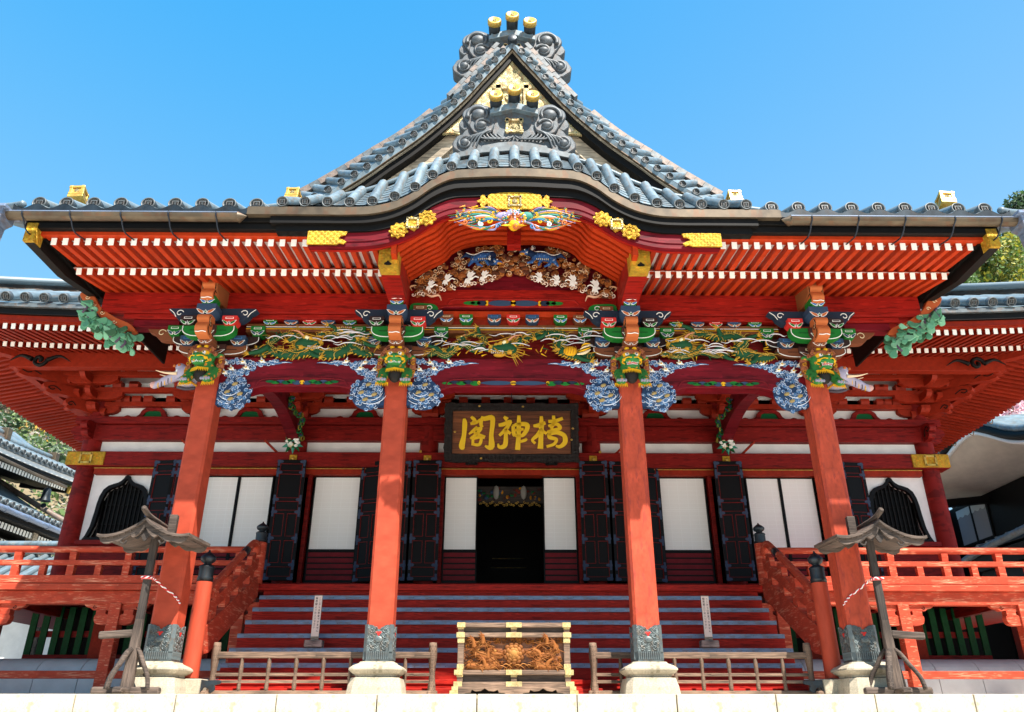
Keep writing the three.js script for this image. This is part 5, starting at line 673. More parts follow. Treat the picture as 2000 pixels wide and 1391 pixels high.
  // gilded pediment plate with crest
  const pd = blob([[0, 15.42], [-0.12, 15.25], [-0.55, 14.6], [-1.0, 13.98], [-1.75, 13.1], [-1.82, 12.98], [-1.5, 13.02], [-1.2, 12.92], [-0.8, 13.0], [0, 12.85], [0.8, 13.0], [1.2, 12.92], [1.5, 13.02], [1.82, 12.98], [1.75, 13.1], [1.0, 13.98], [0.55, 14.6], [0.12, 15.25]], 90);
  const pp = part(g, 'gilded_pediment', ext(pd, 0.06, 0.012).translate(0, 0, Z - 0.2), M.goldOld);
  part(pp, 'pediment_crest', [[-0.36, 0, 0.16, 1.0], [0.36, 0, 0.16, 1.0], [0, 0.34, 1.0, 0.16], [0, -0.34, 1.0, 0.16]].map(([a, b, w, h]) => rb(w, h, 0.08, 0.02, a, 14.15 + b, Z - 0.13)).concat([sph(0.22, 0.14, 0.05, 0.02, 14.15, Z - 0.14), sph(0.12, 0.2, 0.05, 0, 14.1, Z - 0.14)]), M.goldOld);
  part(pp, 'pierced_leaf', [[-1.0, 13.32], [-1.35, 13.12], [1.0, 13.32], [1.35, 13.12]].map(([x, y]) => ext(blob([[-0.16, 0], [-0.05, 0.1], [0.1, 0.09], [0.2, -0.02], [0.06, -0.08], [-0.08, -0.07]], 24), 0.02, 0).translate(x, y, Z - 0.155)), M.paleWood);
  part(g, 'gable_peak_tile', tf(lathe([[0, 0.02], [0.11, 0.02], [0.12, -0.02], [0.12, -0.5], [0, -0.5]], 18), 0, 15.98, Z + 0.12, PI / 2 - 0.1), M.finial);
  part(g, 'gable_ridge', ext([[-0.5, 15.2], [-0.5, 16.2], [0, 16.4], [0.5, 16.2], [0.5, 15.2]], 4).translate(0, 0, Z - 2.6), M.tileDark);
  ridgeEnd(g, 1.2, 0, 15.12, Z - 0.55, 'dark scrolled ridge-end ornament with three gold-capped tubes on the tall gable');
  // main roof mass behind
  part(g, 'roof_slope', sheet((u, v) => { const x = lerp(-9.5, 9.5, u); return [x, lerp(8.9, 12.2, v), lerp(-3.4, -9, v)]; }, 2, 2), M.tile);
}

// ------------------------------------------------------------------ carvings of the porch
function curlCluster(list, r, x, y, z, R, cs, base) { const dir = r() > 0.5 ? 1 : -1, a = r() * 6.28; list.push(col(tube(spiral(x, y, z, R, 0.95, a, dir, 10, 0.22), R * 0.12, 12, 4), cs)); if (base) list.push(col(sph(R * 1.1, R * 1.0, R * 0.35, x, y, z - R * 0.2, 7), base)); }
// tapering ribbon following points
const ribbon = (pts, r, c, flat = 0.6) => col(tube(pts, t => r * (0.25 + 0.75 * Math.sin(PI * clamp(t * 0.92 + 0.06, 0, 1))), 22, 5, flat), c);
function dragon(parent, path, z0, R, head, hs, dirH, seed, pal, mat, ribbons = 9) {
  const r = rng(seed), pts = spline(path.map(p => [p[0], p[1], z0 + (p[2] || 0)]), 160), body = [], scales = [], fins = [];
  const rad = t => R * (0.16 + 0.84 * Math.sin(PI * Math.pow(clamp(t, 0, 1), 0.62)) * 0.95 + 0.1);
  const c = pts.map(p => [p.x, p.y, p.z]);
  body.push(col(tube(c.filter((_, i) => i % 3 === 0), rad, 90, 8), pal.body));
  for (let i = 3; i < pts.length - 6; i += 2) { const t = i / pts.length, p = pts[i], q = pts[i + 1], d = q.clone().sub(pts[i - 1]).normalize(), n = V3(-d.y, d.x, 0).normalize(), rr = rad(t); if (i % 4 === 3) { const s = cone(rr * 0.2, rr * 0.75, 4, p.x + n.x * rr * 0.85, p.y + n.y * rr * 0.85, p.z + rr * 0.25, n.clone().addScaledVector(d, 0.7)); fins.push(col(s, pal.fin)); } for (const k of [-0.75, -0.4]) scales.push(col(sph(rr * 0.16, rr * 0.1, rr * 0.1, p.x + n.x * rr * k, p.y + n.y * rr * k, p.z + rr * Math.sqrt(1 - k * k) * 0.98, 5, 0, 0, Math.atan2(d.y, d.x)), pal.belly)); }
  const m = part(parent, 'dragon_carving', body, mat); part(m, 'back_fins', fins, mat); part(m, 'belly_scales', scales, mat);
  // head
  const [hx, hy] = head, f = dirH, h = hs, S = (x, y, z, rr, cc, sc, k) => ({ a: [hx + f * x * h, hy + y * h, z0 + z * h], r: rr * h, c: cc, sc, k });
  const hd = [S(0, 0, 0.1, 0.36, pal.body, [1.1, 0.8, 0.8]), S(0.42, -0.06, 0.16, 0.24, pal.body, [1.4, 0.62, 0.9]), S(0.72, 0.0, 0.2, 0.13, pal.fin, [1, 0.8, 1]), S(0.36, -0.36, 0.14, 0.16, pal.fin, [1.7, 0.5, 0.9]), S(0.06, 0.24, 0.3, 0.13, pal.fin), S(0.28, 0.2, 0.28, 0.1, pal.fin), S(0.5, 0.12, 0.26, 0.09, pal.fin), S(0.12, 0.18, 0.4, 0.05, pal.eye), S(-0.24, -0.1, 0.14, 0.2, pal.body), S(-0.12, -0.24, 0.22, 0.1, pal.fin)];
  const hm = part(m, 'head', blobMesh(hd, h * 0.045, h * 0.1), mat); const ex_ = [];
  for (let i = 0; i < 7; i++) ex_.push(col(cone(0.03 * h, 0.12 * h, 4, hx + f * (0.2 + i * 0.085) * h, hy - 0.2 * h, z0 + 0.3 * h, V3(0, -1, 0.2)), ribbons ? C.white : pal.belly), col(cone(0.028 * h, 0.1 * h, 4, hx + f * (0.2 + i * 0.08) * h, hy - 0.34 * h, z0 + 0.3 * h, V3(0, 1, 0.2)), ribbons ? C.white : pal.belly));
  for (let i = 0; i < 18; i++) { const a = lerp(-2.2, 2.0, i / 17), l = (0.5 + r() * 0.4) * h; ex_.push(col(cone(0.05 * h, l, 4, hx - f * 0.2 * h + Math.cos(PI - a) * f * 0.1 * h, hy + Math.sin(a) * 0.22 * h, z0 + 0.12 * h, V3(-f * Math.max(0.3, Math.cos(a)), Math.sin(a) * 0.9, 0.15)), i % 3 ? pal.fin : pal.mane)); }
  both(s => ex_.push(col(tube([[hx - f * 0.02 * h, hy + 0.28 * h, z0 + 0.2 * h + s * 0.1 * h], [hx - f * 0.3 * h, hy + 0.5 * h, z0 + 0.25 * h + s * 0.1 * h], [hx - f * 0.75 * h, hy + (0.55 + s * 0.1) * h, z0 + 0.2 * h]], t => 0.06 * h * (1 - t * 0.8), 10, 5), pal.horn)));
  for (const [a, b, cc] of [[0.9, 0.25, 0.5], [0.8, -0.35, -0.2], [0.3, -0.6, -0.4]]) ex_.push(col(tube([[hx + f * 0.65 * h, hy - 0.02 * h, z0 + 0.3 * h], [hx + f * a * h, hy + b * h * 0.6, z0 + 0.4 * h], [hx + f * (a - 0.5) * h, hy + b * h, z0 + 0.42 * h], [hx + f * (a - 1.1) * h, hy + cc * h, z0 + 0.34 * h]], t => 0.03 * h * (1 - t * 0.6), 16, 4), pal.fin));
  part(m, 'mane_and_horns', ex_, mat);
  // legs with claws
  const lg = []; for (const i of [28, 66, 104, 136]) { const p = pts[i], up = r() > 0.5 && ribbons ? 1 : -1, dx = (r() - 0.5) * (ribbons ? 2 : 0.9); const k = V3(p.x + dx * R * 1.2, p.y - R * 1.0 * up, z0 + R * 0.8), e = V3(p.x + dx * R * 3.4, p.y - R * 1.6 * up, z0 + R * 1.0); lg.push(col(tube([[p.x, p.y, z0 + R * 0.5], k.toArray(), e.toArray()], t => R * (0.6 - 0.3 * t), 8, 6), pal.body), col(sph(R * 0.4, R * 0.32, R * 0.3, e.x, e.y, e.z, 7), pal.fin)); for (let c2 = 0; c2 < 4; c2++) { const a = lerp(-0.9, 0.9, c2 / 3) + (dx < 0 ? PI : 0); lg.push(col(cone(R * 0.2, R * 1.25, 4, e.x, e.y, e.z, V3(Math.cos(a), Math.sin(a), 0.3)), pal.fin)); } } part(m, 'legs', lg, mat);
  // streaming cloud ribbons
  const x0 = Math.min(...path.map(p => p[0])), x1 = Math.max(...path.map(p => p[0])), y0 = Math.min(...path.map(p => p[1])), y1 = Math.max(...path.map(p => p[1])), rb_ = [];
  for (let i = 0; i < ribbons; i++) { const x = lerp(x0, x1, (i + r()) / ribbons), y = lerp(y0, y1, 0.1 + r() * 0.85), l = R * (3 + r() * 3.5), d = r() > 0.5 ? 1 : -1, zz = z0 + R * (1.0 + r() * 0.3); rb_.push(ribbon([[x, y, zz - R * 0.3], [x + d * l * 0.3, y + R * 0.35, zz], [x + d * l * 0.65, y + R * 0.3, zz], [x + d * l * 0.85, y - R * 0.1, zz], [x + d * l * 1.05, y + R * 0.25, zz - R * 0.2]], R * 0.17, pal.ribbon)); } if (rb_.length) part(m, 'cloud_ribbons', rb_, mat);
  const fl = []; for (let i = 0; i < 80; i++) { const p = pts[Math.floor(r() * (pts.length - 2))], a = r() * 6.28, l = R * (1.2 + r() * 1.4); fl.push(ribbon([[p.x, p.y, z0 + R * 0.7], [p.x + Math.cos(a) * l * 0.5, p.y + Math.sin(a) * l * 0.35 + R * 0.2, z0 + R * 1.05], [p.x + Math.cos(a) * l, p.y + Math.sin(a) * l * 0.6, z0 + R * 0.9]], R * 0.085, [pal.fin, pal.mane, pal.body, pal.fin, pal.belly][i % 5])); } part(m, 'flame_locks', fl, mat);
  return m;
}
const palGreen = { body: srgb('#1b4a2d'), fin: srgb('#bd8f2c'), belly: srgb('#c0a04a'), eye: srgb('#e8dcb0'), mane: srgb('#8f7430'), horn: srgb('#c98a6a'), ribbon: srgb('#d6d2d4') };
{
  const p = porch, r = rng(77), MP = M.paintedFlat;
  // three dragon panels
  dragon(p, [[-2.66, 5.95], [-2.85, 5.98], [-3.1, 6.08], [-3.35, 5.98], [-3.6, 5.96], [-3.9, 6.02], [-4.2, 5.95], [-4.5, 5.98], [-4.68, 6.12], [-4.5, 6.3, 0.03], [-4.22, 6.36, 0.05], [-4.02, 6.28, 0.07], [-4.1, 6.18, 0.08]], 0.22, 0.105, [-3.98, 6.16], 0.42, 1, 3, palGreen, MP, 10);
  dragon(p, [[-4.86, 5.93], [-4.7, 6.02], [-4.5, 5.94]], 0.2, 0.05, [-4.9, 6.02], 0.12, -1, 5, palGreen, MP, 3);
  dragon(p, [[-3.6, 6.3], [-3.3, 6.42], [-3.08, 6.34], [-2.95, 6.2], [-2.75, 6.26]], 0.24, 0.085, [-3.66, 6.36], 0.16, -1, 6, palGreen, MP, 5);
  dragon(p, [[-1.62, 5.94], [-1.45, 6.02], [-1.3, 5.95], [-1.12, 6.1], [-0.95, 6.2], [-0.75, 6.08], [-0.6, 6.16], [-0.55, 6.3], [-0.75, 6.4], [-0.95, 6.36]], 0.22, 0.085, [-0.98, 6.3], 0.14, -1, 8, palGreen, MP, 8);
  dragon(p, [[1.55, 5.98], [1.3, 5.94], [1.05, 6.0], [0.85, 6.15], [1.0, 6.32], [0.7, 6.42], [0.35, 6.36], [0.1, 6.25], [-0.05, 6.15, 0.06]], 0.22, 0.1, [-0.12, 6.08], 0.42, -1, 9, palGreen, MP, 11);
  part(p, 'gold_jewel', [col(sph(0.13, 0.095, 0.08, 1.08, 5.98, 0.36, 14), C.gold), ...[0, 1, 2, 3, 4].map(i => col(tube([[0.97 + i * 0.05, 5.9, 0.42], [0.99 + i * 0.05, 5.98, 0.45], [0.97 + i * 0.05, 6.06, 0.42]], 0.006, 8, 4), C.ochre)), ...[0, 1, 2, 3].map(i => ribbon([[1.2 + i * 0.03, 5.9 + i * 0.05, 0.4], [1.34, 5.92 + i * 0.06, 0.42], [1.46, 6.0 + i * 0.04, 0.4]], 0.03, i % 2 ? C.gold : C.cream))], MP);
  dragon(p, [[5.02, 5.96], [4.8, 5.92], [4.55, 5.96], [4.3, 6.06], [4.45, 6.24], [4.25, 6.38], [3.95, 6.34], [3.7, 6.42], [3.42, 6.36], [3.3, 6.24, 0.05]], 0.22, 0.105, [3.26, 6.16], 0.4, -1, 12, palGreen, MP, 11);
  dragon(p, [[3.0, 5.93], [3.3, 5.96], [3.6, 6.05], [3.9, 5.95], [4.15, 6.0]], 0.23, 0.075, [2.92, 5.98], 0.14, -1, 14, palGreen, MP, 5);
  // gold flame tufts filling the panels
  for (const [x0, x1] of [[-4.9, -2.7], [-1.55, 1.5], [2.8, 4.95]]) { const g = []; for (let i = 0; i < 46; i++) { const x = lerp(x0, x1, r()), y = lerp(5.9, 6.36, r()), a = r() * 6.28; g.push(col(cone(0.016, 0.1 + r() * 0.06, 4, x, y, 0.2 + r() * 0.06, V3(Math.cos(a), Math.sin(a) * 0.6, 0.25)), i % 4 === 0 ? palGreen.body : i % 4 === 1 ? C.ochre : C.gold)); } part(p, 'flame_tufts', g, MP).userData.kind = 'stuff'; }

  // wave relief at the beam ends, knobs under them
  const cW = srgb('#dfe6f2'), cB = srgb('#4a7099'), cN = srgb('#2a4262');
  function waves(xc, s) { // from column at xc inwards along s
    const g = [], bl = [], pos = []; const zF = 0.168;
    // three streams: along the top, a shorter one below it, and a stem curving down to the knob
    for (let i = 0; i < 62; i++) { const t = i / 61, x = 0.2 + t * 1.05; pos.push([x + (r() - 0.5) * 0.04, 5.8 + 0.035 * Math.sin(t * 7) + (r() - 0.5) * 0.1 * (1 - t * 0.55)]); }
    for (let i = 0; i < 34; i++) { const t = i / 33; pos.push([0.3 + t * 0.55 + (r() - 0.5) * 0.03, lerp(5.56, 5.69, t) + (r() - 0.5) * 0.075]); }
    for (let i = 0; i < 30; i++) { const t = i / 29, a = t * 2.2; pos.push([0.72 - 0.36 * Math.sin(a) * 0.9 + (r() - 0.5) * 0.03, 5.6 - 0.14 * t - 0.1 * t * t + (r() - 0.5) * 0.06]); }
    for (const [x, y] of pos) curlCluster(g, r, xc + s * x, y, zF + r() * 0.012, 0.028 + r() * 0.018, cW, r() < 0.6 ? cB : cN);
    g.push(ribbon([[xc + s * 1.1, 5.81, zF], [xc + s * 1.25, 5.78, zF], [xc + s * 1.38, 5.81, zF], [xc + s * 1.54, 5.8, zF]], 0.028, cB)); g.push(ribbon([[xc + s * 1.1, 5.84, zF + 0.01], [xc + s * 1.3, 5.8, zF + 0.01], [xc + s * 1.5, 5.805, zF + 0.01]], 0.012, cW));
    for (let i = 0; i < 4; i++) g.push(ribbon([[xc + s * 0.62, 5.52 - i * 0.028, zF], [xc + s * 0.5, 5.46 - i * 0.03, zF], [xc + s * 0.4, 5.42 - i * 0.03, zF], [xc + s * 0.36, 5.32, zF]], 0.018, i % 2 ? cW : cB));
    const m = part(p, 'wave_relief', g, MP, 'blue and white wave scrolls carved on the beam end');
    const bd = []; for (const [x, y] of [[0.28, 5.78], [0.42, 5.66], [0.62, 5.8], [0.7, 5.68], [0.98, 5.82], [0.3, 5.58]]) { const X = xc + s * x; bd.push(col(sph(0.05, 0.03, 0.03, X, y, zF + 0.03, 7, 0, 0, s * 0.5), C.white), col(cone(0.035, 0.1, 4, X, y, zF + 0.03, V3(s * 0.8, -0.5, 0.2)), C.white), col(cone(0.035, 0.1, 4, X, y, zF + 0.03, V3(-s * 0.3, 0.9, 0.2)), C.white), col(cone(0.03, 0.08, 4, X, y, zF + 0.03, V3(-s, 0.1, 0.2)), C.cream), col(sph(0.02, 0.018, 0.02, X, y, zF + 0.055, 6), C.gold)); } part(m, 'white_birds', bd, MP).userData.kind = 'stuff';
    // knob
    const k = [], cx = xc + s * 0.53, cy = 5.19; k.push(col(sph(0.33, 0.33, 0.1, cx - s * 0.02, cy, 0.12, 18), cN)); k.push(col(ex(xc + s * 0.21, xc + s * 0.4, 4.95, 5.4, 0.0, 0.15), cN));
    for (let i = 0; i < 95; i++) { const a = r() * 6.28, q = Math.sqrt(r()) * 1.02, x = clamp(Math.cos(a) * 0.33 * q, -0.32, 0.34), y = Math.sin(a) * 0.33 * q; curlCluster(k, r, cx - s * 0.0 + x, cy + y, 0.13 + 0.11 * Math.sqrt(Math.max(0.05, 1 - q * q)), 0.026 + r() * 0.02, cW, i % 3 ? cB : cN); }
    for (let i = 0; i < 6; i++) { const rr = 0.12 + i * 0.035; k.push(ribbon(Array.from({ length: 7 }, (_, j) => { const a = -2.6 + j * 0.35 + i * 0.05; return [cx - s * 0.06 + Math.cos(a) * rr * 1.1, cy + 0.06 + Math.sin(a) * rr, 0.25 - i * 0.012]; }), 0.014, i % 2 ? cW : cB)); }
    const kn = part(p, 'wave_knob', k, MP, 'round knob of carved blue and white waves under the beam end'); const sh = []; for (const [dx, dy] of [[0.02, 0.14], [-0.1, -0.02], [0.14, -0.06], [-0.02, -0.16]]) sh.push(col(sph(0.06, 0.035, 0.03, cx + dx, cy + dy, 0.245, 8, 0, 0, 0.4), srgb('#a08a5a'))); part(kn, 'shells', sh, MP);
  }
  waves(-5.75, 1); waves(-2.2, -1); waves(-2.2, 1); waves(2.2, -1); waves(2.2, 1); waves(5.75, -1);

  // guardian lions on the column heads
  function lion(x, open, lean) {
    const L = (a, rr, c, o = {}) => ({ a: [a[0], a[1], a[2]], r: rr, c, ...o }), g = srgb('#347a3a'), mn = srgb('#9a5c3c'), br = srgb('#743f2c'), go = C.gold, bk = srgb('#2c2824');
    const sh = [L([0, 5.62, 0.3], 0.2, g, { sc: [1, 1, 0.9] }), L([0, 5.8, 0.4], 0.19, g, { sc: [1.05, 0.8, 1] }), L([0, 5.71, 0.58], 0.11, g, { sc: [1.25, 0.62, 0.9] }), L([0, 5.755, 0.68], 0.05, g, { sc: [1.3, 0.8, 0.8] }), L([0, open ? 5.60 : 5.635, 0.55], 0.1, g, { sc: [1.15, 0.38, 0.8] }),
      L([0, 5.9, 0.42], 0.17, mn, { sc: [1.15, 0.55, 1] }), L([0, 5.96, 0.4], 0.11, g, { sc: [1.3, 0.7, 1] }), L([0, 5.46, 0.42], 0.12, bk, { sc: [1.0, 1.2, 0.7] })];
    both(s => { sh.push(L([s * 0.25, 5.86, 0.36], 0.075, g, { sc: [1.4, 0.6, 0.6] }), L([s * 0.09, 5.845, 0.55], 0.055, go, { sc: [1.2, 0.7, 0.8] }), L([s * 0.09, 5.835, 0.595], 0.028, C.white, { k: 0.008 }), L([s * 0.14, 5.72, 0.6], 0.045, go, { sc: [1.1, 0.6, 0.7] }));
      sh.push({ a: [s * 0.22, 5.55, 0.32], b: [s * 0.22, 5.36, 0.5], r: 0.1, r2: 0.085, c: g }, L([s * 0.22, 5.31, 0.56], 0.085, g, { sc: [1.15, 0.75, 1.1] })); for (let i = -1.5; i <= 1.5; i++) sh.push(L([s * 0.22 + i * 0.05, 5.29, 0.635], 0.027, i % 1 ? srgb('#8f8c9c') : srgb('#b0a8b4'), { k: 0.006, sc: [0.85, 1.2, 1] }));
      for (let i = 0; i < 7; i++) { const a = lerp(0.9, -1.5, i / 6); sh.push(L([s * (0.24 + 0.07 * Math.cos(a)), 5.72 + 0.2 * Math.sin(a), 0.3], 0.062, i % 2 ? mn : br, { k: 0.015 })); } });
    for (let i = 0; i < 7; i++) sh.push(L([lerp(-0.19, 0.19, i / 6), 5.885 + 0.02 * Math.cos(i), 0.55 - 0.02 * Math.abs(i - 3)], 0.04, i % 2 ? mn : br, { k: 0.012 }));
    const paint = (X, Y, Z, c, b) => { if (c === g) { const q = Math.sin(X * 41 + 1) * Math.sin(Y * 37) * Math.sin(Z * 33 + 2); if (q > 0.5) return srgb('#d08a34'); if (q < -0.62) return srgb('#235c2c'); } return c; };
    const geo = blobMesh(sh, 0.014, 0.03, paint); const m = part(p, 'lion_carving', geo, MP, open ? 'green carved lion with open jaws on the column head' : 'green carved lion with closed jaws on the column head'); m.position.set(x, -0.02, 0); m.rotation.y = lean;
    const d = []; for (let i = 0; i < 9; i++) { d.push(col(cone(0.013, 0.05, 4, lerp(-0.1, 0.1, i / 8), open ? 5.68 : 5.665, 0.645 - 0.01 * Math.abs(i - 4), V3(0, -1, 0.1)), C.white)); if (open) d.push(col(cone(0.012, 0.04, 4, lerp(-0.09, 0.09, i / 8), 5.615, 0.63 - 0.01 * Math.abs(i - 4), V3(0, 1, 0.1)), C.white)); } d.push(col(sph(0.1, 0.03, 0.06, 0, 5.65, 0.58, 8), open ? C.red : C.black));
    for (let i = 0; i < 13; i++) d.push(col(cone(0.02, 0.09, 4, lerp(-0.15, 0.15, i / 12), 5.56, 0.55 - 0.012 * Math.abs(i - 6), V3((i - 6) * 0.05, -1, 0.3)), C.gold)); both(s => { for (let i = 0; i < 8; i++) d.push(col(cone(0.02, 0.1, 4, s * 0.22 + lerp(-0.1, 0.1, i / 7), 5.28, 0.5, V3((i - 3.5) * 0.06, -1, 0.3)), C.gold)); for (let i = 0; i < 5; i++) d.push(col(tube(spiral(s * (0.3 + 0.02 * (i % 2)), 5.82 - i * 0.085, 0.36, 0.05, 1.2, i, s, 10), 0.013, 12, 5), i % 2 ? C.ochre : mn)); }); for (let i = 0; i < 5; i++) d.push(col(tube(spiral(lerp(-0.16, 0.16, i / 4), 5.9, 0.565 - 0.015 * Math.abs(i - 2), 0.034, 1.1, i * 2, i % 2 ? 1 : -1, 8), 0.009, 10, 4), C.ochre)); d.push(col(sph(0.05, 0.04, 0.05, -0.07, 5.99, 0.5, 8), C.gold), col(sph(0.05, 0.04, 0.05, 0.07, 5.99, 0.5, 8), C.gold)); both(s => { d.push(col(tube([[s * 0.02, 5.72, 0.7], [s * 0.09, 5.735, 0.68], [s * 0.15, 5.72, 0.62], [s * 0.18, 5.68, 0.55], [s * 0.14, 5.64, 0.58]], 0.012, 14, 5), C.gold), col(tube([[s * 0.03, 5.88, 0.6], [s * 0.1, 5.9, 0.585], [s * 0.17, 5.87, 0.52]], 0.016, 10, 5), mn), col(sph(0.014, 0.014, 0.01, s * 0.09, 5.835, 0.622, 6), C.black), col(sph(0.022, 0.016, 0.014, s * 0.03, 5.755, 0.725, 6), C.dgreen)); for (let i = 0; i < 9; i++) { const a = i / 8 * PI; d.push(col(tube(spiral(s * (0.05 + 0.2 * Math.sin(a * 0.5)), 5.94 + 0.09 * Math.cos(a), 0.46 + 0.06 * Math.sin(a), 0.04, 1.2, i * 1.3, s, 9), 0.014, 11, 5), i % 3 ? mn : br)); } }); part(m, 'teeth_and_tufts', d, MP);
  }
  lion(-5.75, false, -0.12); lion(-2.2, false, 0); lion(2.2, true, 0); lion(5.75, true, 0.12);
  // elephants facing outwards at the corner columns
  both(s => {
    const gr = srgb('#a79fb2'), dk = srgb('#4a434a'), E = (x, y, z, rr, c, o = {}) => ({ a: [s * (5.75 + x), y, z], r: rr, c, ...o });
    const sh = [E(0.28, 5.5, 0.05, 0.2, gr, { sc: [1.2, 1, 0.9] }), E(0.5, 5.6, 0.08, 0.15, gr), E(0.58, 5.72, 0.1, 0.09, gr, { sc: [1.1, 0.9, 1] }), { a: [s * 6.36, 5.56, 0.08], b: [s * 6.58, 5.44, 0.1], r: 0.1, r2: 0.075, c: gr }, { a: [s * 6.58, 5.44, 0.1], b: [s * 6.74, 5.34, 0.12], r: 0.075, r2: 0.058, c: gr }, E(1.02, 5.35, 0.13, 0.062, srgb('#c4968c')), E(0.4, 5.36, 0.1, 0.13, gr, { sc: [1.3, 0.7, 1] }), E(0.36, 5.58, 0.2, 0.12, gr, { sc: [0.9, 1.3, 0.35] }), E(0.6, 5.62, 0.18, 0.03, C.white, { k: 0.006 })];
    const m = part(p, 'elephant_carving', blobMesh(sh, 0.016, 0.035), MP, 'grey carved elephant head at the outer side of the corner column'), d = [];
    both(q => d.push(col(tube([[s * 6.34, 5.56, 0.1 + q * 0.09], [s * 6.55, 5.56, 0.12 + q * 0.1], [s * 6.74, 5.61, 0.12 + q * 0.1]], t => 0.034 * (1 - t * 0.85), 10, 6), srgb('#e6c9a4'))));
    for (let i = 0; i < 6; i++) d.push(col(tf(new THREE.TorusGeometry(0.085 - i * 0.005, 0.009, 5, 12), s * (6.4 + i * 0.055), 5.535 - i * 0.035, 0.085 + i * 0.006, 0, PI / 2 - s * 0.2, 0), i % 2 ? C.gold : dk)); d.push(col(tube([[s * 6.0, 5.78, 0.16], [s * 6.14, 5.7, 0.24], [s * 6.16, 5.52, 0.26], [s * 6.04, 5.38, 0.24], [s * 5.92, 5.3, 0.2]], 0.022, 18, 5), C.ochre), col(tube([[s * 5.95, 5.28, 0.14], [s * 6.12, 5.24, 0.2], [s * 6.3, 5.3, 0.16]], 0.03, 10, 5), dk), col(sph(0.035, 0.03, 0.02, s * 6.33, 5.74, 0.19, 7), C.orange), col(sph(0.03, 0.03, 0.02, s * 6.42, 5.72, 0.18, 7), C.orange)); part(m, 'tusks_and_harness', d, MP);
  });
  // phoenix under the peak of the curved gable
  {
    const z = 2.46, pal = [srgb('#2f5f8a'), srgb('#3a7f70'), srgb('#c8962c'), srgb('#8f88b0'), srgb('#b8642c'), srgb('#b8b2c4'), srgb('#2c6a3c')], f = [];
    const bd = [{ a: [0.0, 7.46, z], r: 0.15, c: C.orange, sc: [1.1, 1, 0.7] }, { a: [-0.04, 7.6, z + 0.02], r: 0.1, c: srgb('#9a8fb0'), sc: [1.4, 0.8, 0.8] }, { a: [-0.02, 7.32, z + 0.08], r: 0.09, c: C.gold }, { a: [0.02, 7.26, z + 0.15], r: 0.05, c: C.orange }, { a: [0.22, 7.56, z], r: 0.12, c: pal[1], sc: [1.3, 0.8, 0.6] }, { a: [-0.26, 7.56, z], r: 0.11, c: pal[3], sc: [1.3, 0.8, 0.6] }];
    const m = part(p, 'phoenix_carving', blobMesh(bd, 0.018, 0.05), MP, 'many-coloured carved phoenix with spread wings under the gable peak');
    both(s => { for (let i = 0; i < 15; i++) { const t = i / 14, a = lerp(0.62, -0.42, t), l = 0.72 + 0.3 * Math.sin(t * PI) - (i % 3) * 0.05; for (let j = 0; j < 3; j++) { const a2 = a + (j - 1) * 0.05, l2 = l * (1 - j * 0.14); f.push(ribbon([[s * 0.16, 7.56 - t * 0.1, z], [s * (0.16 + Math.cos(a2) * l2 * 0.5), 7.56 - t * 0.08 + Math.sin(a2) * l2 * 0.28 + 0.05, z + 0.03 + 0.025 * ((i + j) % 3)], [s * (0.16 + Math.cos(a2) * l2), 7.56 - t * 0.06 + Math.sin(a2) * l2 * 0.42 + (j - 1) * 0.02, z + 0.01]], 0.019, pal[(i + j * 2) % 7], 0.5)); } for (let j = 0; j < 4; j++) { const q = 0.25 + j * 0.2; f.push(col(tube(spiral(s * (0.16 + Math.cos(a) * l * q), 7.58 - t * 0.07 + Math.sin(a) * l * 0.4 * q, z + 0.075, 0.024, 1.0, i + j, s, 7), 0.007, 8, 4), [C.gold, C.ochre, pal[1], C.gold][(i + j) % 4])); } }
      for (let i = 0; i < 9; i++) { const l = 0.35 + i * 0.05; f.push(ribbon([[s * 0.1, 7.46, z + 0.03], [s * (0.3 + i * 0.03), 7.36 - i * 0.012, z + 0.06], [s * (0.34 + i * 0.05), 7.26 + (i % 3) * 0.02, z + 0.06], [s * (0.3 + l), 7.3 + i * 0.02, z + 0.02]], 0.026, pal[(i + 3) % 7], 0.5)); }
      for (let i = 0; i < 5; i++) f.push(col(tube(spiral(s * (0.3 + i * 0.14), 7.32 + (i % 2) * 0.08 + 0.02 * i, z + 0.07, 0.055, 1.2, i, i % 2 ? s : -s, 12), 0.014, 14, 5), [srgb('#2f6f9a'), C.gold, C.white, pal[1], C.orange][i]));
      for (let i = 0; i < 10; i++) f.push(col(cone(0.018, 0.12, 4, s * (0.5 + r() * 0.45), 7.5 + r() * 0.28, z + 0.03, V3(s, 0.4 - r(), 0.1)), i % 2 ? C.gold : srgb('#e8a04a'))); });
    for (let i = 0; i < 7; i++) f.push(col(cone(0.02, 0.14, 4, -0.02 + (i - 3) * 0.04, 7.3, z + 0.12, V3((i - 3) * 0.3, -0.4, 0.6)), C.gold)); f.push(col(cone(0.025, 0.1, 5, 0.02, 7.25, z + 0.18, V3(0, -0.4, 1)), C.gold)); for (let i = 0; i < 90; i++) { const a = r() * 6.28, q = Math.sqrt(r()); f.push(col(sph(0.026, 0.016, 0.012, -0.01 + Math.cos(a) * 0.2 * q, 7.5 + Math.sin(a) * 0.17 * q, z + 0.115 - 0.05 * q * q, 6, 0, 0, a), [srgb('#b8642c'), C.gold, pal[3], pal[1], srgb('#8a4a2a'), pal[5]][i % 6])); } part(m, 'feathers', f, MP);
  }
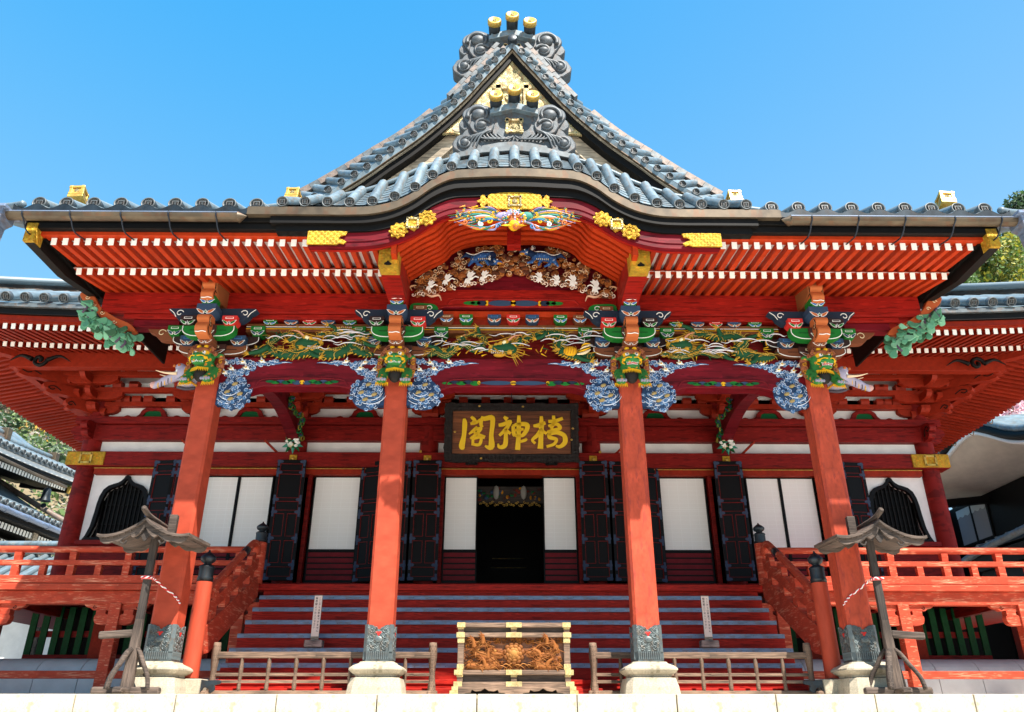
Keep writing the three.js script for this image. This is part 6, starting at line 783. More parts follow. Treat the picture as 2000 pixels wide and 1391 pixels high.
  // clouds, blue beasts and cranes in the tympanum
  {
    const z = 0.34, top = x => ribY(Math.abs(x)), g = [], cr = srgb('#e8c8a0'); const cl = [srgb('#7a4526'), srgb('#9a5a2c'), srgb('#5c3524')];
    const ribT = table([0, 0.87, 1.25, 1.57, 1.85, 2.0], [8.26, 8.2, 7.98, 7.74, 7.5, 7.36]), low = table([0, 0.25, 0.6, 1.1, 1.5, 1.95], [7.66, 7.6, 7.46, 7.38, 7.24, 7.14]);
    for (let i = 0; i < 460; i++) { const x = lerp(-1.94, 1.94, r()), y = lerp(low(Math.abs(x)), ribT(Math.abs(x)) + 0.04, r()), R = 0.04 + r() * 0.045, c = cl[i % 3], dir = x > 0 ? 1 : -1; g.push(col(sph(R, R * 0.8, R * 0.5, x, y, z + r() * 0.06, 7), c)); g.push(col(tube(spiral(x, y, z + R * 0.45 + 0.03, R * 0.85, 1.1, r() * 6, dir, 10, 0.2), R * 0.12, 12, 4), i % 2 ? cr : srgb('#c07a3c'))); }
    const m = part(p, 'cloud_carving', g, MP, 'brown and cream scrolled cloud carving filling the gable arch');
    const w = []; both(s => { for (let i = 0; i < 26; i++) { const x = lerp(0.3, 1.95, i / 25), y = low(x) - 0.02 + 0.03 * Math.sin(i * 2.3); w.push(col(tube(spiral(s * x, y, z + 0.1, 0.045 + 0.02 * r(), 1.05, r() * 6, s, 10, 0.2), 0.011, 12, 4), i % 3 ? srgb('#ecd4c0') : srgb('#a0603c'))); } w.push(ribbon([[s * 1.75, 7.2, z + 0.1], [s * 1.6, 7.1, z + 0.12], [s * 1.45, 7.12, z + 0.12], [s * 1.4, 7.02, z + 0.1]], 0.035, srgb('#d8a888')), ribbon([[s * 1.9, 7.36, z + 0.1], [s * 2.02, 7.32, z + 0.1], [s * 1.98, 7.24, z + 0.1]], 0.03, srgb('#c89870'))); }); part(m, 'pale_cloud_rim', w, MP);
    both(s => { const zz = z + 0.17, b1 = srgb('#2b5288'), b2 = srgb('#182c4c'), S = (x, y, rr, c, o = {}) => ({ a: [s * x, y, zz + (o.dz || 0)], r: rr, c, ...o }), cp = (x0, y0, x1, y1, r0, r1, c, dz = 0) => ({ a: [s * x0, y0, zz + dz], b: [s * x1, y1, zz + dz], r: r0, r2: r1, c });
      const up = s > 0, hx = up ? 0.24 : 0.34, hy = up ? 8.06 : 7.83; // one looks up, the other turns its head down
      const sh = [cp(0.42, 8.0, 0.62, 7.98, 0.075, 0.08, b1), cp(0.62, 7.98, 0.78, 7.92, 0.08, 0.07, b1), cp(0.42, 8.0, hx + 0.08, hy, 0.07, 0.065, b2, 0.02), S(hx, hy, 0.065, b1, { sc: [1.1, 0.85, 0.9], dz: 0.05 }), S(hx - 0.075, hy - 0.015, 0.04, b1, { sc: [1.2, 0.7, 0.9], dz: 0.06 }), S(hx - 0.06, hy - 0.045, 0.026, C.ochre, { sc: [1.5, 0.5, 0.9], dz: 0.06 }), S(hx + 0.03, hy + 0.065, 0.022, b2, { dz: 0.06 }), cp(0.44, 7.96, 0.36, 7.84, 0.042, 0.028, b1, 0.04), cp(0.36, 7.84, 0.28, 7.82, 0.028, 0.022, b1, 0.04), cp(0.56, 7.94, 0.5, 7.8, 0.04, 0.026, b1), cp(0.76, 7.9, 0.7, 7.78, 0.045, 0.028, b1, 0.04), cp(0.7, 7.78, 0.62, 7.74, 0.028, 0.022, b1, 0.04), cp(0.8, 7.9, 0.88, 7.78, 0.042, 0.026, b1), cp(0.82, 7.96, 0.94, 8.02, 0.03, 0.036, b2), cp(0.94, 8.02, 1.04, 7.94, 0.036, 0.014, b2)];
      const bm = part(p, 'blue_beast_carving', blobMesh(sh, 0.014, 0.03, (X, Y, Z, c) => c === b1 && Math.sin(X * 70) * Math.sin(Y * 66 + 1) > 0.72 ? srgb('#5d88bd') : c), MP, up ? 'blue carved beast with raised head among the clouds' : 'blue carved beast looking down among the clouds'), q = [];
      for (let i = 0; i < 9; i++) q.push(col(tube(spiral(s * (hx + 0.1 + 0.07 * Math.cos(i)), hy + 0.02 + 0.07 * Math.sin(i * 1.3), zz + 0.1, 0.026, 1.1, i, s, 8), 0.007, 9, 4), i % 2 ? C.white : b2)); for (let i = 0; i < 10; i++) q.push(col(cone(0.012, 0.055, 4, s * lerp(0.46, 0.8, i / 9), 7.91 - 0.02 * (i / 9), zz + 0.06, V3(0, -1, 0.3)), C.cream)); q.push(col(sph(0.014, 0.014, 0.01, s * (hx - 0.02), hy + 0.02, zz + 0.11, 6), C.white), col(tube([[s * 0.4, 8.07, zz + 0.05], [s * 0.6, 8.065, zz + 0.06], [s * 0.78, 7.99, zz + 0.05], [s * 0.94, 8.05, zz + 0.03]], 0.009, 16, 4), C.white)); part(bm, 'white_fringe', q, MP); });
    for (const [x, y, k] of [[-1.62, 7.28, 0.75], [-1.3, 7.42, 0.8], [-0.86, 7.46, 0.95], [-0.58, 7.5, 0.8], [0.52, 7.48, 0.75], [0.86, 7.42, 0.75], [1.18, 7.4, 0.9], [1.62, 7.28, 0.95]]) { const s = x > 0 ? -1 : 1, q = []; q.push(col(sph(0.09 * k, 0.035 * k, 0.03, x, y, z + 0.18, 8, 0, 0, s * 0.3), C.white), col(tube([[x + s * 0.06 * k, y + 0.02, z + 0.19], [x + s * 0.13 * k, y + 0.05 * k, z + 0.2], [x + s * 0.19 * k, y + 0.02 * k, z + 0.2]], 0.014, 8, 5), C.white), col(tf(ext([[0, 0], [0.07 * k, 0.02 * k], [0.17 * k, 0.1 * k], [0.12 * k, 0.11 * k], [0.13 * k, 0.16 * k], [0.06 * k, 0.13 * k], [0.04 * k, 0.17 * k], [-0.02 * k, 0.08 * k]], 0.015), x - s * 0.02, y, z + 0.2, 0, s < 0 ? PI : 0, 0.2), C.white), col(tf(ext([[0, 0], [0.03 * k, -0.15 * k], [-0.02 * k, -0.11 * k], [-0.05 * k, -0.16 * k], [-0.06 * k, -0.1 * k], [-0.11 * k, -0.12 * k], [-0.08 * k, -0.02 * k]], 0.015), x, y, z + 0.21), C.white), col(cone(0.014, 0.07, 4, x - s * 0.08, y, z + 0.19, V3(-s, -0.2, 0)), C.black)); part(p, 'crane_carving', q, MP); }
  }
  // leafy carvings at the ends of the purlins
  both(s => {
    const g = [], st = [], lf = srgb('#569070'), lf2 = srgb('#78ae8c'), lf3 = srgb('#385c40'); const rr = rng(31 + s);
    for (let i = 0; i < 86; i++) { const t = i / 85, x = lerp(8.44, 7.4, t) + (rr() - 0.5) * 0.24, y = lerp(7.12, 6.36, Math.pow(t, 0.8)) - rr() * 0.3, a = rr() * 1.6 - 2.4, k = 0.085 + rr() * 0.06, z = 0.06 + rr() * 0.32; const o = blob([[0, 0], [k * 0.6, k * 0.25], [k * 1.3, k * 0.5], [k * 1.7, 0.05 * k], [k * 1.3, -k * 0.5], [k * 0.6, -k * 0.3]], 20); g.push(col(tf(ext(o, 0.02, 0.008), s * x, y, z, 0.5 - rr() * 0.9, (s > 0 ? PI : 0) + (rr() - 0.5) * 1.0, a + 0.9), i % 6 === 5 ? lf3 : i % 3 ? lf : lf2)); }
    for (let i = 0; i < 8; i++) { const t = i / 7, x = lerp(8.4, 7.5, t), y = lerp(7.05, 6.3, t); st.push(col(tube([[s * x, y, 0.2], [s * (x - 0.12), y - 0.16, 0.3], [s * (x - 0.05), y - 0.26, 0.3]], 0.022, 8, 5), srgb('#5a4a5c'))); }
    const m = part(p, 'leaf_carving', g, MP, 'pale green carved leaf cluster at the end of the purlin'); part(m, 'stems', st, MP);
    part(m, 'scroll_bracket', [col(tf(ext(blob([[8.52, 7.26], [8.3, 7.24], [8.12, 7.0], [7.9, 6.82], [7.7, 6.7], [7.4, 6.56], [7.3, 6.44], [7.5, 6.46], [7.8, 6.56], [8.0, 6.72], [8.25, 6.95], [8.45, 7.12]].map(q => [s * q[0], q[1]]), 50), 0.14, 0.01), 0, 0, 0.16), srgb('#b2562e')), ...[[8.36, 7.16], [8.2, 7.0], [8.0, 6.82], [7.72, 6.62]].map(([x, y]) => col(tube(spiral(s * x, y, 0.245, 0.05, 1.1, 0, s, 10), 0.009, 12, 4), C.cream))], MP);
    // curved tie beam back to the hall, with vine and peony carving
    part(p, 'curved_tie_beam', sweep([[-0.15, -0.24], [0.15, -0.24], [0.15, 0.24], [-0.15, 0.24]], Array.from({ length: 21 }, (_, i) => { const t = i / 20, z = lerp(-0.2, -6.2, t); return { o: [s * 5.75, 5.72 + 1.0 * Math.sin(t * PI * 0.85) + 0.75 * t * t * (1 - 0.6 * t), z], A: [1, 0, 0], B: [0, 1, 0] }; })), M.deep);
    const v = []; for (let i = 0; i < 16; i++) { const t = i / 15, x = 5.75 - 0.28 + 0.1 * Math.sin(t * 9), y = lerp(6.9, 6.42, t), z = lerp(-4.4, -5.95, t); v.push(col(tf(new THREE.TorusGeometry(0.06, 0.02, 5, 10), s * x, y + 0.04 * Math.sin(i * 2), z, i % 2 ? 0.3 : 0, i % 2 ? 1.2 : 0.2, i), [C.dgreen, srgb('#4f6a2c'), C.dgreen, srgb('#8a7a30')][i % 4]), col(cone(0.035, 0.12, 4, s * x, y, z, V3(Math.cos(i * 2.2), Math.sin(i * 2.2), 0.4)), i % 2 ? C.dgreen : C.blue)); } part(p, 'vine_carving', v, MP);
    const fl = []; for (let i = 0; i < 26; i++) { const a = i / 26 * 6.28 * 2, q = 0.06 + 0.1 * (i / 26); fl.push(col(sph(0.055, 0.045, 0.04, s * 5.75 + Math.cos(a) * q * 1.1, 6.34 + Math.sin(a) * q * 1.3, -5.95 + 0.05 * Math.cos(i), 7), i % 4 === 3 ? C.dgreen : i % 4 === 2 ? C.cream : C.white)); } for (let i = 0; i < 8; i++) fl.push(col(cone(0.06, 0.16, 4, s * 5.75 + Math.cos(i * 0.8) * 0.14, 6.2 + Math.sin(i * 0.8) * 0.1, -5.97, V3(Math.cos(i * 0.8), Math.sin(i * 0.8) - 0.4, 0.2)), i % 2 ? C.dgreen : C.teal)); part(p, 'peony_carving', fl, MP);
  });
}

// ------------------------------------------------------------------ name plaque
{
  const q = thing('name_plaque', 'brown wooden name plaque with gold brush characters hanging above the doorway', 'plaque'); q.position.set(0.03, 6.53, -5.86); q.rotation.x = 0.16;
  part(q, 'board', [bx(3.2, 1.2, 0.06)], std({ color: srgb('#a5643a'), roughness: 0.7, map: rep(T.wood, 0.25, 0.5) }));
  const W = 1.76, H = 0.77, b = 0.175, wav = (x0, y0, x1, y1, nx, ny) => { const o = [], n = 22; for (let i = 0; i <= n; i++) { const t = i / n, w = 0.012 * Math.sin(i * 2.1) + 0.01 * Math.sin(i * 0.9); o.push([lerp(x0, x1, t) + nx * w, lerp(y0, y1, t) + ny * w]); } return o; };
  part(q, 'frame', [ext([...wav(-W, H, W, H, 0, 1), ...wav(W, H, W, -H, 1, 0), ...wav(W, -H, -W, -H, 0, 1), ...wav(-W, -H, -W, H, 1, 0)], 0.14, 0.02, [[[-W + b, H - b], [-W + b, -H + b], [W - b, -H + b], [W - b, H - b]]])], std({ color: srgb('#2a2320'), roughness: 0.6, bumpMap: rep(T.relief, 0.8), bumpScale: 0.02, map: T.wood }));
  part(q, 'frame_bosses', [[-0.86, 0.7], [0.3, 0.69], [-1.5, 0], [1.62, 0.1], [1.58, -0.2], [-0.8, -0.7]].map(([x, y]) => sph(0.035, 0.03, 0.02, x, y, 0.09, 8)), M.goldPlain);
  both(s => part(q, 'bracket', [ext([[-0.16, 0], [0.16, 0], [0.16, -0.05], [0.08, -0.07], [0.06, 0.06], [-0.06, 0.06], [-0.08, -0.07], [-0.16, -0.05]], 0.1)].map(g => g.translate(s * 1.05, -0.8, -0.02)), M.lacquer));
  // brush strokes: [x,y,width] in a unit box per character
  const stroke = (pts, ox, k) => { const P = spline(pts.map(p => [p[0], p[1], p[2]]), 26), L = [], R = []; for (let i = 0; i < P.length; i++) { const a = P[Math.max(0, i - 1)], c = P[Math.min(P.length - 1, i + 1)], dx = c.x - a.x, dy = c.y - a.y, l = Math.hypot(dx, dy) || 1, w = P[i].z * 0.68; L.push([ox + (P[i].x - dy / l * w) * k, (P[i].y + dx / l * w) * k]); R.push([ox + (P[i].x + dy / l * w) * k, (P[i].y - dx / l * w) * k]); } return ext([...L, ...R.reverse()], 0.03, 0.006).translate(0, 0, 0.05); };
  const kaku = [ // gate with "each"
    [[-0.42, 0.42, 0.05], [-0.4, 0.3, 0.1], [-0.42, -0.1, 0.09], [-0.47, -0.46, 0.12], [-0.4, -0.5, 0.05]], [[-0.2, 0.48, 0.05], [-0.1, 0.36, 0.08], [-0.16, 0.28, 0.06]], [[-0.22, 0.26, 0.05], [-0.05, 0.3, 0.06], [0.08, 0.4, 0.04]], [[0.1, 0.46, 0.06], [0.2, 0.42, 0.09], [0.44, 0.46, 0.1], [0.46, 0.3, 0.1], [0.42, -0.1, 0.09], [0.42, -0.46, 0.13], [0.3, -0.46, 0.06], [0.24, -0.42, 0.03]], [[0.12, 0.4, 0.06], [0.1, 0.24, 0.07], [0.14, 0.16, 0.05]], [[-0.02, 0.16, 0.05], [-0.14, 0.04, 0.06], [-0.26, -0.06, 0.03]], [[-0.08, 0.08, 0.05], [0.1, 0.12, 0.06], [-0.02, -0.04, 0.06], [-0.22, -0.2, 0.04]], [[-0.14, 0.02, 0.04], [0.04, -0.08, 0.06], [0.22, -0.16, 0.07]], [[-0.14, -0.2, 0.05], [-0.14, -0.4, 0.06]], [[-0.12, -0.2, 0.05], [0.1, -0.16, 0.06], [0.06, -0.38, 0.06], [-0.14, -0.38, 0.05]]];
  const shin = [[[-0.26, 0.48, 0.05], [-0.16, 0.4, 0.09]], [[-0.42, 0.22, 0.06], [-0.3, 0.24, 0.08], [-0.06, 0.34, 0.06], [-0.2, 0.1, 0.08], [-0.4, -0.1, 0.05]], [[-0.2, 0.14, 0.06], [-0.2, -0.1, 0.08], [-0.24, -0.42, 0.1], [-0.4, -0.46, 0.06], [-0.44, -0.36, 0.03]], [[-0.16, 0.04, 0.05], [-0.06, -0.04, 0.06]], [[0.02, 0.2, 0.06], [0.04, -0.02, 0.08], [0.06, -0.12, 0.05]], [[0.02, 0.2, 0.05], [0.2, 0.26, 0.07], [0.46, 0.22, 0.1], [0.42, 0.04, 0.09], [0.3, -0.1, 0.07], [0.08, -0.1, 0.05]], [[0.06, 0.06, 0.05], [0.34, 0.1, 0.05]], [[0.2, 0.52, 0.06], [0.2, 0.3, 0.09], [0.19, -0.1, 0.09], [0.16, -0.54, 0.11]], [[0.2, -0.3, 0.04], [0.4, -0.24, 0.06], [0.44, -0.2, 0.04]]];
  const sei = [[[-0.46, 0.2, 0.05], [-0.3, 0.22, 0.09], [-0.1, 0.3, 0.06]], [[-0.22, 0.5, 0.06], [-0.22, 0.2, 0.1], [-0.24, -0.2, 0.1], [-0.26, -0.5, 0.12]], [[-0.22, 0.14, 0.05], [-0.36, -0.1, 0.08], [-0.5, -0.24, 0.05], [-0.42, -0.34, 0.05]], [[-0.2, 0.06, 0.05], [-0.06, -0.04, 0.06]], [[0.0, 0.34, 0.06], [0.2, 0.36, 0.07], [0.44, 0.44, 0.06]], [[0.16, 0.52, 0.06], [0.16, 0.3, 0.07], [0.08, 0.12, 0.06]], [[0.0, 0.2, 0.05], [0.26, 0.26, 0.07], [0.36, 0.14, 0.07], [0.1, 0.06, 0.06], [-0.04, 0.02, 0.04]], [[0.08, 0.06, 0.06], [0.02, -0.14, 0.08], [0.24, -0.22, 0.06], [0.16, -0.36, 0.06], [-0.06, -0.44, 0.05]], [[-0.02, -0.08, 0.05], [0.24, 0.0, 0.08], [0.48, -0.1, 0.09], [0.5, -0.3, 0.1], [0.34, -0.44, 0.07], [0.22, -0.42, 0.04]]];
  [[kaku, -0.9], [shin, 0.02], [sei, 0.98]].forEach(([ch, ox]) => part(q, 'gold_character', ch.map(st => stroke(st, ox, 0.86)), M.goldLeaf));
  part(q, 'hanging_rod', tube([[0, 0.82, -0.02], [0, 1.2, -0.1]], 0.012, 2, 6), M.iron);
}
// ------------------------------------------------------------------ offertory box
{
  const o = thing('offertory_box', 'weathered wooden offertory box with gold corner mounts and a carved dragon panel', 'offertory box'); o.position.set(0.0, 0, 0.62);
  const rail = (w, y0, y1, d, z = 0) => part(o, 'rail', rex(-w, w, y0, y1, z - d, z + 0.02, 0.012), M.oldWood), gold = (x0, x1, y0, y1, z = 0.024, m = M.goldPale) => part(o, 'gold_mount', rex(x0, x1, y0, y1, z - 0.05, z + 0.006, 0.006), m);
  const tiers = [[0.9, 0.985, 1.055], [0.905, 0.835, 0.905], [0.925, 0.285, 0.355], [0.93, 0.115, 0.185]];
  for (const [w, y0, y1] of tiers) { rail(w, y0, y1, 0.7); gold(-0.125, 0.125, y0 - 0.003, y1 + 0.003, 0.028); both(s => { const a = s * (w + 0.004), b = s * (w - 0.13); gold(Math.min(a, b), Math.max(a, b), y0 - 0.003, y1 + 0.003, 0.028); }); }
  part(o, 'recessed_board', ex(-0.85, 0.85, 0.905, 0.985, -0.66, -0.05), M.greyWood); part(o, 'recessed_board', ex(-0.86, 0.86, 0.185, 0.285, -0.66, -0.05), M.greyWood);
  for (const x of [-0.84, 0, 0.84]) { part(o, 'short_strut', rex(x - 0.045, x + 0.045, 0.905, 0.985, -0.06, 0.0, 0.006), M.oldWood); part(o, 'short_strut', rex(x - 0.045, x + 0.045, 0.185, 0.285, -0.06, 0.0, 0.006), M.oldWood); gold(x - 0.05, x + 0.05, 0.955, 0.984, 0.01); gold(x - 0.05, x + 0.05, 0.255, 0.284, 0.01); }
  both(s => { part(o, 'corner_post', rex(s * 0.785, s * 0.885, 0.355, 0.835, -0.12, 0.0, 0.008), M.oldWood); gold(s * 0.835 - 0.055, s * 0.835 + 0.055, 0.75, 0.834, 0.012); gold(s * 0.835 - 0.055, s * 0.835 + 0.055, 0.356, 0.44, 0.012); });
  part(o, 'panel', ex(-0.79, 0.79, 0.35, 0.84, -0.1, -0.07), M.carved); part(o, 'box_body', ex(-0.84, 0.84, 0.12, 1.0, -0.68, -0.12), M.darkWood);
  // base with cusped cut-outs
  const cusp = cx => [[-0.34, 0], [-0.3, 0.03], [-0.22, 0.035], [-0.2, 0.075], [-0.14, 0.05], [-0.06, 0.06], [0, 0.095], [0.06, 0.06], [0.14, 0.05], [0.2, 0.075], [0.22, 0.035], [0.3, 0.03], [0.34, 0]].map(p => [cx + p[0], p[1]]);
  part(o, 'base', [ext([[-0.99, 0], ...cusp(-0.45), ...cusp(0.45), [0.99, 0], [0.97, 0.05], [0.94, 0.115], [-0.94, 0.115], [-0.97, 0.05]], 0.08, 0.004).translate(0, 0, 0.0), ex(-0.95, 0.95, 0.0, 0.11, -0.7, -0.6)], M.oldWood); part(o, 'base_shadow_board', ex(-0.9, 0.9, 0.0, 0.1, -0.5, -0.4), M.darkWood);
  both(s => { const a = s * 0.99, b = s * 0.86; gold(Math.min(a, b), Math.max(a, b), 0.0, 0.06, 0.05); gold(Math.min(s * 0.96, s * 0.86), Math.max(s * 0.96, s * 0.86), 0.06, 0.118, 0.045); });
  // relief: two dragons and a peony
  const pal = { body: srgb('#8d5529'), fin: srgb('#7c4720'), belly: srgb('#9a6434'), eye: srgb('#a87840'), mane: srgb('#6a3a18'), horn: srgb('#90592c'), ribbon: srgb('#7c4a24') }, z = -0.05;
  const put = (g) => { o.add(g); };
  dragon(o, [[-0.74, 0.42], [-0.5, 0.4], [-0.3, 0.44], [-0.42, 0.54], [-0.6, 0.62], [-0.62, 0.74], [-0.48, 0.74], [-0.36, 0.66]], z, 0.075, [-0.32, 0.6], 0.2, 1, 41, pal, M.paintedFlat, 0);
  dragon(o, [[0.74, 0.42], [0.56, 0.4], [0.36, 0.44], [0.44, 0.55], [0.6, 0.6], [0.66, 0.7], [0.52, 0.74], [0.4, 0.7]], z, 0.07, [0.34, 0.62], 0.2, -1, 43, pal, M.paintedFlat, 0);
  const pe = []; for (let ring = 0; ring < 4; ring++) { const n = [1, 7, 9, 11][ring], R = [0, 0.055, 0.1, 0.14][ring]; for (let i = 0; i < n; i++) { const a = i / n * 2 * PI + ring; pe.push(col(sph(ring ? 0.045 : 0.06, ring ? 0.035 : 0.06, 0.03, Math.cos(a) * R, 0.6 + Math.sin(a) * R, z + 0.05 - ring * 0.012, 8, 0, 0, a + PI / 2), [srgb('#a8743c'), srgb('#9a6634'), srgb('#8a582c'), srgb('#784824')][ring])); } } part(o, 'peony_relief', pe, M.paintedFlat);
  const sc = [], r = rng(51); for (let i = 0; i < 230; i++) { const e = r(), x = (r() - 0.5) * 1.5, y = e < 0.45 ? 0.37 + r() * 0.1 : e < 0.75 ? 0.76 + r() * 0.06 : 0.4 + r() * 0.4; if (e >= 0.75 && Math.abs(x) < 0.6) continue; sc.push(col(tube(spiral(x, y, z, 0.025 + r() * 0.025, 1.1, r() * 6, r() > 0.5 ? 1 : -1, 9), 0.009, 10, 4), [srgb('#7c4820'), srgb('#94581f'), srgb('#623414')][i % 3])); } for (let i = 0; i < 16; i++) sc.push(ribbon([[-0.75 + i * 0.09, 0.38 + r() * 0.03, z], [-0.66 + i * 0.09, 0.42 + r() * 0.04, z + 0.02], [-0.55 + i * 0.09, 0.38, z]], 0.014, srgb('#a8703c'))); part(o, 'scroll_relief', sc, M.paintedFlat);
}
// ------------------------------------------------------------------ low wooden barriers
both(s => {
  const f = thing('wooden_barrier', s < 0 ? 'low weathered wooden barrier across the steps left of the offertory box' : 'low weathered wooden barrier across the steps right of the offertory box', 'barrier', 'low barriers in front of the steps'); const z = -0.42, X0 = 1.36, X1 = 5.02;
  part(f, 'top_rail', rb(X1 - X0, 0.1, 0.07, 0.01, s * (X0 + X1) / 2, 0.64, z), M.oldWood); part(f, 'middle_rail', rb(X1 - X0, 0.05, 0.05, 0.008, s * (X0 + X1) / 2, 0.335, z - 0.012), M.oldWood); part(f, 'middle_rail', rb(X1 - X0, 0.05, 0.05, 0.008, s * (X0 + X1) / 2, 0.225, z - 0.012), M.oldWood);
  for (const x of [X0, X1]) { part(f, 'end_post', tube([[s * x, 0.02, z], [s * x, 0.3, z], [s * x, 0.6, z], [s * x, 0.84, z]], t => 0.062 + 0.012 * Math.cos(t * 8), 14, 4), M.oldWood); part(f, 'foot', rb(0.1, 0.08, 0.7, 0.03, s * x, 0.04, z), M.oldWood); }
  part(f, 'bottom_rail', rb(X1 - X0 + 0.2, 0.07, 0.08, 0.02, s * (X0 + X1) / 2, 0.055, z), M.oldWood);
  for (let i = 1; i < 8; i++) part(f, 'bar', tube([[s * lerp(X0, X1, i / 8), 0.09, z + 0.005], [s * lerp(X0, X1, i / 8), 0.3, z + 0.005], [s * lerp(X0, X1, i / 8), 0.6, z + 0.005]], t => 0.034 + 0.005 * Math.cos(t * 9 + i), 10, 4), M.oldWood);
});
// ------------------------------------------------------------------ notice stakes on the steps
{
  const cv = document.createElement('canvas'); cv.width = 128; cv.height = 640; const x = cv.getContext('2d'); x.fillStyle = '#e3cfc0'; x.fillRect(0, 0, 128, 640); const rr = rng(91); for (let i = 0; i < 260; i++) { x.fillStyle = `rgba(150,110,90,${0.05 + rr() * 0.1})`; x.fillRect(rr() * 128, rr() * 640, 1 + rr() * 2, 20 + rr() * 80); }
  x.strokeStyle = '#1a1412'; x.lineCap = 'round'; x.lineJoin = 'round';
  // strokes in a 10x10 cell
  const K = { ko: [[2, 3, 7.5, 2.6], [2, 7.5, 4, 8.6, 8, 8]], ka: [[1.5, 3.6, 6.5, 3, 6, 7, 4.5, 8.8], [4, 1, 3.6, 5, 1.8, 8.6], [7.4, 2.6, 8.8, 5]], ra: [[4, 1.2, 6.2, 2.2], [3.4, 3.4, 3, 6.4, 6, 4.8, 8, 6.4, 6, 8.8, 3.4, 8.6]], ha: [[2, 1.5, 1.6, 5, 2.2, 8.8], [4, 3.6, 8.6, 3.2], [6.4, 1.2, 6.6, 7.4, 5, 8.6, 4, 7.4, 6, 6.6, 8.6, 8.4]], sho: [[2, 1.2, 8, 1.2], [2, 1.2, 2, 4, 8, 4, 8, 1.2], [2, 2.6, 8, 2.6], [2.6, 5.4, 1.4, 7], [1.2, 6.8, 8.8, 6.6], [3.4, 5, 3.2, 9.2], [6.6, 5, 6.6, 9.2]], dou: [[5, 0.6, 5, 2], [2.6, 1, 3.4, 2], [7.4, 1, 6.6, 2], [1.2, 3.6, 1.4, 2.4, 8.8, 2.4, 8.4, 3.6], [3, 4, 7, 4, 7, 5.6, 3, 5.6, 3, 4], [2, 7, 8, 7], [5, 5.8, 5, 8.8], [1, 9, 9, 9]], de: [[1.6, 2.6, 8, 2, 4.6, 4, 4.4, 7, 7, 8.8], [7.4, 4.4, 8, 5.4], [8.6, 4, 9.2, 5]], ki: [[2, 2.6, 7.6, 2], [2, 4.6, 8, 4], [4, 1, 7, 6], [3, 7, 4, 8.8, 7, 8.4]], ma: [[2, 2.6, 8, 2.6], [2.2, 4.8, 7.8, 4.8], [5, 1, 5, 7.6, 3.4, 8.8, 2.6, 7.6, 5, 7.2, 8, 8.8]], se: [[1, 4.4, 9, 3.8], [6.8, 1.4, 6.6, 6.2, 5.6, 5.8], [3, 2, 3, 7.4, 4.6, 8.6, 8, 8.4]], n: [[5.4, 1, 2, 8.6, 4.4, 5.2, 5.4, 8, 6.6, 8.6, 8.8, 6.4]],
    hou: [[1, 2.2, 4.4, 2.2], [2.8, 0.8, 2.8, 3.8], [0.8, 3.8, 4.8, 3.8], [1.4, 5.6, 4.4, 5.6], [2.8, 4, 2.8, 9.2], [1, 7.2, 4.6, 7.2], [5.6, 1, 5.6, 9.2], [5.6, 1.2, 8.4, 1.2, 8.2, 3.8], [6, 4.8, 8.8, 4.8, 6, 9], [6.4, 5.6, 9, 9]], on: [[2, 1, 8, 1, 8, 5, 2, 5, 2, 1], [3.2, 2.8, 7, 2.8], [5, 1.6, 3.4, 4.4], [5, 2.8, 6.8, 4.4], [2, 6.4, 1.2, 8.4], [3.6, 6.4, 4, 8.8, 7, 8.8, 7.2, 7.4], [5, 6, 5.6, 7.2], [8, 6.2, 9, 8]], kaku: [[1.4, 1, 1.4, 9.2], [1.4, 1, 4.4, 1, 4.4, 3.6, 1.4, 3.6], [5.8, 1, 8.8, 1, 8.8, 9.2], [5.8, 1, 5.8, 3.6, 8.8, 3.6], [4.6, 4.2, 3, 6], [4, 5, 6.8, 5, 3, 7.4], [4, 5.4, 7.4, 7.2], [3.8, 7.6, 6.6, 7.6, 6.6, 9, 3.8, 9, 3.8, 7.6]], yo: [[5, 2.8, 8, 2.4], [5, 1, 5, 7.4, 3.2, 8.8, 2.4, 7.6, 5, 7, 8.2, 8.8]], ri: [[3, 1.4, 2.8, 5.4, 3.8, 4.4], [7, 1, 7.2, 5.6, 5, 9]], o: [[1.6, 3, 6, 2.6], [3.6, 1, 3.6, 8, 1.8, 7.4, 3.6, 5.6, 7.2, 5, 8, 7.2, 5.8, 8.8], [7.6, 2, 9, 3.6]], iru: [[3.6, 1.2, 5.2, 1.6, 4.4, 5, 1, 9], [4.8, 3.4, 6.4, 6.8, 9.2, 9]], ge: [[1, 2, 9, 2], [5, 2, 5, 9.2], [5.4, 4, 7.4, 5.6]], sa: [[1.8, 3, 8, 2.4], [4, 1, 7, 5.6], [3, 6.4, 4, 8.6, 7, 8.4]], i: [[2.4, 2, 2.2, 6, 3.6, 7.8], [7, 2.6, 8.2, 5.8]] };
  const write = (list, cx, y0, h, w) => list.forEach((k, i) => K[k].forEach(st => { x.lineWidth = 3.6; x.beginPath(); for (let j = 0; j < st.length; j += 2) { const X = cx + (st[j] - 5) * w / 10, Y = y0 + i * h + st[j + 1] * (h * 0.9) / 10; j ? x.lineTo(X, Y) : x.moveTo(X, Y); } x.stroke(); }));
  write(['ko', 'ko', 'ka', 'ra', 'ha', 'sho', 'dou', 'de', 'ki', 'ma', 'se', 'n'], 94, 24, 46, 42); write(['hou', 'on', 'kaku', 'yo', 'ri', 'o', 'iru', 'ri', 'ge', 'sa', 'i'], 38, 20, 46, 44);
  const ct = new THREE.CanvasTexture(cv); ct.colorSpace = THREE.SRGBColorSpace; const mt = std({ map: ct, roughness: 0.8 });
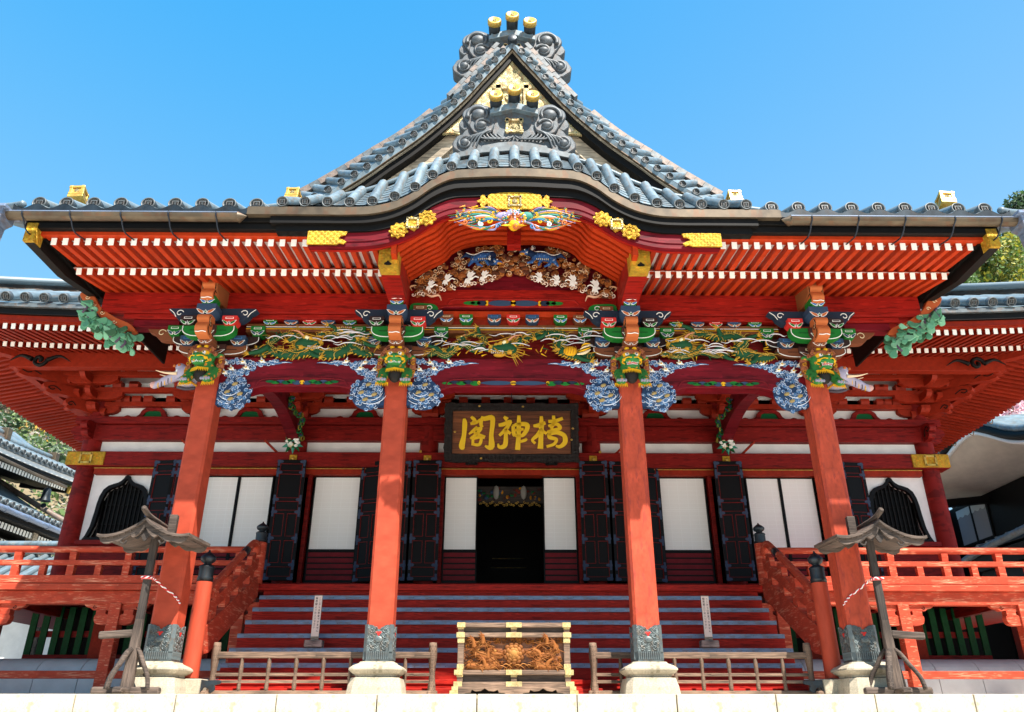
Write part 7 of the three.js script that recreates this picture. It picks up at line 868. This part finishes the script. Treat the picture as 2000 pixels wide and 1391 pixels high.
  both(s => { const n = thing('notice_stake', s < 0 ? 'upright wooden notice stake with brush writing on the left half of the steps' : 'upright wooden notice stake with brush writing on the right half of the steps', 'sign', 'notice stakes on the steps'); n.position.set(s * 3.72, 0.86, -1.88);
    part(n, 'stake', rb(0.152, 0.88, 0.03, 0.008, 0, 0.52, 0), std({ color: srgb('#dcc4b2'), roughness: 0.8, map: rep(T.wood, 0.8, 0.5) })); const pl = new THREE.PlaneGeometry(0.146, 0.74); const f = part(n, 'writing', pl, mt); f.position.set(0, 0.575, 0.0165);
    part(n, 'foot_block', rb(0.34, 0.13, 0.2, 0.02, 0, 0.075, 0), std({ color: srgb('#c4b0aa'), roughness: 0.85, map: T.wood })); });
}
// ------------------------------------------------------------------ roofed wooden posts
function roofedPost(s) {
  const q = thing('roofed_post', s < 0 ? 'tall weathered wooden post with a small carved roof beside the left column' : 'tall weathered wooden post with a small carved roof beside the right column', 'post', 'roofed wooden posts'); q.position.set(s * 5.95, 0, 0.62); q.rotation.y = s * -0.16;
  const W = M.greyWood;
  part(q, 'shaft', [bx(0.11, 2.35, 0.11, 0, 1.25, 0)].map(g => swapUV(uvBox(g))), M.darkWood); part(q, 'shaft_top', rb(0.13, 0.42, 0.13, 0.01, -s * 0.22, 2.58, -0.06), M.greyWood);
  part(q, 'shaft_foot', [swapUV(uvBox(squareLathe([[0.085, 0.04], [0.08, 0.3], [0.066, 0.9], [0.058, 1.1]], 0.2)))], M.greyWood);
  part(q, 'cross_bar', rb(0.5, 0.11, 0.11, 0.025, s * 0.3, 0.87, 0.02, 0, 0, -s * 0.08), M.greyWood);
  for (const a of [0, 1, 2, 3]) { const c = Math.cos(a * PI / 2 + 0.5), e = Math.sin(a * PI / 2 + 0.5); part(q, 'curved_stay', tube([[c * 0.06, 0.66, e * 0.06], [c * 0.13, 0.6, e * 0.13], [c * 0.22, 0.46, e * 0.22], [c * 0.36, 0.24, e * 0.36], [c * 0.4, 0.07, e * 0.4]], 0.05, 16, 4, 0.7), M.greyWood); }
  part(q, 'base_beam', [rb(1.0, 0.11, 0.15, 0.035, 0, 0.056, 0)], M.greyWood); part(q, 'base_beam', [rb(0.15, 0.1, 1.0, 0.035, 0, 0.052, 0)], M.greyWood);
  // the little roof: curved boards on each side of a ridge that points to the viewer
  const roof = new THREE.Group(); roof.name = 'roof'; q.add(roof); roof.position.set(0, 2.3, 0); roof.rotation.set(0.0, s * 0.2, 0); roof.scale.setScalar(0.87);
  const prof = t => [t * 0.86, 0.36 - 0.5 * Math.pow(t, 0.8) + 0.20 * t * t * t];
  const slab = (z0, z1, y, th, k) => { const up = [], dn = []; for (let i = -14; i <= 14; i++) { const t = i / 14, [x, yy] = prof(Math.abs(t)); up.push([Math.sign(t) * x * k, y + yy]); dn.unshift([Math.sign(t) * x * k, y + yy - th]); } return ext([...up, ...dn], z1 - z0, 0.004).translate(0, 0, (z0 + z1) / 2); };
  part(roof, 'roof_board', slab(-0.52, 0.52, 0.02, 0.045, 1), M.greyWood); part(roof, 'roof_board', slab(-0.46, 0.46, -0.028, 0.03, 0.9), W);
  for (let i = 0; i < 6; i++) both(k => { const t0 = 0.3 + i * 0.12; const [x, y] = prof(t0); part(roof, 'roof_batten', bx(0.03, 0.025, 1.02, k * x, y - 0.035, 0), W); });
  for (const z of [0.5, -0.5]) part(roof, 'verge_board', [ext((() => { const a = [], b = []; for (let i = -12; i <= 12; i++) { const t = i / 12, [x, y] = prof(Math.abs(t)), sc = 0.05 * Math.pow(Math.abs(Math.sin(t * 9)), 0.7) + (Math.abs(t) < 0.3 ? 0.05 : 0); a.push([Math.sign(t) * x * 0.98, y - 0.01]); b.unshift([Math.sign(t) * x * 0.92, y - 0.09 - sc]); } return [...a, ...b]; })(), 0.04, 0.004).translate(0, 0, z * 0.9)], M.greyWood);
  const pend = mrg([ext(blob([[-0.3, 0.12], [0.3, 0.12], [0.24, 0.0], [0.14, -0.06], [0.09, 0], [0.0, -0.1], [-0.09, 0], [-0.14, -0.06], [-0.24, 0]], 40), 0.03, 0.004).translate(0, 0.06, 0.4)]); part(roof, 'carved_pendant', pend, M.darkWood);
  part(roof, 'ridge_pole', tube([[0, 0.36, -0.6], [0, 0.4, 0], [0, 0.44, 0.45], [0, 0.52, 0.68]], t => 0.05, 12, 8), M.greyWood); 
  const carve = []; both(k => carve.push(tube([[k * 0.12, 0.12, 0.46], [k * 0.3, 0.05, 0.47], [k * 0.42, -0.06, 0.47], [k * 0.34, -0.1, 0.47], [k * 0.3, -0.04, 0.47]], 0.016, 18, 5))); part(roof, 'carved_scroll', carve, M.darkWood);
  return q;
}
both(s => {
  roofedPost(s);
  // red and white cord tying the post to the column
  const g = new THREE.Group(); g.name = numbered('striped_cord'); g.userData = { label: s < 0 ? 'red and white twisted cord tying the left roofed post to its column' : 'red and white twisted cord tying the right roofed post to its column', category: 'cord', group: 'striped cords' }; scene.add(g);
  const px = s * 5.95, cx = s * 5.75, y = 1.74; const loop = [[px + s * 0.08, y, 0.7], [px - s * 0.07, y, 0.71], [px - s * 0.09, y - 0.01, 0.62], [px - s * 0.12, y - 0.03, 0.58], [cx + s * 0.0, y - 0.12, 0.42], [cx - s * 0.12, y - 0.22, 0.245], [cx - s * 0.2, y - 0.3, 0.235], [cx - s * 0.23, y - 0.36, 0.2]];
  for (const [k, m] of [[0, std({ color: srgb('#e8e4e0'), roughness: 0.9 })], [1, std({ color: srgb('#c8262c'), roughness: 0.9 })]]) { const sp = spline(loop, 120), tw = sp.map((p, i) => { const a = i * 0.55 + k * PI; return [p.x + Math.cos(a) * 0.006, p.y + Math.sin(a) * 0.009, p.z + Math.sin(a + 1) * 0.006]; }); part(g, k ? 'red_strand' : 'white_strand', tube(tw, 0.011, 240, 5), m); }
  part(g, 'wrapping', [0, 0.02, -0.02].map(d => tf(new THREE.TorusGeometry(0.088, 0.01, 5, 16), px, y + d, 0.62, PI / 2, 0, 0)), std({ color: srgb('#d86a66'), roughness: 0.9 }));
});
// ------------------------------------------------------------------ rain chains
both(s => { const c = thing('rain_chain', s < 0 ? 'metal rain chain hanging from the left gutter hopper' : 'metal rain chain hanging from the right gutter hopper', 'chain', 'rain chains'); const gl = new THREE.TorusGeometry(0.045, 0.009, 5, 12); gl.scale(0.7, 1.15, 1); uvBox(gl); for (let i = 0; i < 90; i++) { const l = part(c, 'chain_link', gl, M.nosing); l.position.set(s * 8.76, 6.9 - i * 0.078, 2.64); l.rotation.y = i % 2 ? PI / 2 : 0; } });

// ------------------------------------------------------------------ neighbouring buildings
function sideRoof(b, X, zN, zF, Y, up, slopeLen, rise, tiles, o = {}) { // eave line along z at x = X facing +x; zN near, zF far corner; up: corner upturn
  const L = zN - zF, n = Math.round(L / 0.5), yE = t => Y + up * Math.pow(t, 2.2);
  part(b, 'roof_slope', sheet((u, v) => [X - slopeLen * v, yE(u) + rise * Math.pow(v, 1.15), lerp(zN, zF, u)], 24, 6), o.roof || M.tile);
  const g = discGeo(0.13); for (let i = 0; i <= n; i++) { const t = i / n, m = part(b, 'tile_row', ribbedTube([X + 0.05, yE(t) + 0.1, lerp(zN, zF, t)], [X - slopeLen * (o.rowFrac || 0.4), yE(t) + 0.1 + rise * Math.pow(o.rowFrac || 0.4, 1.15), lerp(zN, zF, t)], 0.12, 5), o.roof || M.tile); const d = part(m, 'tile_end', g, o.end || M.tileDark); at(d, X + 0.07, yE(t) + 0.1, lerp(zN, zF, t), 0, PI / 2, 0); }
  const st = (y0, y1, x0, x1, m, nm) => part(b, nm, sweep([[x0, y0], [x0, y1], [x1, y1], [x1, y0]], Array.from({ length: 17 }, (_, i) => ({ o: [X, yE(i / 16), lerp(zN, zF, i / 16)], A: [1, 0, 0], B: [0, 1, 0] }))), m);
  st(-0.12, 0.02, -0.4, 0.0, M.tileDark, 'tile_bed'); st(-0.34, -0.125, -0.3, -0.06, o.fascia || M.white, 'eave_board'); st(-0.5, -0.345, -0.5, -0.12, M.black, 'eave_board');
  const gt = bx(0.02, 0.26, 0.16), gr = bx(1.6, 0.18, 0.12); for (let i = 0; i <= n * 2; i++) { const t = i / (n * 2), z = lerp(zN, zF, t); const r1 = part(b, 'rafter', gr, M.black); at(r1, X - 1.3, yE(t) - 0.62, z, 0, 0, -0.1); const tp = part(r1, 'white_tip', gt, M.tip); tp.position.x = 0.81; if (o.two) { const r2 = part(b, 'rafter', gr, M.black); at(r2, X - 2.1, yE(t) - 1.05, z, 0, 0, -0.1); part(r2, 'white_tip', gt, M.tip).position.x = 0.81; } }
  part(b, 'soffit', sheet((u, v) => [X - 0.2 - 3.2 * v, yE(u) - 0.5 + 0.12 * v, lerp(zN, zF, u)], 12, 1), M.black);
  // end face of the eave at the far corner
  part(b, 'corner_board', tf(bx(3.2, 0.3, 0.2), X - 1.5, yE(1) - 0.66, zF + 0.05, 0, 0, -0.12), M.black); part(b, 'gold_corner_tip', tf(bx(0.5, 0.34, 0.26), X - 0.1, yE(1) - 0.78, zF + 0.1, 0, 0, 0.1), M.goldPlain);
}
{
  const b = thing('bell_tower_pavilion', 'dark two-tiered pavilion with white-tipped rafters and upswept tiled eave at the left edge', 'building');
  sideRoof(b, -24, -14, -28.8, 11.25, 0.62, 4.2, 2.6, 0, { rowFrac: 0.28 });
  part(b, 'wall', ex(-34, -27, -1.5, 11, -27.5, -10), M.lacquer);
  // stacked ridge with end tiles
  const rg = (z0, z1, y0, y1) => { for (let i = 0; i < 4; i++) part(b, 'ridge_course', tf(bx(0.5 - (i % 2) * 0.06, 0.13, Math.hypot(z1 - z0, y1 - y0)), -25.3, (y0 + y1) / 2 + i * 0.14, (z0 + z1) / 2, Math.atan2(y1 - y0, z0 - z1), 0, 0), i % 2 ? M.tileRed : M.tile); part(b, 'ridge_cap', tube([[-25.3, y0 + 0.62, z0], [-25.3, y1 + 0.62, z1]], 0.16, 2, 10), M.tile); part(b, 'ridge_end_tile', rb(0.62, 0.9, 0.4, 0.06, -25.28, y1 + 0.45, z1 - 0.1), M.bronze); };
  rg(-14, -23.4, 11.75, 11.95); rg(-23.8, -27.9, 11.75, 12.1);
  part(b, 'gutter', tube([[-23.8, 10.65, -14], [-23.8, 10.75, -24], [-23.85, 10.95, -27.5]], 0.09, 14, 8), M.bronze);
  const bell = thing('wind_bell', 'small dark bronze wind bell hanging from the eave corner of the left pavilion', 'bell'); bell.position.set(-24.0, 10.55, -26.2);
  part(bell, 'bell_body', lathe([[0.03, 0], [0.13, -0.04], [0.19, -0.14], [0.2, -0.4], [0.23, -0.58], [0.29, -0.72], [0.27, -0.73], [0.2, -0.62], [0.0, -0.3]], 18), M.finial); part(bell, 'hanging_ring', [tf(new THREE.TorusGeometry(0.05, 0.014, 6, 12), 0, 0.04, 0), tube([[0, 0.08, 0], [0, 0.4, 0]], 0.01, 2, 5)], M.iron); part(bell, 'clapper', [tube([[0, -0.3, 0], [0, -0.85, 0]], 0.012, 2, 5), ext(blob([[-0.1, -0.85], [0.1, -0.85], [0.14, -1.0], [0, -1.08], [-0.14, -1.0]], 20), 0.02)], M.iron);
}
{
  const b = thing('left_side_hall', 'dark side hall with pale roof and gutter below the two-tiered pavilion', 'building');
  sideRoof(b, -22, -12, -27, 8.1, 0.05, 5.5, 3.1, 0, { rowFrac: 0.1, two: true, fascia: M.black });
  part(b, 'gutter', tube([[-21.75, 7.85, -12], [-21.75, 7.85, -24.6]], 0.13, 6, 10), M.nosing); for (let z = -13; z > -24.5; z -= 1.7) part(b, 'gutter_joint', tf(cyl(0.15, 0.15, 0.16, 12, 0, 0, 0, PI / 2), -21.75, 7.85, z), M.nosing);
  part(b, 'verge', tube([[-21.9, 8.35, -27], [-24.6, 9.7, -27], [-27.5, 11.3, -27]], 0.14, 6, 8), M.tileRed); part(b, 'wall', ex(-30, -24.6, -1.5, 7.6, -27, -11), M.lacquer);
  part(b, 'eave_post', tf(bx(0.34, 4.2, 0.34), -22.6, 5.5, -23.6), M.paleWood);
}
{
  const b = thing('corridor_roof_left', 'low tiled corridor with horizontal ridge behind the left veranda railing', 'building');
  const z1 = -14.2, z0 = -17.2, y1 = 3.72, y0 = 5.35;
  part(b, 'roof_slope', sheet((u, v) => [lerp(-28, -12.6, u), lerp(y1, y0, v), lerp(z1, z0, v)], 4, 3), M.tile); const g = discGeo(0.12); for (let x = -27.8; x < -12.7; x += 0.52) { const m = part(b, 'tile_row', ribbedTube([x, y1 + 0.08, z1], [x, y0 + 0.04, z0], 0.11, 6), M.tile); const d = part(m, 'tile_end', g, M.tileDark); at(d, x, y1 + 0.08, z1 + 0.02); }
  for (let i = 0; i < 3; i++) part(b, 'ridge_course', bx(15.4, 0.09, 0.4 - i * 0.05, -20.3, y0 + 0.12 + i * 0.1, z0), i % 2 ? M.tileRed : M.tileDark); part(b, 'ridge_cap', tube([[-28, y0 + 0.47, z0], [-12.6, y0 + 0.47, z0]], 0.13, 2, 10), M.tile);
  part(b, 'eave_board', ex(-28, -12.6, y1 - 0.2, y1 - 0.03, z1 - 0.2, z1 - 0.04), M.darkWood); part(b, 'wall', ex(-28, -12.8, -1.58, y1, z1 - 1.3, z1 - 1.1), M.white); for (let x = -27.6; x < -12.9; x += 1.85) part(b, 'wall_post', bx(0.2, 5.2, 0.2, x, 1.05, z1 - 1.05), M.darkWood);
}
{
  const b = thing('right_side_building', 'black-walled building with a pale plastered curved eave at the right edge', 'building');
  const oc = [[-19.5, 8.2], [-17.5, 8.35], [-15.6, 8.6], [-14.2, 8.98], [-13.1, 9.08], [-12.2, 8.7], [-11.2, 8.15], [-10.2, 7.8], [-8, 7.55]];
  const cs = spline(oc.map(p => [17, p[1], p[0]]), 40);
  part(b, 'plastered_soffit', sheet((u, v) => { const p = cs[Math.round(u * 40)]; return [lerp(17.02, 20.6, v), lerp(p.y, 8.1 + 0.1 * Math.sin(u * 9), Math.pow(v, 0.8)) + 0.05 * Math.sin(u * 14 + v * 3) * v * (1 - v) * 4, p.z + v * 0.3]; }, 40, 8), std({ color: srgb('#e8dccb'), roughness: 0.95, side: THREE.DoubleSide, map: T.plaster }));
  part(b, 'white_verge_strip', tube(cs.filter((_, i) => i % 2 === 0).map(p => [16.98, p.y + 0.02, p.z]), 0.09, 40, 6), M.white); part(b, 'black_verge_board', tube(cs.filter((_, i) => i % 2 === 0).map(p => [16.95, p.y + 0.24, p.z]), 0.16, 40, 6), M.black); part(b, 'verge_tiles', tube(cs.filter((_, i) => i % 2 === 0).map(p => [17.0, p.y + 0.5, p.z]), 0.14, 40, 8), M.tile);
  part(b, 'roof_slope', sheet((u, v) => { const p = cs[Math.round(u * 40)]; return [lerp(17, 26, v), p.y + 0.56 + v * 1.0, p.z]; }, 40, 2), M.tile);
  part(b, 'wall', ex(20, 27, -1.5, 8.15, -21.5, -8), M.lacquer); part(b, 'end_wall', ex(15.5, 20, -1.5, 8.3, -21.6, -21.4), M.lacquer);
  const w = part(b, 'window', [ex(19.94, 19.99, 6.35, 6.45, -20.4, -18.0), ex(19.94, 19.99, 7.95, 8.02, -20.4, -18.0), ex(19.94, 19.99, 6.45, 7.95, -20.4, -20.3), ex(19.94, 19.99, 6.45, 7.95, -18.1, -18.0), ex(19.93, 19.99, 6.45, 7.95, -19.24, -19.14)], M.black); part(w, 'pane', ex(19.96, 19.98, 6.45, 7.95, -20.3, -19.24), std({ color: srgb('#8f9298'), roughness: 0.15 })); part(w, 'pane', ex(19.96, 19.98, 6.45, 7.95, -19.14, -18.1), std({ color: srgb('#8f9298'), roughness: 0.15 }));
  part(w, 'valance', ext([[-20.3, 7.95], [-18.1, 7.95], ...Array.from({ length: 23 }, (_, i) => [-18.1 - i * 0.1, 7.7 - 0.1 * Math.abs(Math.sin(i * 0.8))])], 0.01).rotateY(-PI / 2).translate(19.95, 0, 0), std({ color: srgb('#b7c2c4'), roughness: 0.9 }));
  part(b, 'eave_beam', tf(bx(3.6, 0.3, 0.3), 18.6, 7.75, -17.9, 0, 0, 0.1), M.black);
  for (const [y, z] of [[6.9, -15.4], [6.3, -15.0], [7.6, -14.6]]) part(b, 'white_fitting', rb(0.1, 0.34, 0.3, 0.05, 19.9, y, z), M.white);
  part(b, 'low_wall', ex(12.6, 27, -1.58, 2.6, -14.4, -14.2), M.lacquer);
  const lr = thing('low_tiled_roof', 'low tiled roof rising behind the right veranda railing', 'roof'); part(lr, 'roof_slope', sheet((u, v) => [lerp(16.9, 20, v), lerp(5.05, 5.7, v), lerp(-15.4, -9, u)], 6, 2), M.tile); part(lr, 'verge_tile', tube([[16.9, 4.9, -15.4], [16.9, 5.05, -14.4], [16.9, 5.25, -12], [16.9, 5.4, -9]], 0.13, 12, 8), M.tile); for (let i = 0; i < 10; i++) part(lr, 'tile_row', tf(cyl(0.09, 0.09, 2.4, 8, 0, 0, 0, 0, 0, PI / 2), 18.1, 5.45 + i * 0.02, -15 + i * 0.6, 0, 0, 0.2), M.tile); part(lr, 'eave_board', ex(16.95, 20, 4.4, 4.95, -15.3, -9), M.black); part(lr, 'support_wall', ex(17.2, 20, -1.58, 4.4, -15, -9), M.lacquer);
}
// ------------------------------------------------------------------ trees
function crownGeo(r, clumps, per, leaf, cols, spread = 1) { // clumps: [x,y,z,R]
  const pos = [], cl = [], nor = []; for (const [x, y, z, R] of clumps) for (let i = 0; i < per; i++) { const a = r() * 2 * PI, c = 2 * r() - 1, s = Math.sqrt(1 - c * c), q = R * (0.55 + 0.5 * Math.cbrt(r())), d = V3(Math.cos(a) * s, c * 0.8, Math.sin(a) * s), p = V3(x, y, z).addScaledVector(d, q), n = V3(r() - 0.5, r() - 0.2, r() - 0.5).normalize().addScaledVector(d, 0.8).normalize(), t = V3(r() - 0.5, r() - 0.5, r() - 0.5).cross(n).normalize(), b = n.clone().cross(t), l = leaf * (0.6 + r() * 0.8), w = l * 0.55 * spread; const c4 = cols[Math.floor(r() * cols.length)], k = 0.75 + r() * 0.5; const P = [p.clone().addScaledVector(t, -l), p.clone().addScaledVector(b, w), p.clone().addScaledVector(t, l), p.clone().addScaledVector(b, -w)]; for (const j of [0, 2, 1, 0, 3, 2]) { pos.push(P[j].x, P[j].y, P[j].z); nor.push(n.x, n.y, n.z); cl.push(c4.r * k, c4.g * k, c4.b * k); } }
  const g = new THREE.BufferGeometry(); g.setAttribute('position', new THREE.Float32BufferAttribute(pos, 3)); g.setAttribute('normal', new THREE.Float32BufferAttribute(nor, 3)); g.setAttribute('color', new THREE.Float32BufferAttribute(cl, 3)); g.setAttribute('uv', new THREE.Float32BufferAttribute(new Float32Array(pos.length / 3 * 2), 2)); return g;
}
const yel2 = [srgb('#98942c'), srgb('#a8a030'), srgb('#74822c'), srgb('#5c7a30'), srgb('#4c6c2c')], greens = [srgb('#4a6a2c'), srgb('#5c7e34'), srgb('#3a5726'), srgb('#6e8e3e')], yel = [srgb('#a29a28'), srgb('#b8aa2c'), srgb('#848628'), srgb('#687a2c')], pines = [srgb('#38562e'), srgb('#466636'), srgb('#2c4628')], pinks = [srgb('#f0c6cf'), srgb('#f7dde2'), srgb('#dfa4b2'), srgb('#fbeef0')];
function tree(name, label, x, z, h, cy, rx, ry, n, per, leaf, cols, seed, group, trunkR = 0.35) {
  const r = rng(seed), t = thing(name, label, 'tree', group); t.position.set(x, -1.6, z); const cl = []; for (let i = 0; i < n; i++) { const a = r() * 2 * PI, q = Math.sqrt(r()), v = 2 * r() - 1; const k = Math.sqrt(Math.max(0.05, 1 - v * v)); cl.push([Math.cos(a) * q * rx * k, cy + v * ry, Math.sin(a) * q * rx * k, rx * (0.2 + r() * 0.16)]); }
  part(t, 'trunk', tube([[0, 0, 0], [0.2, h * 0.3, 0.1], [-0.1, h * 0.6, 0], [0.1, cy + ry * 0.6, 0.1]], q => trunkR * (1 - 0.75 * q), 16, 8), M.bark);
  part(t, 'limbs', cl.filter((_, i) => i % 3 === 0).map(c => tube([[0, Math.max(1, c[1] - ry * 0.7), 0], [c[0] * 0.5, c[1] - ry * 0.25, c[2] * 0.5], [c[0], c[1], c[2]]], q => trunkR * 0.32 * (1 - 0.8 * q), 6, 5)), M.bark);
  part(t, 'crown', crownGeo(r, cl, per, leaf, cols), M.leaf); return t;
}
tree('broadleaf_tree', 'bright green broadleaf tree behind the right roof, beside the yellowish one', 21.5, -22, 20, 17.6, 3.8, 6.0, 110, 330, 0.14, greens, 101, 'trees behind the right roof');
tree('broadleaf_tree', 'yellow-green tree in new leaf behind the right roof', 26.6, -23, 22, 20.6, 3.8, 4.6, 96, 330, 0.13, yel2, 102, 'trees behind the right roof');
tree('pine_tree', 'tall dark green pine behind the trees at the right edge', 30.8, -27, 25, 21.0, 4.0, 6.0, 84, 300, 0.15, pines, 103, 'trees behind the right roof');
tree('pine_tree', 'high pine whose tip shows above the right end of the porch roof', 36.4, -30, 32, 28.0, 3.6, 5.6, 70, 260, 0.17, pines, 105, 'trees behind the right roof');
tree('cherry_tree', 'pale pink cherry tree in blossom above the right side building', 25.0, -19.5, 13, 13.9, 3.2, 1.9, 60, 300, 0.1, pinks, 104);
// ------------------------------------------------------------------ wooded hill
{
  const r = rng(7), hgt = (x, z) => 10 + 34 * smooth(-30, -130, x) * smooth(-30, -75, z) + 20 * smooth(-40, -120, z) + 3 * Math.sin(x * 0.08) + 2 * Math.sin(z * 0.13 + x * 0.05);
  const hill = one('hillside', [sheet((u, v) => { const x = lerp(-170, -26, u), z = lerp(-36, -150, v); return [x, v < 0.02 ? -1.6 : hgt(x, z), z]; }, 40, 30)], std({ color: srgb('#8d8066'), roughness: 1, map: T.gravel })); hill.userData = { kind: 'structure' };
  const cl = [[], [], [], []]; for (let i = 0; i < 1100; i++) { const x = lerp(-120, -30, r()), z = lerp(-38, -110, r()), y = hgt(x, z), k = r() < 0.42 ? 0 : r() < 0.6 ? 1 : r() < 0.9 ? 2 : 3, R = 0.9 + r() * 1.2; for (let j = 0; j < 3; j++) cl[k].push([x + (r() - 0.5) * 2, y + R * 0.6 + j * 0.7, z + (r() - 0.5) * 2, R]); }
  const cc = [[srgb('#5f7840'), srgb('#708848')], [srgb('#3f5a38'), srgb('#345030')], [srgb('#9c8e7c'), srgb('#88796a'), srgb('#aea294')], [srgb('#b48a2c'), srgb('#c49a34')]];
  const w = one('hillside_wood', mrg(cl.map((c, i) => crownGeo(r, c, 26, i === 2 ? 0.26 : 0.36, cc[i]))), M.leaf); w.userData = { kind: 'stuff', label: 'mixed green and bare spring woodland covering the hill at left', category: 'woodland' };
}

scene.traverse(o => { delete o._n; if (o.isMesh) o.castShadow = o.receiveShadow = true; });
renderer.render(scene, camera);
